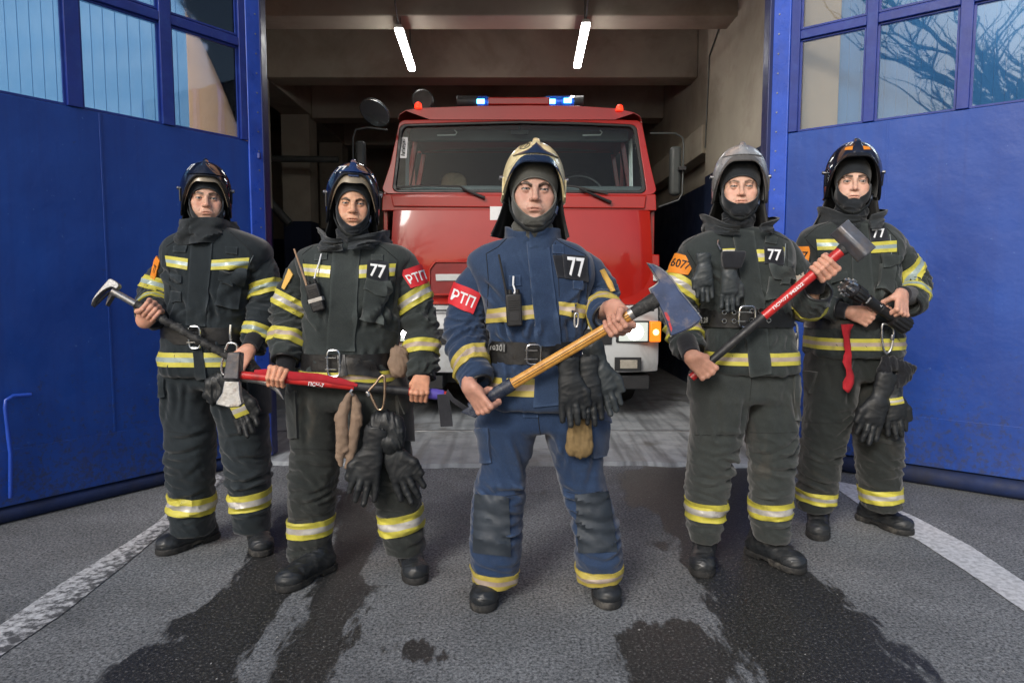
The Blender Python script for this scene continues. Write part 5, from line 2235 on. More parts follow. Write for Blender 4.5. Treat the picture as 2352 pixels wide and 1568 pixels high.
m_ambb = emis('indicator_bulb_lit', (1.0, .55, .2), 3.0)
m_lens = emis('headlamp_lens', (.30, .32, .29), 1.3)
m_amb2 = surf('amber_lens', (.75, .22, .02), .2, coat=.6)
m_redl = emis('red_marker_lit', (1.0, .03, .01), 2.2)
m_bluel = emis('blue_beacon_lit', (.10, .50, 1.0), 9.0)
m_blueg, nt, b = new_mat('blue_beacon_lens')
b.inputs['Base Color'].default_value = (.02, .16, .62, 1)
b.inputs['Roughness'].default_value = .12
b.inputs['Transmission Weight'].default_value = .45
b.inputs['Coat Weight'].default_value = .6
m_fog = surf('fog_lamp_glass', (.50, .46, .38), .18, .3, .2, 30, coat=.8)
m_wind, nt, b = new_mat('windscreen_glass')
nt.nodes.remove(b)
tr = nd(nt, 'ShaderNodeBsdfTransparent')
tr.inputs[0].default_value = (.88, .94, .94, 1)
gl = nd(nt, 'ShaderNodeBsdfGlossy', Roughness=.02)
lw = nd(nt, 'ShaderNodeFresnel', IOR=1.28)
mx = nd(nt, 'ShaderNodeMixShader')
for a_, b_ in ((lw.outputs[0], mx.inputs[0]), (tr.outputs[0], mx.inputs[1]), (gl.outputs[0], mx.inputs[2]), (mx.outputs[0], nt.nodes['Material Output'].inputs[0])):
    nt.links.new(a_, b_)

K = cropmap_truck = lambda x, y: (790.1 + x * .46875, 183.75 + y * .46875)


def tz(y):
    return P(*K(900, y), YC)[2]


def tx(x):
    return P(*K(x, 700), YC)[0]


ZW = tz(555)


def lean(z):
    """the cab front leans back above the windscreen base and tucks in below the grille"""
    return YC + .20 * max(z - ZW, 0) - .03 * max(ZW - z, 0)


engine = thing('fire_engine', (tx(880), YC + 1.0, 0), 'red fire engine with white bumper standing in the open garage', 'fire engine')


def panel(name, pts, mat, n0, n1, parent=engine, bevel=.012, seg=3, ridge_tone=None):
    """an outline on the cab front (crop units) made solid from n0 to n1 behind the front skin"""
    poly = [(tx(x), tz(y)) for x, y in pts]
    mb = MB()
    n = len(poly)
    V = [(x, lean(z) + n0, z) for x, z in poly] + [(x, lean(z) + n1, z) for x, z in poly]
    F = [tuple(range(n))[::-1], tuple(range(n, 2 * n))] + [(i, (i + 1) % n, n + (i + 1) % n, n + i) for i in range(n)]
    mb.add(V, F)
    return mb.build(name, mat, parent, bevel=bevel, seg=seg)


def frame_panel(name, outer, inner, mat, n0, n1, parent=engine, bevel=.008):
    n = len(outer)
    po = [(tx(x), tz(y)) for x, y in outer]
    pi = [(tx(x), tz(y)) for x, y in inner]
    V = []
    for nn_ in (n0, n1):
        for poly in (po, pi):
            V += [(x, lean(z) + nn_, z) for x, z in poly]
    F = []
    for i in range(n):
        j = (i + 1) % n
        F += [(i, j, n + j, n + i), (2 * n + i, 3 * n + i, 3 * n + j, 2 * n + j), (i, 2 * n + i, 2 * n + j, j), (n + i, n + j, 3 * n + j, 3 * n + i)]
    return MB().add(V, F).build(name, mat, parent, bevel=bevel)


def arc(cx, cy, rx, ry, a0, a1, n=6):
    return [(cx + rx * math.cos(R(a0 + (a1 - a0) * i / n)), cy - ry * math.sin(R(a0 + (a1 - a0) * i / n))) for i in range(n + 1)]


# windscreen surround: outer red frame with the opening
win = arc(300, 236, 34, 36, 180, 90) + [(600, 190), (860, 183), (1150, 190)] + arc(1408, 240, 34, 38, 90, 0) + [(1462, 400)] + arc(1446, 528, 32, 28, 0, -90) + [(860, 552)] + arc(272, 522, 32, 28, -90, -180) + [(252, 400)]
out = []
for (x, y) in win:
    if y < 260:
        out.append((262 + (x - 266) * (1470 - 262) / (1442 - 266), 172 if 300 < x < 1400 else y - 22))
    elif y > 500:
        out.append((190 + (x - 240) * (1528 - 190) / (1478 - 240), 562 if 272 < x < 1446 else y + 6))
    else:
        out.append((228 if x < 800 else 1500, y))
frame_panel('windscreen_surround', out, win, m_red, 0, .10, bevel=.014)
rub_in = [(860 + (x - 860) * .972, 368 + (y - 368) * .925) for x, y in win]
frame_panel('windscreen_seal', win, rub_in, m_rub, -.008, .03, bevel=.006)
panel('windscreen', rub_in, m_wind, .012, .018, bevel=0)
# roof
roof = MB()
prof = [(262, 176), (268, 150), (300, 130), (420, 118), (640, 110), (900, 107), (1150, 110), (1330, 122), (1425, 142), (1455, 160), (1468, 196)]
V, F = [], []
n = len(prof)
for k, (dy, dz) in enumerate(((.0, -.0), (.05, .004), (.5, .01), (1.9, .0))):
    for x, y in prof:
        z = tz(y) + dz
        V.append((tx(x) * (1 if k < 3 else 1), lean(tz(176)) - .012 + dy, z if y < 170 else tz(y)))
base = len(V)
for x, y in prof:
    V.append((tx(x), lean(tz(176)) - .012, tz(178 if 300 < x < 1420 else y + 4)))
for k in range(3):
    for i in range(n - 1):
        F.append((k * n + i, k * n + i + 1, (k + 1) * n + i + 1, (k + 1) * n + i))
for i in range(n - 1):
    F.append((i, base + i, base + i + 1, i + 1))
roof.add(V, F)
roof.build('roof', m_red, engine, bevel=.01, seg=2, angle=50)
# strip with a groove under the windscreen, bonnet flap, corners
panel('scuttle_panel', [(232, 566), (1480, 566), (1472, 632), (244, 622)], m_red, -.016, .06, bevel=.010)
panel('scuttle_back', [(192, 560), (1526, 560), (1530, 640), (186, 640)], m_red, .002, .08, bevel=.006)
g = []
for k in range(15):
    v = k / 14
    row = []
    for j in range(31):
        u = -1 + 2 * j / 30
        x = 870 + u * (628 + 22 * v)
        y = 640 + 455 * v
        z = tz(y)
        bul = .055 * math.sin(math.pi * min(max(.10 + .80 * v, 0), 1)) - .03 * abs(u) ** 10
        if abs(x - 560) < 1:
            pass
        row.append((np.array([tx(x), lean(z) - bul, z]), np.array([.25 * u ** 5, -1, .35 * (0.5 - v)])))
    g.append(row)
g = [[(p, n / np.linalg.norm(n)) for p, n in r] for r in g]
bonnet, _, _ = sheet('bonnet_flap', engine, g, 0, .03, m_red)
# recessed slots with pale slats, wedge corners, plate
def slot(x0, x1, y0, y1, mir):
    q = [(x0 + (28 if not mir else 0), y0), (x1 - (28 if mir else 0), y0), (x1, y0 + 40), (x1, y1 - 8), (x1 - 10, y1), (x0 + 10, y1), (x0, y1 - 8), (x0, y0 + 40)]
    qi = [(x0 + (x - x0) * .94 + (x1 - x0) * .03, y0 + (y - y0) * .88 + (y1 - y0) * .06) for x, y in q]
    frame_panel('air_slot', q, qi, m_red, -.078, -.02, bonnet, bevel=.006)
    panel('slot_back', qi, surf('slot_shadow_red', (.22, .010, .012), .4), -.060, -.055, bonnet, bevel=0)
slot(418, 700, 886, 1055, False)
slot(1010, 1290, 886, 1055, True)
panel('pale_slat', [(452, 952), (700, 950), (700, 982), (454, 984)], m_bump, -.074, -.05, engine, bevel=.003)
panel('pale_slat', [(1020, 950), (1262, 950), (1260, 984), (1020, 982)], m_bump, -.074, -.05, engine, bevel=.003)
panel('corner_panel', [(1432, 852), (1545, 856), (1548, 1040), (1540, 1100), (1360, 1100), (1372, 1036)], m_red, -.022, .10, engine, bevel=.010)
panel('corner_panel', [(330, 852), (205, 856), (200, 1040), (208, 1100), (398, 1100), (384, 1036)], m_red, -.022, .10, engine, bevel=.010)
panel('corner_slat', [(1512, 950), (1536, 950), (1536, 984), (1512, 984)], m_bump, -.052, -.03, engine, bevel=.003)
panel('white_number_plate', [(716, 622), (960, 622), (960, 766), (716, 766)], M_WHITE, -.030, -.020, engine, bevel=.002)
panel('grille_bar', [(400, 1060), (1360, 1060), (1366, 1098), (396, 1098)], m_red, -.020, .02, engine, bevel=.008)
# door sides and rear of the cab
for sx_, x in ((-1, 186), (1, 1530)):
    X = tx(x)
    mb = MB()
    zt, zb, zw = tz(175), tz(1090), ZW
    xt = tx(258) if sx_ < 0 else tx(1468)
    mb.add([(X, YC + .06, zb), (X, YC + 1.9, zb), (X, YC + 1.9, zw), (X, YC + .08, zw), (X - .04 * sx_, YC + .06, zb), (X - .04 * sx_, YC + 1.9, zb), (X - .04 * sx_, YC + 1.9, zw), (X - .04 * sx_, YC + .08, zw)],
           [(0, 1, 2, 3), (4, 7, 6, 5), (0, 4, 5, 1), (1, 5, 6, 2), (2, 6, 7, 3), (3, 7, 4, 0)])
    mb.build('door', m_red, engine, bevel=.006)
    mb = MB()
    for y0, y1 in ((.09, .17), (1.1, 1.2), (1.78, 1.9)):
        yb0, yb1 = YC + y0, YC + y1
        mb.add([(X, yb0, zw), (X, yb1, zw), (xt, yb1 + (.14 if y0 < .2 else 0), zt), (xt, yb0 + (.14 if y0 < .2 else 0), zt)] + [(X - .05 * sx_, yb0, zw), (X - .05 * sx_, yb1, zw), (xt - .05 * sx_, yb1 + (.14 if y0 < .2 else 0), zt), (xt - .05 * sx_, yb0 + (.14 if y0 < .2 else 0), zt)],
               [(0, 1, 2, 3), (4, 7, 6, 5), (0, 4, 5, 1), (1, 5, 6, 2), (2, 6, 7, 3), (3, 7, 4, 0)])
    mb.build('door_pillar', m_red, engine, bevel=.004)
    mb = MB()
    # pale weather strips of the quarter window
    xx = tx(250 + 30) if sx_ < 0 else tx(1440)
    for dy in (.32, .42):
        mb.tube([(xx, YC + dy, zw + .08), (xx, YC + dy + .08, zt - .12)], .010, 6)
    mb.build('window_channel', m_bump, engine, smooth=True)
MB().box((tx(186), YC + 1.86, tz(1090)), (tx(1530), YC + 1.92, tz(150))).build('cab_back', m_red, engine)
MB().box((tx(186) + .05, YC + 1.80, tz(1090)), (tx(1530) - .05, YC + 1.855, tz(165))).build('cab_lining', m_seat, engine)
MB().box((tx(200), YC + .10, tz(1095)), (tx(1520), YC + 1.85, tz(1085))).build('cab_floor', m_plast, engine)
# dashboard, wheel, seats, mirror, sun visors
panel('dashboard', [(215, 505), (1500, 510), (1500, 600), (215, 600)], m_dash, .10, .55, engine, bevel=.03)
wc = np.array([tx(1185), YC + .62, tz(520)])
rim_ = [wc + np.array([.235 * math.cos(q), .10 * math.sin(q), .20 * math.sin(q)]) for q in np.linspace(0, 2 * math.pi, 41)[:-1]]
MB().tube(rim_, .014, 8, closed=True).tube([wc + (-.22, 0, 0), wc + (.22, 0, 0)], .012, 6).tube([wc, wc + (0, .2, -.4)], .03, 8).build('steering_wheel', m_plast, engine, smooth=True)
def seat(x0, x1, ytop, mat, name):
    f = SDF((tx(x0) - .1, YC + .95, tz(620)), (tx(x1) + .1, YC + 1.5, tz(ytop) + .12), .014)
    cx, hw = (tx(x0) + tx(x1)) / 2, (tx(x1) - tx(x0)) / 2
    f.cone((cx - hw * .55, YC + 1.2, tz(600)), (cx - hw * .35, YC + 1.25, tz(ytop + 50)), hw * .45, hw * .38, .05)
    f.cone((cx + hw * .55, YC + 1.2, tz(600)), (cx + hw * .35, YC + 1.25, tz(ytop + 50)), hw * .45, hw * .38, .05)
    f.cone((cx, YC + 1.2, tz(600)), (cx, YC + 1.24, tz(ytop + 40)), hw * .5, hw * .42, .06)
    V, F = f.mesh()
    N = vnormals(V, F)
    V = V + N * (.012 * gnoise(V * 9))[:, None]
    mesh(name, V, F, engine, mat, True)
seat(385, 585, 345, m_cover, 'covered_seat')
seat(1095, 1330, 345, m_seat, 'driver_seat')
MB().box((tx(818), YC + .24, tz(238)), (tx(905), YC + .27, tz(214))).tube([(tx(862), YC + .25, tz(214)), (tx(860), YC + .24, tz(196))], .012, 6).build('dash_camera', m_plast, engine, bevel=.006)
for x0, x1, s_ in ((445, 545, 1), (1180, 1278, 1)):
    MB().tube([(tx(x0), YC + .26, tz(240)), (tx(x1 - 8), YC + .26, tz(238)), (tx(x1), YC + .255, tz(226)), (tx(x1 - 12), YC + .25, tz(214))], .007, 6).build('visor_rod', m_bump, engine, smooth=True)
panel('ceiling_lining', [(300, 196), (1420, 200), (1420, 262), (300, 258)], m_dash, .22, .30, engine, bevel=.02)
# sticker inside the windscreen
st = panel('windscreen_sticker', [(270, 268), (309, 268), (305, 376), (264, 376)], M_WHITE, .006, .009, engine, bevel=0)
zz = tz(368)
text_flat('lettering', st, 'Антифриз', (tx(276), lean(tz(368)) + .0045, tz(366)), (0, .035, 1), (1, 0, 0), M_BLACKP, tz(280) - tz(366), tx(302) - tx(276))
# wipers
for L in (([(258, 530), (400, 518), (570, 524)], [(570, 524), (610, 548), (690, 582)]), ([(1062, 516), (1130, 524), (1290, 560)], [(1150, 536), (1210, 562), (1305, 604)])):
    mb = MB()
    q = [np.array([tx(x), lean(tz(y)) - .028, tz(y)]) for x, y in L[0]]
    mb.tube(q, .009, 6, flat=.6)
    q = [np.array([tx(x), lean(tz(y)) - .045, tz(y)]) for x, y in L[1]]
    mb.tube(q, [.009, .011, .016], 8)
    mb.build('wiper', m_rub, engine, smooth=True)
# bumper, lamps
zb0, zb1 = tz(1430), tz(1102)
bp = MB()
prof = [(-.20, zb0 + .02), (-.235, zb0 + .10), (-.235, zb1 - .30), (-.20, zb1 - .05), (-.16, zb1)]
V, F = [], []
xs_ = np.linspace(-1, 1, 25)
for j, u in enumerate(xs_):
    X = tx(870) + u * (tx(1540) - tx(870))
    for d, z in prof:
        V.append((X, YC + d + .13 * abs(u) ** 9, z))
    V.append((X, YC + .1, zb1))
    V.append((X, YC + .1, zb0 + .02))
n = 7
for j in range(24):
    for i in range(n):
        F.append((j * n + i, j * n + (i + 1) % n, (j + 1) * n + (i + 1) % n, (j + 1) * n + i))
F.append(tuple(range(n)))
F.append(tuple(24 * n + i for i in range(n))[::-1])
bumper = bp.add(V, F).build('bumper', m_bump, engine, bevel=.006)
MB().box((tx(250), YC - .243, tz(1128)), (tx(1500), YC - .236, tz(1120))).build('bumper_crease', m_plast, bumper)
MB().box((tx(470), YC - .246, tz(1285)), (tx(1300), YC - .2362, tz(1210))).build('bumper_grille', m_plast, bumper, bevel=.004)
MB().box((tx(640), YC - .262, tz(1352)), (tx(762), YC - .2365, tz(1288))).build('registration_plate_frame', m_plast, bumper, bevel=.004)
def lamp_rect(name, x0, x1, y0, y1, mat, n0=-.268, n1=-.2366, bev=.012):
    return MB().box((tx(x0), YC + n0, tz(y1)), (tx(x1), YC + n1, tz(y0))).build(name, mat, bumper, bevel=bev, seg=3)
for s_ in (1, -1):
    mx_ = lambda x: x if s_ > 0 else 1740 - x
    r_ = lambda a, b_: (min(mx_(a), mx_(b_)), max(mx_(a), mx_(b_)))
    lamp_rect('headlamp_bezel', *r_(1320, 1478), 1172, 1274, m_plast, -.250, -.2366)
    lamp_rect('headlight', *r_(1332, 1470), 1180, 1268, m_lens, -.266, -.2505, .02)
    xc = tx(mx_(1408))
    MB().tube([(xc, YC - .2655, tz(1224)), (xc, YC - .272, tz(1224))], [.072, .060], 28).build('headlamp_bulb', m_head, bumper, smooth=True)
    MB().tube([(tx(mx_(1508)), YC - .2615, tz(1226)), (tx(mx_(1508)), YC - .266, tz(1226))], [.028, .022], 20).build('indicator_bulb', m_ambb, bumper, smooth=True)
    lamp_rect('indicator', *r_(1481, 1533), 1176, 1272, m_amb, -.262, -.170, .012)
    fb = lamp_rect('fog_lamp_bezel', *r_(1314, 1442), 1344, 1408, m_plast, -.256, -.2366, .006)
    lamp_rect('fog_lamp', *r_(1340, 1422), 1356, 1396, m_fog, -.262, -.2565, .006)
    MB().box((tx(min(mx_(1250), mx_(1490))), YC - .19, tz(1500)), (tx(max(mx_(1250), mx_(1490))), YC + .3, tz(1434))).build('step', m_plast, engine, bevel=.01)
# roof equipment
zr = tz(112) + .02
yb = lean(tz(140)) + .06
bar = MB().box((tx(705), yb - .065, zr - .0), (tx(1010), yb + .10, tz(82) + .035)).build('beacon_base', m_red, engine, bevel=.01)
MB().box((tx(560), yb + .0, zr + .002), (tx(1165), yb + .09, tz(106) + .012)).build('beacon_rail', m_plast, bar)
for x0, x1 in ((548, 712), (985, 1182)):
    xa, xb = tx(x0), tx(x1)
    zc = (tz(118) + tz(68)) / 2 + .035
    h = (tz(68) - tz(118)) / 2 * 1.25
    lens = MB().tube([(xa, yb + .04, zc), (xa + .03, yb + .04, zc), (xb - .03, yb + .04, zc), (xb, yb + .04, zc)], [h * .8, h, h, h * .8], 18, upv=(0, 0, 1)).build('beacon_lens', m_blueg, bar, smooth=True, angle=50)
    MB().tube([((xa if x0 < 700 else xb) - .001, yb + .04, zc), ((xa if x0 < 700 else xb) + (.19 if x0 < 700 else -.09), yb + .04, zc)], h * 1.02, 18).build('beacon_cap', m_plast, bar, bevel=.004)
for x, y in ((668, 99), (1020, 99), (1100, 95)):
    MB().tube([(tx(x) - .034, yb - .030, tz(y) + .035), (tx(x) + .034, yb - .030, tz(y) + .035)], [.021, .021], 14).build('beacon_light', m_bluel, bar, smooth=True)
for x in (362, 1352):
    z = tz(120 if x < 800 else 132)
    MB().tube([(tx(x), yb - .1, z - .005), (tx(x), yb - .1, z + .03), (tx(x), yb - .1, z + .045)], [.034, .030, .014], 14).build('marker_light', m_redl, engine, smooth=True)
c_ = (tx(372), yb + .12, tz(62))
MB().tube([(c_[0], c_[1] + .1, c_[2]), (c_[0], c_[1] - .06, c_[2]), (c_[0], c_[1] - .08, c_[2])], [.07, .105, .09], 20).tube([(c_[0], c_[1], c_[2] - .09), (c_[0], c_[1], zr - .02)], .02, 8).build('searchlight', m_plast, engine, smooth=True, angle=40)
# mirrors on tubular arms
def tub(L, dn, r=.011):
    return [np.array([tx(x), YC + dn, tz(y)]) for x, y in L]
mi = MB().tube(tub([(225, 252), (130, 240), (72, 250), (58, 290), (56, 430), (75, 520), (200, 560)], -.05), .009, 8).build('mirror_arm', m_mirb, engine, smooth=True)
cm, nm = np.array([tx(170), YC - .10, tz(176)]), np.array([-.30, -.62, -.72])
nm /= np.linalg.norm(nm)
MB().tube([cm - nm * .045, cm - nm * .02, cm], [.08, .135, .143], 28).build('kerb_mirror', m_mirb, mi, smooth=True, angle=40)
MB().tube([cm + nm * .001, cm + nm * .004], [.136, .134], 28).build('mirror_glass', m_mirr, mi)
MB().box((tx(62), YC - .03, tz(470)), (tx(112), YC + .05, tz(300))).build('mirror_head', m_mirb, mi, bevel=.03, seg=4)
mi2 = MB().tube(tub([(1488, 268), (1610, 268), (1645, 290), (1650, 330), (1648, 560), (1630, 592), (1535, 625)], -.05), .008, 8).build('mirror_arm', m_mirb, engine, smooth=True)
MB().box((tx(1592), YC - .03, tz(566)), (tx(1646), YC + .06, tz(326))).build('mirror_head', m_mirb, mi2, bevel=.03, seg=4)
MB().box((tx(1626), YC - .09, tz(450)), (tx(1660), YC - .031, tz(430))).build('mirror_clamp', m_plast, mi2, bevel=.004)
# chassis, wheels, body behind the cab
MB().box((tx(300), YC + .1, .35), (tx(1440), YC + 1.2, zb0 + .35)).build('front_beam', m_plast, engine)
MB().box((tx(600), YC + 1.2, .50), (tx(1140), YC + 6.2, .95)).build('chassis', m_plast, engine)
for sx_ in (-1, 1):
    for yy in (YC + 1.0, YC + 4.9):
        X0 = tx(870) + sx_ * 1.03
        prof = [(-.15, .30), (-.16, .46), (-.13, .53), (-.06, .55), (.06, .55), (.13, .53), (.16, .46), (.15, .30)]
        V, F = [], []
        for k in range(32):
            q = 2 * math.pi * k / 32
            V += [(X0 + d, yy + r_ * math.cos(q), .585 + r_ * math.sin(q)) for d, r_ in prof]
        for k in range(32):
            for i in range(7):
                F.append((k * 8 + i, k * 8 + i + 1, ((k + 1) % 32) * 8 + i + 1, ((k + 1) % 32) * 8 + i))
        wh = MB().add(V, F).build('wheel', m_tyre, engine, smooth=True, angle=35)
        MB().tube([(X0 - .10, yy, .585), (X0 + .10, yy, .585)], .31, 20).build('rim', m_bump, wh)
MB().box((tx(200), YC + 2.05, .95), (tx(1515), YC + 6.6, tz(190))).build('equipment_body', m_red, engine, bevel=.03)
# ================================================================== PEOPLE: the five men, measured on the photograph
def cropmap(ox, oy, k):
    def one(p):
        return (ox + p[0] * k, oy + p[1] * k) + tuple(p[2:])
    def f(*a):
        if len(a) == 2 and not hasattr(a[0], '__len__'):
            return one(a)
        return [one(p) for p in a]
    return f


def rows_of(c, L):
    """(y, xl, xr) in crop units -> photograph units"""
    return [(c(0, y)[1], c(xl, 0)[0], c(xr, 0)[0]) for y, xl, xr in L]


HELM = lambda shell, rim, comb, plate, peak=None, visor=None, num=None, bolt=None: dict(shell=shell, rim=rim, comb=comb, plate=plate, peak=peak, visor=visor, num=num or M_WHITE, bolt=bolt or M_GUNM)
M_HNAVY = surf('glossy_black_navy_helmet', (.006, .009, .022), .14, 0, .3, 12, dirt=(.03, .035, .05), dirt_amt=.35, dscale=16, coat=.6, bumps=.05)
M_HBLUE = surf('glossy_blue_helmet_front', (.010, .026, .095), .16, 0, .2, 12, coat=.6, bumps=.05)
M_HCREAM = surf('scuffed_cream_helmet', (.74, .63, .35), .32, 0, .12, 14, dirt=(.09, .07, .04), dirt_amt=.55, dscale=24, coat=.3, bumps=.1)
M_HCRN = surf('navy_helmet_plate', (.011, .021, .052), .2, 0, .25, 14, coat=.5, bumps=.05)
M_HSILV = surf('scratched_silver_helmet', (.38, .38, .38), .32, .3, .25, 18, dirt=(.06, .06, .06), dirt_amt=.7, dscale=16, coat=.2, bumps=.15)
M_HRIM = surf('black_rim', (.010, .010, .012), .35, 0, .2, 20, bumps=.1)
M_HRIMG = surf('grey_rim', (.11, .105, .10), .4, 0, .2, 20, bumps=.15)
M_HTAN = surf('tan_raised_visor', (.27, .22, .155), .35, .1, .15, 14, coat=.3, bumps=.05)
M_STITCH = surf('faded_print', (.30, .30, .29), .8)
M_STRAPG = surf('dark_chin_strap', (.020, .023, .023), .6, 0, .2, 30, bumps=.2)
M_IRB, M_IRG, M_IRH = iris_mat('brown_iris', (.03, .017, .01)), iris_mat('grey_iris', (.05, .06, .06)), iris_mat('hazel_iris', (.04, .03, .016))

# ---------------------------------------------------------------- the officer in blue, centre
cA = cropmap(992.25, 294, .38684)
cB = cropmap(992.25, 826.9, .39854)
C = Man('man in blue turnout gear and cream helmet holding a fire axe across his body', 2.66, 1.0, 1240)
C.coat(rows_of(cA, [(632, 500, 705), (655, 430, 760), (690, 318, 860), (740, 232, 925), (790, 212, 955), (860, 232, 965), (1000, 300, 925), (1130, 325, 905), (1230, 345, 880), (1300, 352, 865), (1390, 348, 868), (1480, 345, 895)]) + rows_of(cB, [(160, 348, 900), (262, 350, 905)]),
       M_BLUECOAT, [.165, .165, .14, .145, .135, .10, .08], 1.3, 0, .9)
C.sleeve([(1112, 628, .01, 40), (1081, 682, .01, 45), (1068, 765, -.02, 44), (1078, 825, -.09, 42), (1098, 880, -.155, 36)], None, 2.2, 1.0)
C.sleeve([(1334, 612, .02, 39), (1366, 650, .06, 43), (1377, 697, .04, 43), (1385, 716, -.07, 39), (1392, 727, -.13, 33)], None, 6.2, 1.0)
eye = cA(612, 360)
C.head(eye, 1.09, 2, -3, 2, dict(bulge=.1, w=1.04, jaw=1.05, nose=1.08, brow=.005, lid=.60, frown=.002, mouth=1.0, stubble=.22, skin=(.56, .345, .265), hood=M_HOODG, hole=(-.020, .071, .034, -.101), iris=M_IRB, browd=1.0, browt=.0062, browz=.0145, vtap=.72, vpow=1.9))
C.helmet(HELM(M_HCREAM, M_HCREAM, M_HCREAM, M_HCRN, M_HCRN, None, M_BLACKP), zf=.104, zs=-.028, zk=-.03, hs=.97, num='77', numbox=(-44, 30, -23, 43), peak=(.020, .021), strap=M_STRAPG)
C.hand(0, (1117, 917), (1150, 895, -.24), (0, -1, .25), .019, -.185, 1.12, knit=False, thumb='tuck')
C.hand(1, (1416, 741), (1446, 721, -.305), (.25, .9, -.25), .017, -.275, 1.12, knit=False)
C.trousers([rows_of(cB, [(380, 255, 610), (450, 265, 605), (600, 278, 572), (760, 238, 548), (1000, 222, 526), (1200, 225, 508), (1330, 240, 485)]),
            rows_of(cB, [(380, 640, 1012), (450, 642, 1012), (600, 680, 992), (760, 728, 1016), (1000, 812, 1078), (1200, 826, 1098), (1318, 835, 1082)])],
           M_BLUETROU, 440, rows_of(cB, [(180, 372, 880), (260, 320, 930), (330, 268, 985), (400, 258, 1005)]), 4.2)
C.foot((1108, 1411), -.10, 0)
C.foot((1403, 1404), .22, 1)
C.body()
C.collar(M_BLUECOAT, -.225, -.118, .110, .095, -16, front=.016, flare=.004, cyo=0, wav=.003)
# trim and badges
C.band(cA((330, 1075), (606, 1050), (613, 1133), (322, 1158)), 'gold')
C.band(cA((752, 1030), (912, 1052), (906, 1130), (757, 1108)), 'gold')
C.hoop('reflective_band', cB(0, 95)[1], cB(0, 195)[1], .004, .007, TRIM['gold'], -100, 100, BROWS)
C.patch('placket', cA((560, 668), (690, 664), (766, 1290), (622, 1296)), M_BLUECOAT, off=.007, thick=.012, nx=6, ny=26)
C.patch('placket', [cA(615, 1395), cA(760, 1395), cB(742, 258), cB(585, 268)], M_BLUECOAT, off=.007, thick=.012, nx=6, ny=12)
C.patch('backing_patch', cA((716, 758), (800, 760), (812, 892), (745, 888)), M_PATCH, off=.005)
C.badge('number_patch', cA((774, 756), (918, 768), (921, 912), (786, 892)), M_PATCH, '77', M_WHITE, (.16, .1, .86, .88), off=.009)
C.patch('pocket_flap', cA((714, 695), (778, 700), (780, 752), (716, 748)), M_BLUECOAT, off=.006, thick=.009)
C.patch('pocket_flap', cA((835, 905), (893, 908), (893, 962), (838, 956)), M_BLUECOAT, off=.006, thick=.009)
C.patch('pocket_flap', cA((458, 878), (522, 874), (526, 935), (462, 940)), M_BLUECOAT, off=.006, thick=.009)
C.badge('armband', cA((135, 915), (293, 982), (240, 1106), (98, 1042)), M_RED, 'РТП', M_WHITE, (.12, .26, .88, .78), on=('sleeve0',), off=.008, thick=.010)
C.patch('sleeve_tag', cA((996, 846), (1014, 838), (1084, 962), (1058, 974)), M_YPATCH, on=('sleeve1',), off=.008, thick=.010)
C.arm_band(0, .79, .058, 'gold', (.15, 0, .1))
C.arm_band(1, .80, .045, 'gold')
for L in ([(325, 745), (395, 705), (455, 645)], [(720, 650), (800, 700), (915, 755)], [(322, 745), (335, 900), (330, 1060)], [(912, 755), (930, 880), (915, 1040)]):
    C.seam(cA(*L))
for dx in (8, -8):
    C.seam(cA((566 + dx * .5, 680), (600 + dx * .5, 900), (628 + dx, 1280)), r=.0009)
C.seam(cA((732, 680), (752, 900), (764, 1280)), r=.0012)
C.hoop('belt', cA(0, 1265)[1], cA(0, 1395)[1], .007, .010, M_LEATH, -180, 180, parent=C.root)
C.buckle(*cA(605, 1345), .052, .072, -.185, M_GUNM)
C.badge('belt_print', cA((362, 1276), (446, 1284), (446, 1330), (360, 1320)), M_LEATH, '10301', M_STITCH, (.05, .1, .95, .9), off=.0135, thick=.004)
C.patch('belt_tail', cA((640, 1292), (775, 1290), (775, 1408), (640, 1400)), M_LEATH, off=.014, thick=.008, nx=8, parent=C.root)
for x in (690, 745):
    for y in (1325, 1385):
        c_, n_ = cast_grid([C.bv['coat']], [cA(x - 8, y - 8), cA(x + 8, y - 8), cA(x + 8, y + 8), cA(x - 8, y + 8)], 2, 2, C.Y)[0][0]
        MB().tube([c_ + n_ * .012, c_ + n_ * .016], .0045, 10).build('eyelet', M_SEAM, C.root)
# knee patches, cargo pockets, leg bands, fly
for k in ([(250, 770), (440, 790), (452, 1130), (238, 1105)], [(828, 775), (1014, 752), (1066, 1105), (848, 1108)]):
    C.patch('knee_patch', cB(*k), M_KNEE, on=('trousers',), off=.004, thick=.008, nx=14, ny=20, parent=C.trou)
C.leg_band(0, cB(0, 1248)[1], cB(0, 1335)[1], 'gold', .004, -.006)
C.leg_band(1, cB(0, 1232)[1], cB(0, 1312)[1], 'gold', .002, .004)
C.patch('fly_flap', cB((520, 262), (612, 262), (612, 326), (526, 326)), M_BLUETROU, on=('trousers',), off=.006, thick=.010, parent=C.trou)
C.seam(cB((612, 326), (618, 380), (626, 440)), on=('trousers',), parent=C.trou)
for L in ([(240, 768), (400, 790), (545, 765)], [(730, 745), (860, 778), (1015, 745)]):
    C.seam(cB(*L), on=('trousers',), parent=C.trou, r=.0013)
C.patch('cargo_pocket', cB((905, 330), (1000, 330), (1016, 545), (915, 560)), M_BLUETROU, on=('trousers',), off=.016, thick=.022, parent=C.trou)
C.patch('pocket_flap', cB((898, 262), (990, 268), (1010, 372), (900, 345)), M_BLUETROU, on=('trousers',), off=.022, thick=.012, parent=C.trou)
C.patch('cargo_pocket', cB((258, 390), (330, 390), (345, 590), (276, 590)), M_BLUETROU, on=('trousers',), off=.012, thick=.018, parent=C.trou)


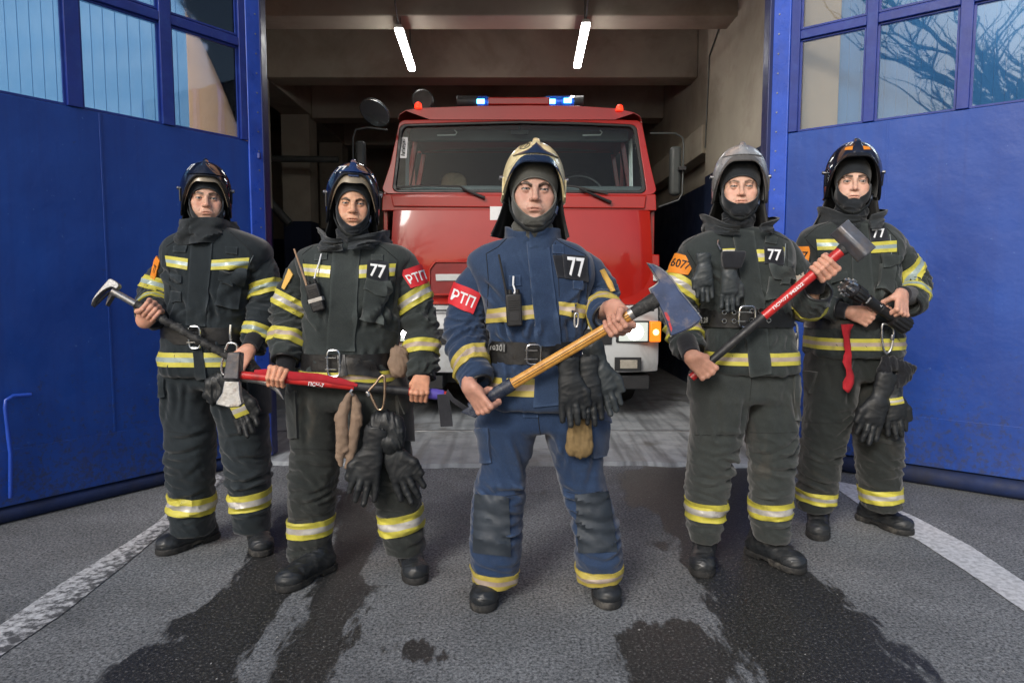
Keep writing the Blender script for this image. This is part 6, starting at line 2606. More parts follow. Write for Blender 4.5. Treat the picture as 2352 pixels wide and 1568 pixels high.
# ---------------------------------------------------------------- far left: dark new gear, forked bar
cE = cropmap(202.1, 349.1, .36314)
cF = cropmap(312.4, 771.75, .35168)
A = Man('man in dark turnout gear with tan raised visor holding a forked steel bar', 3.20, 1.0, 490)
A.coat(rows_of(cE, [(470, 660, 890), (500, 590, 970), (545, 505, 1080), (600, 470, 1140), (700, 485, 1130), (800, 512, 1045), (1000, 525, 1022), (1090, 515, 1012), (1160, 505, 1010), (1280, 488, 1022), (1400, 488, 1025)]),
       M_COAT2, [.16, .16, .135, .14, .13, .10, .08], 2.9, 0, 1.0)
A.sleeve([(*cE(545, 668), .02, 29), (*cE(470, 800), .07, 32), (*cE(430, 910), .05, 34), (*cE(418, 985), -.06, 34), (*cE(412, 1042), -.14, 31)], None, 3.2, 1.0)
A.sleeve([(*cE(1070, 668), .02, 31), (*cE(1118, 800), .01, 34), (*cE(1120, 960), -.01, 34), (*cE(1085, 1120), -.06, 31), (*cE(1045, 1255), -.11, 27)], None, 5.1, 1.0)
A.head(cE(748, 290), .95, 24, -1, 1, dict(w=1.02, jaw=1.0, nose=1.20, brow=.001, lid=.92, frown=.0008, mouth=.90, cheek=.004, stubble=.12, skin=(.67, .41, .30), hood=M_HOODB, hole=(-.020, .071, .043, -.114), iris=M_IRG, browd=1.0, browt=.0060, browz=.0185, vtap=.72, vpow=2.0, bulge=1.2, browc=(.07, .045, .03)))
A.helmet(HELM(M_HNAVY, M_HRIM, M_HNAVY, M_HNAVY, None, M_HTAN), zf=.098, zs=-.078, zk=-.06, hs=1.02, num='77', numbox=(-62, 34, -40, 52), visor=(.034,), strap=M_STRAPG)
A.hand(0, cE(392, 1013), (*cE(325, 965), -.25), (.3, .9, -.35), .018, -.235, 1.05)
A.hand(1, (553, 835), (520, 818, -.19), (.2, -.8, .5), .018, -.19, 1.0)
A.trousers([rows_of(cF, [(240, 190, 500), (300, 180, 500), (450, 182, 490), (600, 200, 515), (800, 207, 510), (1000, 220, 505), (1150, 226, 505), (1318, 242, 508)]),
            rows_of(cF, [(240, 470, 800), (300, 470, 830), (400, 485, 845), (600, 545, 862), (800, 580, 873), (1000, 610, 880), (1150, 622, 876), (1300, 648, 886)])],
           M_COAT2, 0, rows_of(cF, [(120, 205, 720), (180, 195, 760), (260, 185, 800), (330, 182, 830)]), 8.2)
A.foot((360, 1278), -1.25, 0)
A.foot((602, 1281), .12, 1)
A.body()
A.collar(M_COLLAR, -.215, -.095, .122, .104, -16, front=.0, flare=.004, cyo=.0, wav=.010)
A.band(cE((490, 655), (634, 676), (628, 746), (500, 722)), 'green')
A.band(cE((775, 685), (1022, 668), (1008, 735), (764, 747)), 'green')
A.hoop('reflective_band', cE(0, 1262)[1], cE(0, 1350)[1], .004, .007, TRIM['green'], -100, 100, BROWS)
A.patch('placket', cE((655, 545), (792, 560), (748, 1100), (622, 1095)), M_COAT2, off=.007, thick=.012)
A.patch('placket', cE((662, 1225), (728, 1225), (748, 1425), (684, 1430)), M_COAT2, off=.010, thick=.014)
A.patch('chest_pocket', cE((845, 800), (968, 820), (940, 992), (805, 968)), M_COAT2, off=.016, thick=.020)
A.patch('pocket_flap', cE((842, 748), (988, 750), (968, 840), (822, 812)), M_COAT2, off=.022, thick=.012)
A.patch('flap_tab', cE((862, 815), (908, 820), (902, 852), (858, 846)), M_COAT2, off=.028, thick=.008)
for q in ([(528, 778), (592, 784), (592, 826), (530, 822)], [(528, 878), (594, 884), (596, 946), (530, 950)], [(545, 600), (630, 596), (622, 636), (546, 634)], [(872, 600), (950, 606), (944, 650), (872, 642)]):
    A.patch('pocket_flap', cE(*q), M_COAT2, off=.008, thick=.011)
A.badge('sleeve_patch', cE((436, 652), (460, 690), (426, 806), (400, 792)), M_ORANGE, '77', M_BLACKP, (.3, .35, .8, .75), on=('sleeve0',), off=.007, thick=.009)
A.arm_band(0, .33, .060, 'green', (.1, 0, .0))
A.arm_band(0, .78, .042, 'green')
A.arm_band(1, .36, .062, 'green', (.25, 0, 0))
A.arm_band(1, .80, .055, 'green', (-.1, 0, 0))
for L in ([(495, 600), (560, 555), (650, 515)], [(900, 505), (960, 560), (1035, 630)], [(500, 640), (515, 760), (520, 900)], [(1040, 640), (1030, 760), (1020, 900)]):
    A.seam(cE(*L))
A.seam(cE((1045, 655), (1010, 730), (975, 805)), r=.002, mat=M_THREAD, name='piping')
A.hoop('belt', cE(0, 1108)[1], cE(0, 1212)[1], .007, .010, M_LEATH, parent=A.root)
A.buckle(*cE(673, 1172), .050, .098, -.175, M_CHROME)
A.leg_band(0, cF(0, 1068)[1], cF(0, 1180)[1], 'lime', .004, -.010)
A.leg_band(1, cF(0, 1045)[1], cF(0, 1158)[1], 'lime', .004, .010)
A.patch('cargo_pocket', cF((720, 280), (868, 290), (870, 500), (730, 510)), M_COAT2, on=('trousers',), off=.018, thick=.024, parent=A.trou)
A.patch('pocket_flap', cF((160, 300), (190, 280), (190, 390), (158, 400)), M_COAT2, on=('trousers',), off=.012, thick=.016, parent=A.trou)
A.seam(cF((200, 620), (350, 640), (510, 615)), on=('trousers',), parent=A.trou, r=.0012)

# ---------------------------------------------------------------- second from left: armband, axe with red shaft
cC = cropmap(606.4, 349.1, .36328)
cD = cropmap(588, 808.5, .375)
B = Man('man in black turnout gear with red armband holding a red shafted axe level', 2.92, .97, 810)
B.coat(rows_of(cC, [(560, 425, 730), (588, 310, 850), (615, 245, 905), (660, 210, 935), (740, 225, 915), (850, 262, 868), (1000, 268, 842), (1120, 258, 862), (1200, 252, 850), (1290, 262, 805), (1390, 248, 828), (1455, 240, 850)]),
       M_COAT, [.155, .155, .135, .15, .135, .10, .08], 4.4, 0, 1.1)
B.sleeve([(*cC(282, 705), .01, 32), (*cC(208, 840), .02, 35), (*cC(160, 1010), .0, 37), (*cC(150, 1160), -.05, 37), (*cC(132, 1310), -.11, 33)], None, 7.2, 1.1)
B.sleeve([(*cC(882, 705), .01, 33), (*cC(930, 850), .02, 37), (*cC(978, 1040), .01, 39), (*cC(1000, 1240), -.04, 39), (*cC(998, 1425), -.09, 34)], None, 9.1, 1.1)
B.head(cC(562, 323), .93, 13, 1, 2, dict(w=.96, jaw=.92, nose=1.28, brow=.0045, lid=.70, frown=.0005, mouth=1.0, cheek=.003, stubble=.22, ridge=.001, mz=-.071, skin=(.66, .385, .255), hood=M_HOODB, hole=(-.020, .066, .052, -.102), iris=M_IRB, browd=1.0, browt=.0056, browz=.0148, vtap=.7, vpow=1.9, bulge=1.1))
B.helmet(HELM(M_HNAVY, M_HRIM, M_HBLUE, M_HBLUE, None, M_HTAN), zf=.122, zs=-.082, zk=-.06, hs=1.05, num='77', numbox=(-56, 36, -22, 54), visor=(.046,), strap=M_STRAPG)
B.hand(0, cC(88, 1432), (*cC(20, 1420), -.20), (0, .55, .85), .018, -.20, 1.03)
B.hand(1, cC(985, 1520), (*cC(900, 1512), -.155), (0, -.55, .8), .018, -.15, 1.0)
B.trousers([rows_of(cD, [(200, 205, 520), (300, 200, 525), (500, 213, 516), (700, 213, 518), (900, 205, 490), (1100, 205, 475), (1200, 200, 462), (1300, 192, 450)]),
            rows_of(cD, [(200, 520, 905), (300, 525, 925), (500, 545, 945), (700, 595, 972), (880, 688, 1005), (1035, 748, 1022), (1150, 768, 1030), (1262, 790, 1038)])],
           M_TROU, 0, rows_of(cD, [(110, 215, 880), (180, 205, 905), (260, 200, 920), (330, 202, 930)]), 1.7)
B.foot((640, 1363), -.95, 0)
B.foot((959, 1346), .18, 1)
B.body()
B.collar(M_COLLAR, -.21, -.105, .132, .118, 10, front=.055, flare=.018, cyo=.0, wav=.011)
B.band(cC((248, 708), (424, 722), (416, 796), (262, 780)), 'lime')
B.band(cC((578, 722), (652, 716), (645, 795), (572, 800)), 'lime')
B.band(cC((786, 708), (832, 706), (822, 782), (792, 786)), 'lime')
B.badge('number_patch', cC((655, 688), (788, 700), (780, 830), (645, 800)), M_PATCH, '77', M_WHITE, (.16, .18, .88, .82), off=.007, thick=.010)
B.patch('placket', cC((440, 600), (610, 612), (570, 1262), (394, 1252)), M_COAT, off=.007, thick=.012)
B.patch('chest_pocket', cC((638, 850), (768, 890), (742, 1088), (614, 1058)), M_COAT, off=.018, thick=.022)
B.patch('pocket_flap', cC((645, 798), (786, 832), (772, 918), (630, 868)), M_COAT, off=.026, thick=.012)
B.patch('name_tab', cC((326, 652), (400, 645), (398, 682), (322, 692)), M_COAT, off=.007, thick=.010)
B.patch('name_tab', cC((678, 652), (752, 652), (752, 690), (680, 688)), M_COAT, off=.007, thick=.010)
B.badge('armband', cC((860, 752), (986, 712), (1028, 832), (928, 862)), M_RED, 'РТП', M_WHITE, (.10, .30, 1.0, .80), on=('sleeve1',), off=.008, thick=.010)
B.patch('sleeve_tag', cC((165, 740), (188, 776), (132, 870), (117, 858)), M_YPATCH, on=('sleeve0',), off=.008, thick=.010)
B.arm_band(0, .43, .062, 'lime', (-.3, 0, .0))
B.arm_band(0, .80, .055, 'tan', (-.15, 0, 0))
B.arm_band(1, .36, .064, 'lime', (.35, 0, 0))
B.arm_band(1, .76, .056, 'tan', (0, 0, 0))
for L in ([(240, 650), (330, 580), (410, 545)], [(700, 575), (760, 610), (845, 685)], [(250, 680), (270, 800), (275, 960)], [(845, 690), (835, 800), (815, 960)]):
    B.seam(cC(*L))
B.hoop('belt', cC(0, 1272)[1], cC(0, 1392)[1], .007, .010, M_LEATH, parent=B.root)
B.patch('belt_tail', cC((470, 1285), (690, 1330), (738, 1420), (478, 1402)), M_LEATH, off=.016, thick=.009, parent=B.root)
B.patch('belt_loop', cC((488, 1280), (524, 1282), (524, 1412), (488, 1408)), M_LEATH, off=.021, thick=.008, parent=B.root)
B.buckle(*cC(440, 1336), .050, .106, -.175, M_CHROME)
B.hoop('reflective_band', cC(0, 1382)[1], cC(0, 1450)[1], .004, .007, TRIM['tan'], -105, 105, BROWS)
B.leg_band(0, cD(0, 1050)[1], cD(0, 1155)[1], 'lime', .006, .004)
B.leg_band(1, cD(0, 1010)[1], cD(0, 1135)[1], 'lime', .004, .016)
B.patch('cargo_pocket', cD((850, 270), (955, 290), (965, 545), (870, 540)), M_TROU, on=('trousers',), off=.020, thick=.026, parent=B.trou)
B.patch('pocket_flap', cD((838, 250), (930, 258), (925, 330), (880, 375)), M_TROU, on=('trousers',), off=.028, thick=.012, parent=B.trou)
for L in ([(215, 590), (350, 595), (515, 600)], [(600, 700), (780, 715), (975, 690)]):
    B.seam(cD(*L), on=('trousers',), parent=B.trou, r=.0012)
B.patch('cargo_pocket', cD((196, 270), (250, 230), (262, 520), (212, 530)), M_TROU, on=('trousers',), off=.014, thick=.02, parent=B.trou)

# ---------------------------------------------------------------- second from right: silver helmet, sledgehammer
cR = cropmap(1488.4, 312.4, .375)
cS = cropmap(1543.5, 826.9, .35153)
D = Man('man in black turnout gear and silver helmet holding a sledgehammer upright', 2.98, 1.02, 1700)
D.coat(rows_of(cR, [(560, 440, 700), (588, 345, 790), (625, 258, 850), (680, 212, 888), (780, 225, 890), (900, 300, 862), (1000, 314, 855), (1070, 328, 852), (1160, 334, 852), (1250, 332, 872), (1350, 338, 884), (1440, 348, 890)]),
       M_COAT, [.16, .16, .135, .14, .135, .10, .08], 6.1, 0, 1.0)
D.sleeve([(*cR(282, 715), .01, 34), (*cR(222, 860), .02, 38), (*cR(192, 1030), 0, 40), (*cR(212, 1190), -.05, 38), (*cR(268, 1322), -.12, 33)], None, 2.7, 1.0)
D.sleeve([(*cR(832, 715), .01, 34), (*cR(900, 870), .04, 39), (*cR(938, 1010), .02, 40), (*cR(988, 1015), -.10, 37), (*cR(1040, 945), -.18, 34)], None, 4.9, 1.0)
D.head(cR(573, 305), .97, -13, 0, 1, dict(w=1.05, jaw=1.08, nose=1.0, brow=.002, lid=.66, frown=-.0014, mouth=1.0, cheek=.006, stubble=.05, mz=-.066, skin=(.67, .42, .315), hood=M_HOODB, hole=(-.010, .072, .041, -.078), iris=M_IRH, browd=.9, browt=.0046, browz=.0175, vtap=.5, vpow=2.6, bulge=.8, browc=(.10, .065, .04)))
D.helmet(HELM(M_HSILV, M_HRIMG, M_HSILV, M_HSILV, M_HRIMG), zf=.118, zs=-.062, zk=-.05, hs=1.04, peak=(.016, .016), strap=M_STRAPG)
D.hand(0, cR(338, 1418), (*cR(400, 1360), -.20), (0, -1, .25), .017, -.195, 1.05)
D.hand(1, cR(1066, 802), (*cR(1160, 722), -.27), (.55, .35, -.7), .018, -.255, 1.08)
D.trousers([rows_of(cS, [(110, 125, 515), (200, 116, 512), (480, 112, 465), (700, 100, 398), (900, 95, 362), (1080, 97, 335), (1220, 118, 302)]),
            rows_of(cS, [(110, 515, 812), (200, 512, 815), (480, 482, 815), (700, 500, 797), (900, 505, 777), (1070, 514, 762), (1205, 535, 748)])],
           M_TROU2, 0, rows_of(cS, [(30, 140, 795), (100, 126, 805), (180, 118, 812), (260, 118, 812)]), 3.3)
D.foot((1612, 1330), -.06, 0)
D.foot((1847, 1321), 1.05, 1)
D.body()
D.collar(M_COLLAR, -.205, -.115, .135, .128, 34, front=.06, flare=.022, cyo=.0, wav=.006)
D.band(cR((455, 693), (532, 690), (528, 714), (460, 716)), 'lime')
D.band(cR((664, 697), (712, 697), (716, 768), (670, 770)), 'lime')
D.band(cR((812, 685), (834, 683), (830, 755), (816, 758)), 'lime')
D.badge('number_patch', cR((708, 682), (826, 688), (828, 796), (712, 780)), M_PATCH, '77', M_WHITE, (.16, .14, .86, .78), off=.007, thick=.010)
D.patch('placket', cR((512, 575), (646, 586), (716, 1058), (598, 1060)), M_COAT, off=.007, thick=.012)
D.patch('placket', cR((588, 1180), (728, 1180), (752, 1450), (622, 1465)), M_COAT, off=.010, thick=.014)
D.patch('chest_pocket', cR((742, 860), (852, 878), (842, 1005), (720, 1000)), M_COAT, off=.014, thick=.018)
D.patch('pocket_flap', cR((736, 785), (866, 822), (884, 882), (758, 872)), M_COAT, off=.022, thick=.012)
D.patch('flap_tab', cR((800, 872), (848, 876), (842, 912), (804, 908)), M_COAT, off=.024, thick=.010)
D.patch('name_tab', cR((718, 618), (790, 628), (782, 668), (714, 656)), M_COAT, off=.008, thick=.010)
D.badge('sleeve_patch', cR((165, 718), (296, 750), (242, 852), (128, 835)), M_ORANGE, '6077', M_BLACKP, (.06, .24, .90, .72), on=('sleeve0',), off=.008, thick=.010)
D.arm_band(0, .36, .064, 'lime', (-.45, 0, 0))
D.arm_band(0, .78, .058, 'tan', (-.1, 0, 0))
D.arm_band(1, .34, .058, 'lime', (.3, 0, .0))
D.arm_band(1, .70, .055, 'tan')
for L in ([(215, 670), (320, 590), (425, 555)], [(690, 565), (770, 600), (860, 640)], [(240, 700), (300, 800), (312, 960)], [(850, 660), (852, 800), (850, 960)]):
    D.seam(cR(*L))
D.seam(cR((842, 660), (838, 730), (828, 805)), r=.002, mat=M_THREAD, name='piping')
D.hoop('belt', cR(0, 1060)[1], cR(0, 1170)[1], .008, .011, M_LEATH, parent=D.root)
D.badge('belt_print', cR((330, 1098), (386, 1096), (386, 1146), (332, 1150)), M_LEATH, '0.28', M_STITCH, (.1, .15, .95, .85), off=.0135, thick=.004)
D.buckle(*cR(608, 1106), .066, .086, -.178, M_CHROME, r=.004)
for q in ((465, 1085), (525, 1085), (465, 1137), (525, 1137), (633, 1077), (685, 1075), (632, 1132), (735, 1133)):
    c_, n_ = cast_grid([D.bv['coat']], [cR(q[0] - 6, q[1] - 6), cR(q[0] + 6, q[1] - 6), cR(q[0] + 6, q[1] + 6), cR(q[0] - 6, q[1] + 6)], 2, 2, D.Y)[0][0]
    pr = [c_ + np.array([.0085 * math.cos(t_), -.019, .0085 * math.sin(t_)]) for t_ in np.linspace(0, 2 * math.pi, 15)[:-1]]
    MB().tube(pr, .0022, 6, closed=True).build('eyelet', M_CHROME, D.root, smooth=True)
D.hoop('reflective_band', cR(0, 1322)[1], cR(0, 1396)[1], .004, .007, TRIM['tan'], -105, 105, BROWS)
D.leg_band(0, cS(0, 950)[1], cS(0, 1070)[1], 'lime', .004, -.003)
D.leg_band(1, cS(0, 950)[1], cS(0, 1058)[1], 'lime', .004, .003)
for L in ([(125, 488), (250, 490), (450, 488)], [(485, 470), (650, 478), (815, 470)]):
    D.seam(cS(*L), on=('trousers',), parent=D.trou, r=.0012)
D.seam(cS((522, 110), (505, 300), (478, 470)), on=('trousers',), parent=D.trou, r=.0012)
D.patch('pocket_flap', cS((788, 60), (806, 66), (830, 395), (804, 392)), M_TROU2, on=('trousers',), off=.012, thick=.016, parent=D.trou)

# ---------------------------------------------------------------- far right: hose nozzle
cT = cropmap(1800.75, 312.4, .31654)
cU = cropmap(1800.75, 771.75, .32813)
E = Man('man in black turnout gear with orange striped helmet holding a hose nozzle', 3.40, 1.07, 1960)
E.coat(rows_of(cT, [(612, 340, 680), (640, 245, 755), (680, 165, 812), (740, 135, 850), (830, 150, 840), (950, 185, 800), (1120, 192, 795), (1230, 190, 798), (1330, 188, 800), (1420, 184, 812), (1500, 180, 818), (1590, 178, 822)]),
       M_COAT, [.16, .16, .135, .14, .135, .10, .08], 8.1, 0, 1.0)
E.sleeve([(*cT(185, 775), .01, 29), (*cT(150, 950), .03, 31), (*cT(190, 1120), -.02, 31), (*cT(310, 1240), -.11, 28), (*cT(400, 1255), -.16, 26)], None, 1.7, 1.0)
E.sleeve([(*cT(775, 765), .01, 29), (*cT(855, 910), .02, 32), (*cT(925, 1055), .02, 34), (*cT(935, 1165), -.08, 32), (*cT(905, 1225), -.15, 29)], None, 7.9, 1.0)
E.head(cT(515, 325), 1.07, -19, -1, 2, dict(w=.90, jaw=.88, nose=.96, brow=.0, lid=.92, frown=-.0012, mouth=.92, cheek=.0, stubble=.04, skin=(.69, .45, .345), hood=M_HOODB, hole=(-.012, .066, .037, -.078), iris=M_IRB, browd=1.0, browt=.0056, browz=.0182, vtap=.55, vpow=2.2, bulge=1.2, browc=(.05, .03, .02)))
E.helmet(HELM(M_HNAVY, M_HRIM, M_HNAVY, M_HNAVY, M_HRIM), zf=.112, zs=-.072, zk=-.055, hs=1.05, num='77', numbox=(-40, 24, -13, 37), peak=(.012, .010), front=None, strap=M_STRAPG)
E.hand(0, cT(582, 1300), (*cT(615, 1245), -.20), (-.25, -.9, .2), .015, -.185, .95)
E.hand(1, cT(795, 1262), (*cT(700, 1200), -.25), (.35, -.75, .6), .027, -.225, 1.05)
E.trousers([rows_of(cU, [(150, 168, 515), (300, 150, 512), (600, 140, 468), (800, 122, 410), (1000, 106, 370), (1150, 100, 352), (1245, 100, 332)]),
            rows_of(cU, [(150, 515, 785), (300, 518, 795), (600, 482, 800), (800, 500, 822), (1000, 526, 806), (1150, 545, 812), (1232, 560, 812)])],
           M_TROU, 0, rows_of(cU, [(60, 185, 770), (140, 168, 780), (220, 158, 785), (300, 155, 790)]), 6.3)
E.foot((1881, 1244), .02, 0)
E.foot((2096, 1232), 1.1, 1)
E.body()
E.collar(M_COLLAR, -.215, -.105, .132, .122, 20, front=.05, flare=.018, cyo=.0, wav=.007)
E.band(cT((235, 750), (398, 752), (402, 826), (245, 828)), 'green')
E.band(cT((612, 775), (815, 760), (815, 840), (630, 850)), 'green')
E.badge('number_patch', cT((614, 668), (736, 660), (752, 762), (628, 768)), M_PATCH, '77', M_WHITE, (.12, .16, .86, .80), off=.007, thick=.010)
E.patch('placket', cT((490, 640), (602, 640), (668, 1330), (500, 1330)), M_COAT, off=.007, thick=.012)
E.patch('chest_pocket', cT((692, 930), (792, 945), (778, 1140), (680, 1110)), M_COAT, off=.020, thick=.024)
E.patch('pocket_flap', cT((688, 858), (818, 870), (802, 952), (698, 958)), M_COAT, off=.028, thick=.012)
E.patch('pocket_flap', cT((350, 1010), (455, 980), (462, 1032), (352, 1064)), M_COAT, off=.014, thick=.016)
E.badge('sleeve_patch', cT((18, 806), (196, 800), (172, 934), (30, 905)), M_ORANGE, '6077', M_BLACKP, (.08, .28, .92, .74), on=('sleeve0',), off=.007, thick=.009)
E.arm_band(0, .58, .055, 'tan')
E.arm_band(1, .36, .066, 'green', (.35, 0, 0))
E.arm_band(1, .76, .055, 'green')
for L in ([(150, 740), (240, 660), (330, 625)], [(660, 620), (740, 665), (812, 740)], [(815, 740), (830, 860), (800, 980)], [(160, 750), (240, 840), (245, 980)]):
    E.seam(cT(*L))
E.seam(cT((768, 715), (780, 800), (778, 880)), r=.002, mat=M_THREAD, name='piping')
E.hoop('belt', cT(0, 1335)[1], cT(0, 1400)[1], .007, .010, M_LEATH, parent=E.root)
E.hoop('reflective_band', cT(0, 1462)[1], cT(0, 1545)[1], .004, .007, TRIM['tan'], -105, 105, BROWS)
E.leg_band(0, cU(0, 1115)[1], cU(0, 1195)[1], 'white', .004, -.008)
E.leg_band(1, cU(0, 1090)[1], cU(0, 1185)[1], 'white', .004, .008)
E.patch('pocket_flap', cU((150, 240), (240, 250), (195, 400), (158, 320)), M_TROU, on=('trousers',), off=.016, thick=.020, parent=E.trou)
E.seam(cU((145, 600), (300, 610), (468, 600)), on=('trousers',), parent=E.trou, r=.0012)
# orange stickers on the black helmet
for a0, a1 in ((-34, -9), (9, 34)):
    g_ = []
    for k in range(4):
        row = []
        for j in range(8):
            a_, th_ = a0 + (a1 - a0) * j / 7, 40 + 12 * k / 3 * (.55 + .45 * (1 - abs((a0 + (a1 - a0) * j / 7)) / 34)) + abs((a0 + (a1 - a0) * j / 7)) * .08
            p_ = E.hp(a_, th_, .0006)
            row.append((E.to_world(p_[None])[0], E.to_world(E.hp(a_, th_, .01)[None])[0] - E.to_world(p_[None])[0]))
        g_.append([(p_, n_ / np.linalg.norm(n_)) for p_, n_ in row])
    sheet('orange_sticker', E.shell, g_, .0006, .001, M_ORANGE)
# ring round the painted number of the cream helmet
ring_ = []
for q_ in np.linspace(0, 2 * math.pi, 33)[:-1]:
    ring_.append(C.to_world(C.hp(-33.5 + 14.5 * math.cos(q_), 36.5 + 9.5 * math.sin(q_), .0012)[None])[0])
MB().tube(ring_, .0014, 6, closed=True).build('painted_ring', M_BLACKP, C.shell)
# ================================================================== TOOLS AND KIT
m_wood, nt, b = new_mat('varnished_ash_wood')
co = coords(nt, (1, 1, 1))
n_ = noise(nt, co, 30, 5, .6)
c = ramp(nt, n_, [(.25, (.40, .17, .030)), (.5, (.62, .30, .055)), (.8, (.72, .40, .10))])
c = mix(nt, ramp(nt, noise(nt, co, 130, 3, .6), [(.62, 0), (.70, .7)]), c, (.10, .05, .02))
nt.links.new(c, b.inputs['Base Color'])
b.inputs['Roughness'].default_value = .38
b.inputs['Coat Weight'].default_value = .3
m_navygrip = surf('navy_painted_grip', (.020, .028, .050), .35, 0, .3, 18, dirt=(.30, .31, .33), dirt_amt=.25, dscale=50)
m_axeblue = surf('chipped_blue_axe_head', (.040, .065, .145), .45, .2, .4, 16, dirt=(.30, .24, .20), dirt_amt=.75, dscale=13, bumps=.5, bscale=50, bdist=.002)
m_bare = surf('worn_bare_steel', (.36, .36, .36), .38, .85, .35, 26, dirt=(.16, .09, .05), dirt_amt=.5, dscale=18, bumps=.5, bscale=70, bdist=.002)
m_tape = surf('black_friction_tape', (.020, .020, .020), .65, 0, .5, 24, dirt=(.16, .16, .155), dirt_amt=.6, dscale=30, bumps=.9, bscale=34, bdist=.006)
m_redp = surf('chipped_red_shaft_paint', (.55, .022, .020), .40, 0, .25, 18, dirt=(.10, .012, .012), dirt_amt=.6, dscale=26, coat=.2)
m_black = surf('black_rubber_grip', (.018, .018, .020), .5, 0, .3, 16, dirt=(.06, .06, .06), dirt_amt=.5, dscale=20)
m_dsteel = surf('dark_forged_steel', (.085, .085, .095), .42, .6, .4, 20, dirt=(.17, .11, .07), dirt_amt=.6, dscale=16, bumps=.5, bscale=60, bdist=.002)
m_rag = surf('red_cloth_ribbon', (.42, .012, .022), .85, 0, .25, 16, bumps=.5, bscale=30, bdist=.004)
m_viol = surf('violet_tape', (.10, .075, .42), .5, 0, .3, 18)
m_radio = surf('radio_plastic', (.012, .012, .013), .5, 0, .3, 30, bumps=.2)
m_alu = surf('brushed_aluminium', (.60, .60, .60), .3, 1.0, .2, 24, bumps=.15)
m_tanrod = surf('tan_antenna', (.42, .27, .17), .6)


class Shaft:
    """the plane of a tool: origin in one fist, U along the shaft to the other fist, N towards the camera"""

    def __init__(s, a, b):
        s.O = np.asarray(a, float)
        s.U = (np.asarray(b, float) - a)
        s.L = np.linalg.norm(s.U)
        s.U = s.U / s.L
        n = CAM - s.O
        n = n - s.U * n.dot(s.U)
        s.N = n / np.linalg.norm(n)
        s.V = np.cross(s.N, s.U)

    def uv(s, px, py):
        d = ray(px, py)
        t = ((s.O - CAM) @ s.N) / (d @ s.N)
        q = CAM + d * t - s.O
        return q @ s.U, q @ s.V

    def pt(s, u, v=0.0, n=0.0):
        return s.O + s.U * u + s.V * v + s.N * n

    def solid(s, mb, pxs, n0, n1, m=0, bev=0.0):
        return mb.prism([s.uv(*p) for p in pxs], s.O, s.U, s.V, s.N, n0, n1, m, bev)


def fist(man, i):
    return man.grips[i]


# ---------------- fire axe of the man in blue
S = Shaft(P(1117, 917, C.Y - .185), P(1416, 741, C.Y - .275))
t = thing('fire_axe', S.pt(S.L / 2), 'fire axe with ochre wooden shaft and chipped blue head held by the man in blue', 'axe')
u0, u1, u2 = S.uv(1066, 948)[0], S.uv(1178, 882)[0], S.uv(1462, 716)[0]
oval = [(.0195 * math.cos(q), .0135 * math.sin(q)) for q in np.linspace(0, 2 * math.pi, 25)[:-1]]
MB().prism(oval, S.pt(u1), S.V, S.N, S.U, 0, u2 + .03 - u1).build('handle', m_wood, t, smooth=True, angle=60)
for v_ in (.0045, -.0045):
    MB().tube([S.pt(u1 + .003, v_ - .001, .0134), S.pt(u2, v_ - .001, .0134)], .0010, 6).build('handle_line', M_BLACKP, t)
big = [(.0225 * math.cos(q) * (1 + .1 * math.cos(2 * q)), .0165 * math.sin(q)) for q in np.linspace(0, 2 * math.pi, 25)[:-1]]
mb = MB().prism(big, S.pt(u0 + .03), S.V, S.N, S.U, 0, u1 - u0 - .03)
mb.prism([S.uv(*p) for p in ((1060, 945), (1108, 914), (1120, 934), (1094, 958))], S.O, S.U, S.V, S.N, -.015, .015)
mb.build('grip', m_navygrip, t, bevel=.003)
crop2 = lambda x, y: (1359.75 + x * .12891, 588 + y * .12891)
MB().tube([S.pt(u2 - .012), S.pt(u2 + .01), S.pt(S.uv(*crop2(1000, 830))[0]), S.pt(S.uv(*crop2(1150, 760))[0])], [.0205, .0225, .0265, .029], 14, flat=.85).build('taped_neck', m_tape, t, smooth=True)
MB().tube([S.pt(u2 - .028), S.pt(u2 - .012)], [.021, .0215], 14, flat=.72).build('ferrule', m_bare, t, smooth=True)
head = [(980, 130), (1100, 165), (1200, 215), (1310, 300), (1400, 400), (1470, 490), (1550, 620), (1700, 800), (1850, 980), (1945, 1105), (1900, 1175), (1750, 1275), (1600, 1350), (1400, 1425), (1380, 1330), (1330, 1180), (1250, 980), (1180, 850), (1070, 680), (1025, 585), (1110, 540), (1180, 480), (1190, 440), (1150, 380), (1100, 300), (1050, 220)]
mb = MB()
S.solid(mb, [crop2(*q) for q in head], -.006, .013)
hd = mb.build('axe_head', m_axeblue, t, bevel=.0035, seg=2)
rim_ = [S.pt(*S.uv(*crop2(*q)), .0035) for q in head]
MB().tube(rim_, .0042, 6, closed=True).build('worn_edge', m_bare, hd, smooth=True)
chip = [(1285, 1000), (1330, 1000), (1380, 1090), (1390, 1170), (1350, 1150), (1310, 1080)]
mb = MB()
S.solid(mb, [crop2(*q) for q in chip], .0125, .0138)
S.solid(mb, [crop2(*q) for q in [(1360, 1180), (1395, 1185), (1430, 1290), (1410, 1350), (1385, 1290)]], .0125, .0138)
mb.build('red_paint_remnant', surf('old_red_paint', (.55, .04, .05), .5, dirt=(.1, .03, .03), dscale=30), hd)

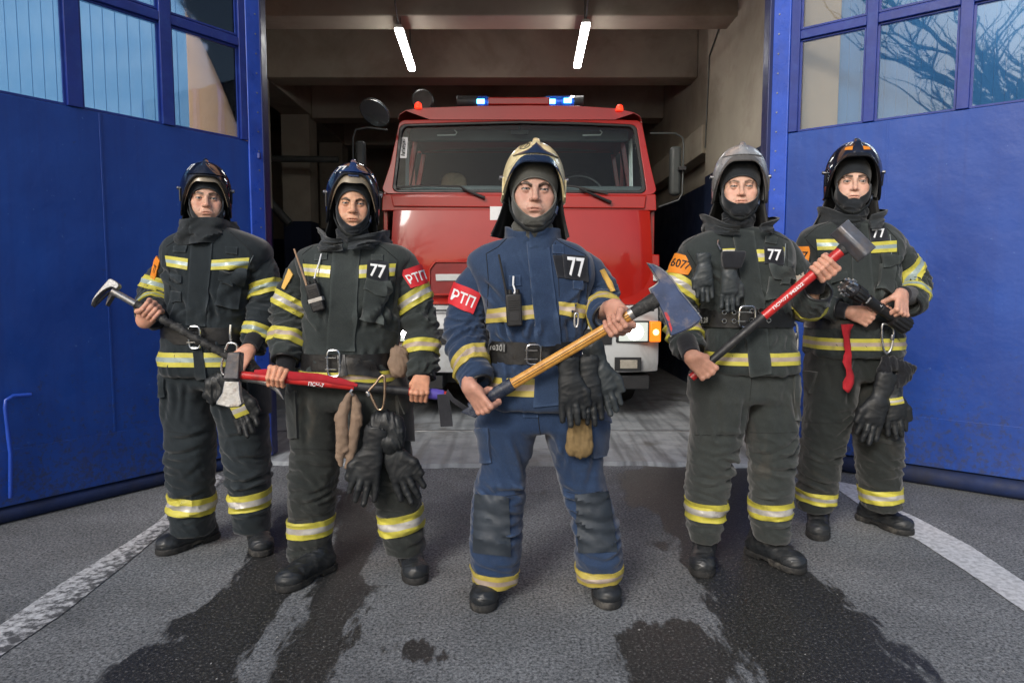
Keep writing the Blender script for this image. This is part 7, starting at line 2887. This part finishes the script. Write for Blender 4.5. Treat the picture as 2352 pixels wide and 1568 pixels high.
# ---------------- forked bar
S = Shaft(P(*cE(392, 1013), A.Y - .235), P(553, 835, A.Y - .19))
t = thing('forked_bar', S.pt(S.L / 2), 'forked steel entry bar with black taped shaft held by the far left man', 'entry tool')
c3 = lambda x, y: (202.1 + x * .09375, 624.75 + y * .09375)
ua, ub = S.uv(*c3(740, 470))[0], S.uv(*c3(1190, 740))[0]
MB().tube([S.pt(ua - .02), S.pt(ub + .02)], .0155, 14).build('steel_shaft', m_bare, t, smooth=True)
pts, rad = [], []
for i in range(44):
    u = ub + (S.L + .06 - ub) * i / 43
    pts.append(S.pt(u, .0015 * math.sin(i * 2.1), .0015 * math.cos(i * 1.7)))
    rad.append(.0172 + .0018 * math.sin(i * 3.3) + (.0012 if i % 5 == 0 else 0))
MB().tube(pts, rad, 14).build('taped_shaft', m_tape, t, smooth=True)
mb = MB()
for u, v in ((.28, .018), (.36, -.016), (.43, .017), (.20, .016)):
    q = S.pt(ub + u, v, .01)
    mb.tube([q - S.U * .012, q, q + S.U * .008 + S.V * v * .5], [.004, .003, .001], 5)
mb.build('tape_shreds', m_tape, t)
h1 = [(545, 190), (600, 182), (700, 228), (790, 300), (802, 370), (730, 442), (655, 402), (595, 388), (500, 428), (410, 480), (290, 590), (190, 700), (105, 850), (150, 690), (240, 545), (385, 375)]
mb = MB()
S.solid(mb, [c3(*q) for q in h1], -.018, .022)
hd = mb.build('adze', m_bare, t, bevel=.004)
mb = MB()
S.solid(mb, [c3(*q) for q in [(655, 405), (740, 440), (690, 545), (630, 590), (565, 570), (470, 720), (415, 808), (400, 795), (440, 640), (480, 520), (560, 420)]], -.055, -.012)
S.solid(mb, [c3(*q) for q in [(100, 855), (150, 700), (290, 595), (420, 482), (540, 420), (500, 500), (380, 600), (240, 730)]], -.028, -.014)
mb.build('fork_tines', m_dsteel, t, bevel=.003)

# ---------------- axe with red shaft
S = Shaft(P(*cC(88, 1432), B.Y - .20), P(*cC(985, 1520), B.Y - .15))
t = thing('axe', S.pt(S.L / 2), 'axe with red and black shaft and rusty steel head held level by two hands', 'axe')
us = [S.uv(*cF(690, 245))[0], S.uv(*cD(600, 225))[0], S.uv(*cD(905, 240))[0], S.uv(*cD(1180, 255))[0]]
MB().tube([S.pt(us[0]), S.pt(us[1])], [.0165, .0175], 14, flat=.85).build('red_shaft', m_redp, t, smooth=True)
MB().tube([S.pt(us[1]), S.pt(us[1] + .004), S.pt(us[2] + .02)], [.0178, .0185, .0185], 14, flat=.85).build('black_shaft', m_black, t, smooth=True)
MB().tube([S.pt(us[2] + .02), S.pt(us[3])], .0168, 12).build('shaft_end', m_redp, t, smooth=True)
MB().tube([S.pt(us[3] - .10), S.pt(us[3] - .055), S.pt(us[3] - .02)], [.021, .023, .020], 12).build('violet_binding', m_viol, t, smooth=True)
text_flat('lettering', t, 'ПСЧ-7', S.pt(S.uv(*cD(330, 158))[0], -.0005, .0170), S.U, -S.V, M_WHITE, .062, .016)
mb = MB()
S.solid(mb, [cF(*q) for q in [(612, 108), (695, 104), (684, 284), (580, 282)]], -.03, .03)
hd = mb.build('axe_eye', m_dsteel, t, bevel=.005)
mb = MB()
S.solid(mb, [cF(*q) for q in [(584, 292), (682, 294), (688, 385), (702, 440), (680, 462), (610, 466), (528, 446), (532, 425), (568, 372)]], -.014, .016)
mb.build('blade', m_bare, hd, bevel=.004)
mb = MB()
q = [S.pt(*S.uv(*cF(x, y)), -.01) for x, y in [(690, 270), (780, 285), (860, 305), (915, 345), (958, 410)]]
mb.tube(q, [.015, .014, .013, .011, .002], 10, flat=.7)
mb.build('pick', m_bare, hd, smooth=True)
# red cloth wound along the shaft, loose black strap at its end
pts = [S.pt(us[0] + .05, .016, .006), S.pt(us[0] + .12, .022, .010), S.pt(us[0] + .2, .016, .014), S.pt(us[0] + .30, .020, .012), S.pt(us[0] + .40, .012, .016), S.pt(us[0] + .46, .004, .018)]
tag(MB().tube(pts, [.010, .016, .018, .017, .014, .006], 10, flat=.45, upv=tuple(S.V)).build('cloth_ribbon', m_rag, smooth=True), 'red cloth ribbon wound on the level axe shaft', 'ribbon')
e = S.pt(us[3] - .06)
def strip(pts, w, th, wdir):
    """a flat hanging strip"""
    wdir = np.asarray(wdir, float)
    mb = MB()
    V, F = [], []
    n = len(pts)
    for i, p in enumerate(pts):
        p = np.asarray(p, float)
        ww = w[i] if hasattr(w, '__len__') else w
        for a_, b_ in ((-1, -1), (1, -1), (1, 1), (-1, 1)):
            V.append(p + wdir * a_ * ww / 2 + np.array([0, -1, 0]) * b_ * th / 2)
    for i in range(n - 1):
        for k in range(4):
            F.append((i * 4 + k, i * 4 + (k + 1) % 4, i * 4 + 4 + (k + 1) % 4, i * 4 + 4 + k))
    F += [(3, 2, 1, 0), (n * 4 - 4, n * 4 - 3, n * 4 - 2, n * 4 - 1)]
    return mb.add(V, F)
Ys = e[1]
o = strip([P(1018, 905, Ys - .02), P(1020, 930, Ys - .022), P(1024, 955, Ys - .02), P(1026, 979, Ys - .018)], .05, .004, (1, 0, .05)).build('strap', M_KNIT, smooth=True)
tag(o, 'short wide black strap hanging from the violet bound axe shaft end', 'strap')
o = strip([P(1026, 898, Ys - .03), P(1040, 918, Ys - .04), P(1058, 930, Ys - .03), P(1078, 944, Ys - .02)], .022, .003, (.35, 0, .8)).build('strap', M_KNIT, smooth=True)
tag(o, 'thin black strap trailing right from the violet bound axe shaft end', 'strap')

# ---------------- sledgehammer
S = Shaft(P(*cR(338, 1418), D.Y - .195), P(*cR(1066, 802), D.Y - .255))
t = thing('sledgehammer', S.pt(S.L / 2), 'sledgehammer with lettered red shaft and block head raised at right', 'hammer')
ul, um, uh = S.uv(*cR(262, 1478))[0], S.uv(*cR(704, 1100))[0], S.uv(1940, 578)[0]
MB().tube([S.pt(um), S.pt(um + .1), S.pt(uh)], [.0185, .0195, .0215], 16).build('red_shaft', m_redp, t, smooth=True)
MB().tube([S.pt(ul + .05), S.pt(um - .05), S.pt(um)], [.0165, .0185, .0190], 16).build('black_grip', m_black, t, smooth=True)
MB().tube([S.pt(ul), S.pt(ul + .05)], [.0175, .0172], 14).build('shaft_end', m_redp, t, smooth=True)
text_flat('lettering', t, 'ПСЧ-77 942622', S.pt(S.uv(*cR(770, 1065))[0], .0065, .0205), S.U, -S.V, M_WHITE, S.uv(*cR(945, 905))[0] - S.uv(*cR(770, 1065))[0], .0135)
c6 = lambda x, y: (1819.1 + x * .09375, 496.1 + y * .09375)
a_, b_, d_ = (S.pt(*S.uv(*c6(*q))) for q in ((1040, 400), (1690, 1040), (1290, 185)))
ex = (b_ - a_); Lh = np.linalg.norm(ex); ex /= Lh
ey = d_ - a_; ey -= ex * ey.dot(ex); Wh = np.linalg.norm(ey); ey /= Wh
ez = np.cross(ex, ey)
if ez.dot(S.N) < 0:
    ez = -ez
q_ = R(-30)
ey2, ez2 = ey * math.cos(q_) + ez * math.sin(q_), ez * math.cos(q_) - ey * math.sin(q_)
mb = MB()
cen = a_ + ex * Lh / 2 + ey * Wh / 2
hw, hd_ = .036, .036
ch = .012
prof = [(-hw + ch, -hd_), (hw - ch, -hd_), (hw, -hd_ + ch), (hw, hd_ - ch), (hw - ch, hd_), (-hw + ch, hd_), (-hw, hd_ - ch), (-hw, -hd_ + ch)]
mb.prism(prof, cen, ey2, ez2, ex, -Lh / 2 - .004, Lh / 2 + .004)
mb.build('hammer_head', surf('hammer_steel', (.17, .18, .205), .42, .5, .35, 20, dirt=(.20, .14, .09), dirt_amt=.6, dscale=14, bumps=.5, bscale=50, bdist=.002), t, bevel=.004, seg=2)
MB().tube([S.pt(uh - .012), S.pt(uh + .004)], [.0225, .025], 14).build('shaft_collar', m_tape, t, smooth=True)

# ---------------- hose nozzle
c5n = lambda x, y: (1892.6 + x * .11722, 606.4 + y * .11722)
S = Shaft(P(*c5n(540, 500), E.Y - .27), P(*c5n(1560, 1180), E.Y - .235))
t = thing('hose_nozzle', S.pt(S.L / 2), 'black hose nozzle with metal lugged coupling held in both hands at far right', 'nozzle')
k = S.L / 1226.
def lathe(prof, name, mat, n=28, ribs=0, rd=.0):
    V, F = [], []
    for u, r in prof:
        for j in range(n):
            q = 2 * math.pi * j / n
            rr = r * k + (rd if ribs and math.sin(q * ribs) > 0 else 0)
            V.append(S.pt(u * k, math.cos(q) * rr, math.sin(q) * rr))
    for i in range(len(prof) - 1):
        for j in range(n):
            F.append((i * n + j, i * n + (j + 1) % n, (i + 1) * n + (j + 1) % n, (i + 1) * n + j))
    F.append(tuple(range(n))[::-1])
    F.append(tuple((len(prof) - 1) * n + j for j in range(n)))
    return MB().add(V, F).build(name, mat, t, smooth=True, angle=35)
cp = lathe([(-150, 95), (-145, 118), (-60, 122), (-55, 140), (25, 142), (30, 120), (70, 118)], 'coupling', m_dsteel)
mb = MB()
for q in np.linspace(0, 2 * math.pi, 9)[:-1]:
    d = S.V * math.cos(q) + S.N * math.sin(q)
    c_ = S.pt(-70 * k) + d * 128 * k
    s_ = np.cross(S.U, d)
    mb.prism([(-.012, -.006), (.012, -.006), (.012, .006), (-.012, .006)], c_, S.U, s_, d, 0, .011)
    c_ = S.pt(-150 * k) + d * 100 * k
    mb.prism([(-.010, -.005), (.008, -.005), (.008, .005), (-.010, .005)], c_, S.U, s_, d, 0, .010)
mb.build('lug', m_alu, cp, bevel=.0015)
lathe([(70, 132), (80, 138), (250, 128), (262, 112), (275, 104)], 'ribbed_bell', m_radio, 48, 12, .004)
lathe([(275, 104), (300, 100), (360, 92), (372, 112), (395, 112), (400, 100), (650, 96), (660, 108), (690, 108), (700, 92), (960, 90), (975, 118)], 'barrel', m_radio)
lathe([(975, 118), (990, 140), (1260, 148), (1300, 140), (1310, 120)], 'ribbed_bumper', m_radio, 48, 12, .0045)
for u, v, w_, h_, s_ in ((345, 20, .040, .010, 'FLUSH'), (600, 45, .014, .010, 'ЛТ')):
    text_flat('lettering', t, 'ЗАЩИТА' if u < 500 else 'Т', S.pt(u * k, .018, 100 * k + .0015), -S.V, -S.U, M_WHITE, w_ * .8, h_)

# ---------------- radios
def coat_pt(man, px, py, off, on='coat'):
    d = Vector(ray(px, py)).normalized()
    h = man.bv[on].ray_cast(Vector(CAM), d)
    return np.array(h[0]) - np.array(d) * off
def radio(man, c_, w, h, tilt, ant, antmat, label, band=None):
    t = thing('radio', c_, label, 'radio')
    M = Matrix.Translation(Vector(c_)) @ Matrix.Rotation(R(tilt), 4, 'Y')
    body = MB().box((-w / 2, -.020, -h / 2), (w / 2, .014, h / 2), M=M).build('case', m_radio, t, bevel=.006, seg=3)
    gr = MB()
    for i in range(5):
        z = h * .30 - i * .008
        gr.box((-w * .34, -.0225, z - .0022), (w * .34, -.0195, z + .0022), M=M)
    gr.build('speaker_rib', m_radio, body, bevel=.0006)
    MB().box((-w * .3, -.0215, -h * .32), (w * .3, -.0198, -h * .06), M=M).build('battery_face', m_black, body, bevel=.001)
    kn = MB()
    for x in (-.2, .28):
        p0, p1 = M @ Vector((x * w, 0, h / 2)), M @ Vector((x * w, 0, h / 2 + .016))
        kn.tube([tuple(p0), tuple(p1)], .008, 12)
    kn.build('knob', m_radio, body, bevel=.001)
    q = M @ Vector((-w * .40, .004, h / 2 - .003))
    A_ = np.array(q)
    MB().tube([A_, A_ + (np.asarray(ant) - A_) * .3, np.asarray(ant)], [.0055, .0045, .0036], 8).build('antenna', antmat, t, smooth=True)
    if band:
        MB().box((-w / 2 - .002, -.0225, -h * .16), (w / 2 + .002, .016, -h * .02), M=M).build('strap', band, t, bevel=.002)
    return t
r1 = coat_pt(C, *cA(487, 1080), .022)
radio(C, r1, .058, .118, -3, r1 + (P(*cA(396, 750), r1[1] - .0) - r1) * np.array([1, 0, 1]) + (0, .01, 0), m_radio, 'black radio with thin antenna hanging on the chest of the man in blue')
tag(MB().tube([coat_pt(C, *cA(484, 880), .012), coat_pt(C, *cA(482, 930), .016), coat_pt(C, *cA(494, 965), .02), coat_pt(C, *cA(488, 985), .03)], .0035, 8).build('radio_clip', M_WHITE, smooth=True), 'white clip cord above the radio of the man in blue', 'clip')
r2 = coat_pt(B, *cC(328, 920), .024)
radio(B, r2, .054, .112, -16, r2 + (P(*cC(190, 612), r2[1]) - r2), m_tanrod, 'black radio with tan antenna and grey strap on the coat above the level axe', M_SILV)
tag(MB().tube([coat_pt(B, *cC(362, 645), .012), coat_pt(B, *cC(350, 695), .014), coat_pt(B, *cC(328, 760), .02), coat_pt(B, *cC(318, 800), .03)], .0032, 8).build('radio_clip', M_WHITE, smooth=True), 'white clip cord above the radio with the tan antenna', 'clip')

# ---------------- carabiners
def carabiner(pts, Y, r, label, mat=m_alu, gate=None):
    L = []
    P3 = [P(x, y, Y) for x, y in pts]
    n = len(P3)
    for i in range(n):
        p0, p1, p2, p3 = P3[(i - 1) % n], P3[i], P3[(i + 1) % n], P3[(i + 2) % n]
        for t_ in np.linspace(0, 1, 6)[:-1]:
            L.append(.5 * ((2 * p1) + (-p0 + p2) * t_ + (2 * p0 - 5 * p1 + 4 * p2 - p3) * t_ ** 2 + (-p0 + 3 * p1 - 3 * p2 + p3) * t_ ** 3))
    t = thing('carabiner', P3[0], label, 'carabiner', 'carabiners on the belts')
    MB().tube(L, r, 10, closed=True).build('hook', mat, t, smooth=True)
    if gate:
        a_, b_ = P(*gate[0], Y), P(*gate[1], Y)
        MB().tube([a_, b_], r * 1.65, 10).build('gate_sleeve', m_alu if mat is not m_alu else M_GUNM, t, bevel=.001)
    return t
yb_ = D.Y - .14
carabiner([cR(*q) for q in ((812, 1165), (830, 1140), (880, 1138), (912, 1165), (914, 1300), (895, 1328), (862, 1315), (835, 1240))], D.Y - .09, .0055, 'large pale carabiner hanging from the wide eyelet belt of the sledgehammer man', m_alu, (cR(906, 1205), cR(906, 1240)))
carabiner([cT(*q) for q in ((712, 1375), (740, 1362), (780, 1380), (795, 1420), (780, 1530), (755, 1572), (728, 1560), (712, 1480))], E.Y - .215, .0052, 'steel carabiner under the hose nozzle holding black gloves', m_alu, (cT(786, 1440), cT(782, 1480)))
carabiner([cD(*q) for q in ((760, 155), (785, 150), (788, 250), (780, 330), (762, 352), (738, 340), (700, 260), (690, 240), (735, 190))], B.Y - .22, .0052, 'brass toned carabiner below the level axe shaft', surf('brass_steel', (.55, .40, .28), .3, 1.0), (cD(680, 240), cD(694, 268)))
carabiner([cA(*q) for q in ((848, 1110), (858, 1100), (868, 1112), (866, 1165), (856, 1182), (846, 1170))], C.Y - .205, .0042, 'small steel clip on the chest band of the man in blue', m_alu)
carabiner([cE(*q) for q in ((878, 1225), (900, 1208), (935, 1215), (942, 1250), (920, 1330), (880, 1400), (850, 1400), (846, 1340))], A.Y - .20, .0052, 'steel carabiner on the belt behind the rusty axe head', m_alu)
tag(MB().tube([P(*cE(902, 1092), A.Y - .20), P(*cE(898, 1150), A.Y - .205), P(*cE(906, 1215), A.Y - .20)], .0060, 8, flat=.5).build('belt_hook', M_CHROME, smooth=True), 'chrome hook on the black belt above the carabiner at left', 'hook')


# ---------------- gloves
def glove(c_, ang, size, Y, mat, label, group=None, spread=1.0, th=.016, cuff=.8, flip=1, curl=0.0, band=None, cuffmat=None, thumb=True):
    """an empty work glove hanging fingers down: c_ = px of the palm, ang = direction of the fingers (0 down, + to the right), size = length in px"""
    O = P(c_[0], c_[1], Y)
    k = size / FPX * Y / .265
    a = R(ang)
    dn = np.array([math.sin(a), 0, -math.cos(a)])
    rt = np.array([math.cos(a), 0, math.sin(a)]) * flip
    fw = np.array([0, -1.0, 0])
    at = lambda u, v, n=0: O + (dn * u + rt * v + fw * n) * k
    L = .19 * k
    f = SDF(O - L - .03, O + L + .03, max(.0032, .0040 * k))
    f.cone(at(-.03, -.018), at(.035, -.026), .026 * k, .021 * k, .02, flat=(fw, th / .024))
    f.cone(at(-.03, .018), at(.035, .026), .026 * k, .021 * k, .02, flat=(fw, th / .024))
    f.cone(at(-.04, 0), at(.03, 0), .030 * k, .028 * k, .02, flat=(fw, th / .026))
    for i, (v, ln) in enumerate(((-.035, .088), (-.0115, .108), (.0115, .102), (.034, .080))):
        sp = (v * .45 + (i - 1.5) * .003) * spread
        b0 = at(.030, v)
        b1 = at(.030 + ln * .55, v + sp * .35, .012 * curl + .006 * ((i * 7) % 3 - 1))
        b2 = at(.030 + ln, v + sp * .55, .034 * curl + .006 * ((i * 5) % 3 - 1))
        f.chain([b0, b1, b2], [.0130 * k, .0122 * k, .0100 * k], .004 * k)
    if thumb:
        f.chain([at(-.022, .034), at(.018, .056), at(.062, .060)], [.016 * k, .0145 * k, .012 * k], .012 * k)
    # cuff: a flattened flaring tube
    f.cone(at(-.045, 0), at(-.045 - .075 * cuff, 0), .034 * k, .043 * k, .012, flat=(fw, .55))
    f.cone(at(-.045 - .055 * cuff, 0), at(-.045 - .12 * cuff, 0), .030 * k, .040 * k, .004, 'sub', flat=(fw, .5))
    V, F = f.mesh()
    V = relax(V, F, 1)
    N = vnormals(V, F)
    V = V + N * (.0014 * fold_noise((V - O) @ dn, V[:, [0, 2]] * 1.0, .040, .09, 1, c_[0] * .37, .8) + .0008 * gnoise(V * 40))[:, None]
    t = thing('work_glove', O, label, 'glove', group)
    mesh('glove_shell', V, F, t, mat, True)
    if band:
        bv = bvh_of(V, F)
        u0, u1, m_ = band
        g = []
        for i in range(4):
            row = []
            for j in range(8):
                v = -.030 + .060 * j / 7
                q = at(u0 + (u1 - u0) * i / 3, v)
                h = bv.ray_cast(Vector(q + fw * .15), Vector(-fw))
                row.append((np.array(h[0]) if h[0] is not None else q + fw * .015 * k, fw))
            g.append(row)
        sheet('reflective_band', t, g, .003, .006, [M_LIME, M_SILV], [0, 1, 0])
    return t


GN = 'gloves hanging from the belts'
# man in blue: pair on the hip and a canvas pouch
glove(cB(800, 165), 6, 165, C.Y - .215, M_GLOVE, 'black glove left of the pair hanging at the hip of the man in blue', GN, .6, .017, .8, 1)
glove(cB(905, 165), 4, 160, C.Y - .195, M_GLOVE, 'black glove right of the pair hanging at the hip of the man in blue', GN, .7, .017, .9, -1)
glove(cB(985, 110), 18, 160, C.Y - .165, M_GLOVEG, 'grey glove behind the two black gloves at the hip', GN, .4, .020, 1.1, 1)
def pouch(pts, Y, th, mat, name, label, cat):
    """a soft flat bag: outline in px"""
    q = np.array([P(x, y, Y) for x, y in pts])
    f = SDF(q.min(0) - .04, q.max(0) + .04, .0042)
    c_ = q.mean(0)
    n = len(q)
    for i in range(n):
        f.cone(q[i] + (c_ - q[i]) * .22, q[(i + 1) % n] + (c_ - q[(i + 1) % n]) * .22, th * .8, th * .8, .01)
        f.cone(q[i] + (c_ - q[i]) * .5, q[(i + 1) % n] + (c_ - q[(i + 1) % n]) * .5, th, th, .02)
    V, F = f.mesh()
    V = relax(V, F, 1)
    N = vnormals(V, F)
    V = V + N * (.004 * fold_noise(V[:, 0], V[:, [2, 1]], .03, .09, 1, pts[0][0], .5))[:, None]
    o = mesh(name, V, F, None, mat, True)
    return tag(o, label, cat)
pouch([cB(*q) for q in ((862, 318), (892, 330), (905, 420), (910, 550), (850, 566), (782, 545), (795, 450), (820, 345))], C.Y - .155, .018, M_CANV, 'canvas_pouch', 'small ochre canvas pouch hanging below the black gloves', 'pouch')
# second from left: tan pair, black pair, pouch
def long_glove(paths, Y, mat, label):
    """a glove seen edge-on, folded lengthwise: chains of (x, y, half width) in px"""
    f = None
    allp = [q for p_ in paths for q in p_]
    q3 = np.array([P(x, y, Y) for x, y, _ in allp])
    f = SDF(q3.min(0) - .05, q3.max(0) + .05, .0038)
    for p_ in paths:
        f.chain([P(x, y, Y) for x, y, _ in p_], [w_ / FPX * Y for *_, w_ in p_], .007, flat=(np.array([0, 1.0, 0]), .85))
    V, F = f.mesh()
    V = relax(V, F, 1)
    N = vnormals(V, F)
    V = V + N * (.0016 * fold_noise(V[:, 2], V[:, :2], .05, .05, 1, allp[0][0], .5) + .0012 * gnoise(V * 50))[:, None]
    t = thing('work_glove', q3[0], label, 'glove', GN)
    mesh('glove_shell', V, F, t, mat, True)
def dp(L):
    return [(*cD(x, y), w_ * .375) for x, y, w_ in L]
long_glove([dp([(572, 262, 16), (545, 330, 30), (520, 400, 38), (528, 500, 37), (522, 570, 32), (512, 640, 24), (520, 690, 14)]), dp([(535, 540, 34), (548, 590, 24), (530, 612, 18)])], B.Y - .205, M_TANGL, 'tan suede glove left of the hanging tan pair')
long_glove([dp([(600, 270, 16), (615, 330, 28), (618, 400, 34), (600, 500, 32), (590, 580, 28), (578, 640, 20), (552, 705, 12)]), dp([(590, 560, 26), (566, 610, 18), (545, 635, 13)]), dp([(628, 385, 20), (640, 440, 14)])], B.Y - .195, M_TANGL, 'tan suede glove right of the hanging tan pair')
glove(cD(690, 690), -14, 178, B.Y - .20, M_GLOVE, 'black glove left of the big pair hanging over the knee', GN, 1.1, .016, 1.0, -1)
glove(cD(870, 690), 26, 176, B.Y - .17, M_GLOVE, 'black glove right of the big pair hanging over the knee', GN, 1.2, .016, .9, 1)
f_ = [cD(*q) for q in ((730, 370), (800, 360), (880, 400), (905, 480), (890, 580), (830, 620), (760, 590), (700, 580), (690, 460))]
pouch(f_, B.Y - .185, .026, M_GLOVE, 'crumpled_glove', 'crumpled black glove cuff clipped above the big glove pair', 'glove')
tag(MB().tube([P(*cD(590, 228), B.Y - .21), P(*cD(578, 245), B.Y - .215), P(*cD(592, 262), B.Y - .21)], .006, 8).build('glove_ring', m_alu, smooth=True), 'small ring holding the tan suede gloves', 'ring')
pouch([cC(*q) for q in ((838, 1232), (880, 1240), (892, 1320), (870, 1410), (828, 1420), (808, 1340))], B.Y - .10, .020, M_TANGL, 'belt_pouch', 'brown grey suede pouch on the belt beside the armband sleeve', 'pouch')
# far left: glove under the axe head
glove((548, 925), 22, 150, A.Y - .20, M_GLOVE, 'black glove with lime band hanging behind the rusty axe head', GN, .5, .022, .8, 1, .4, (.0, .055, None))
pouch([cF(*q) for q in ((470, 290), (560, 240), (600, 320), (580, 420), (500, 440), (455, 390))], A.Y - .17, .022, M_GLOVE, 'crumpled_glove', 'crumpled dark leather glove left of the rusty axe head', 'glove')
# second from right: pair on the chest
glove(cR(345, 860), 3, 108, D.Y - .175, M_GLOVEG, 'grey glove at left of the pair clipped to the chest', GN, .6, .022, .9, -1)
glove(cR(500, 905), 2, 118, D.Y - .185, M_GLOVEG, 'grey glove with black knit cuff clipped to the chest', GN, .7, .024, .6, 1)
MBk = strip([P(*cR(525, 705), D.Y - .195), P(*cR(520, 745), D.Y - .20), P(*cR(512, 812), D.Y - .195)], [.155 * .62, .155 * .60, .13 * .55], .035, (1, 0, .0)).build('knit_cuff', M_KNIT, bevel=.008)
adopt(MBk, bpy.data.objects['work_glove.%03d' % (len([o for o in COL.objects if o.name.startswith('work_glove')]) - 1)])
tag(MB().tube([coat_pt(D, *cR(432, 640), .01), coat_pt(D, *cR(428, 662), .02), coat_pt(D, *cR(445, 695), .03)], .004, 8).build('chest_clip', m_alu, smooth=True), 'small steel clip above the grey chest gloves', 'clip')
# far right: pair under the carabiner
glove(cU(640, 520), -16, 150, E.Y - .20, M_GLOVE, 'long black glove at left of the pair under the nozzle', GN, .7, .022, 1.3, -1)
glove(cU(775, 500), 10, 138, E.Y - .18, M_GLOVE, 'black glove with yellow edge at right of the pair under the nozzle', GN, .6, .022, 1.0, 1, 0, (-.05, -.02, None))
pouch([cU(*q) for q in ((690, 130), (760, 140), (935, 215), (900, 290), (820, 350), (740, 400), (640, 380), (660, 220))], E.Y - .185, .018, M_KNIT, 'wide_glove_cuff', 'wide black glove cuff below the steel carabiner at far right', 'glove cuff')
RB = [(458, 1365, .058), (452, 1420, .052), (458, 1470, .040), (464, 1530, .034), (468, 1560, .026), (462, 1590, .034), (455, 1640, .044), (470, 1690, .038), (482, 1740, .046), (470, 1790, .050), (462, 1830, .040), (468, 1862, .006)]
V_, F_ = [], []
for i_, (x_, y_, w_) in enumerate(RB):
    c_ = P(*cT(x_, y_), E.Y - .20)
    a_ = .5 * math.sin(i_ * 1.1)
    u_ = np.array([math.cos(a_), math.sin(a_), .12 * math.sin(i_ * 2.0)])
    for k_, (q_, d_) in enumerate(((-.5, 0), (-.18, .008), (.12, -.004), (.5, .005))):
        V_.append(c_ + u_ * q_ * w_ + np.array([0, -d_ * math.cos(i_), 0]))
F_ = [(i_ * 4 + k_, i_ * 4 + 4 + k_, i_ * 4 + 5 + k_, i_ * 4 + 1 + k_) for i_ in range(len(RB) - 1) for k_ in range(3)]
o = mesh('cloth_ribbon', V_, F_, None, m_rag, True)
md = o.modifiers.new('thick', 'SOLIDIFY')
md.thickness = .003
tag(o, 'red cloth ribbon hanging in front of the far right man', 'ribbon')
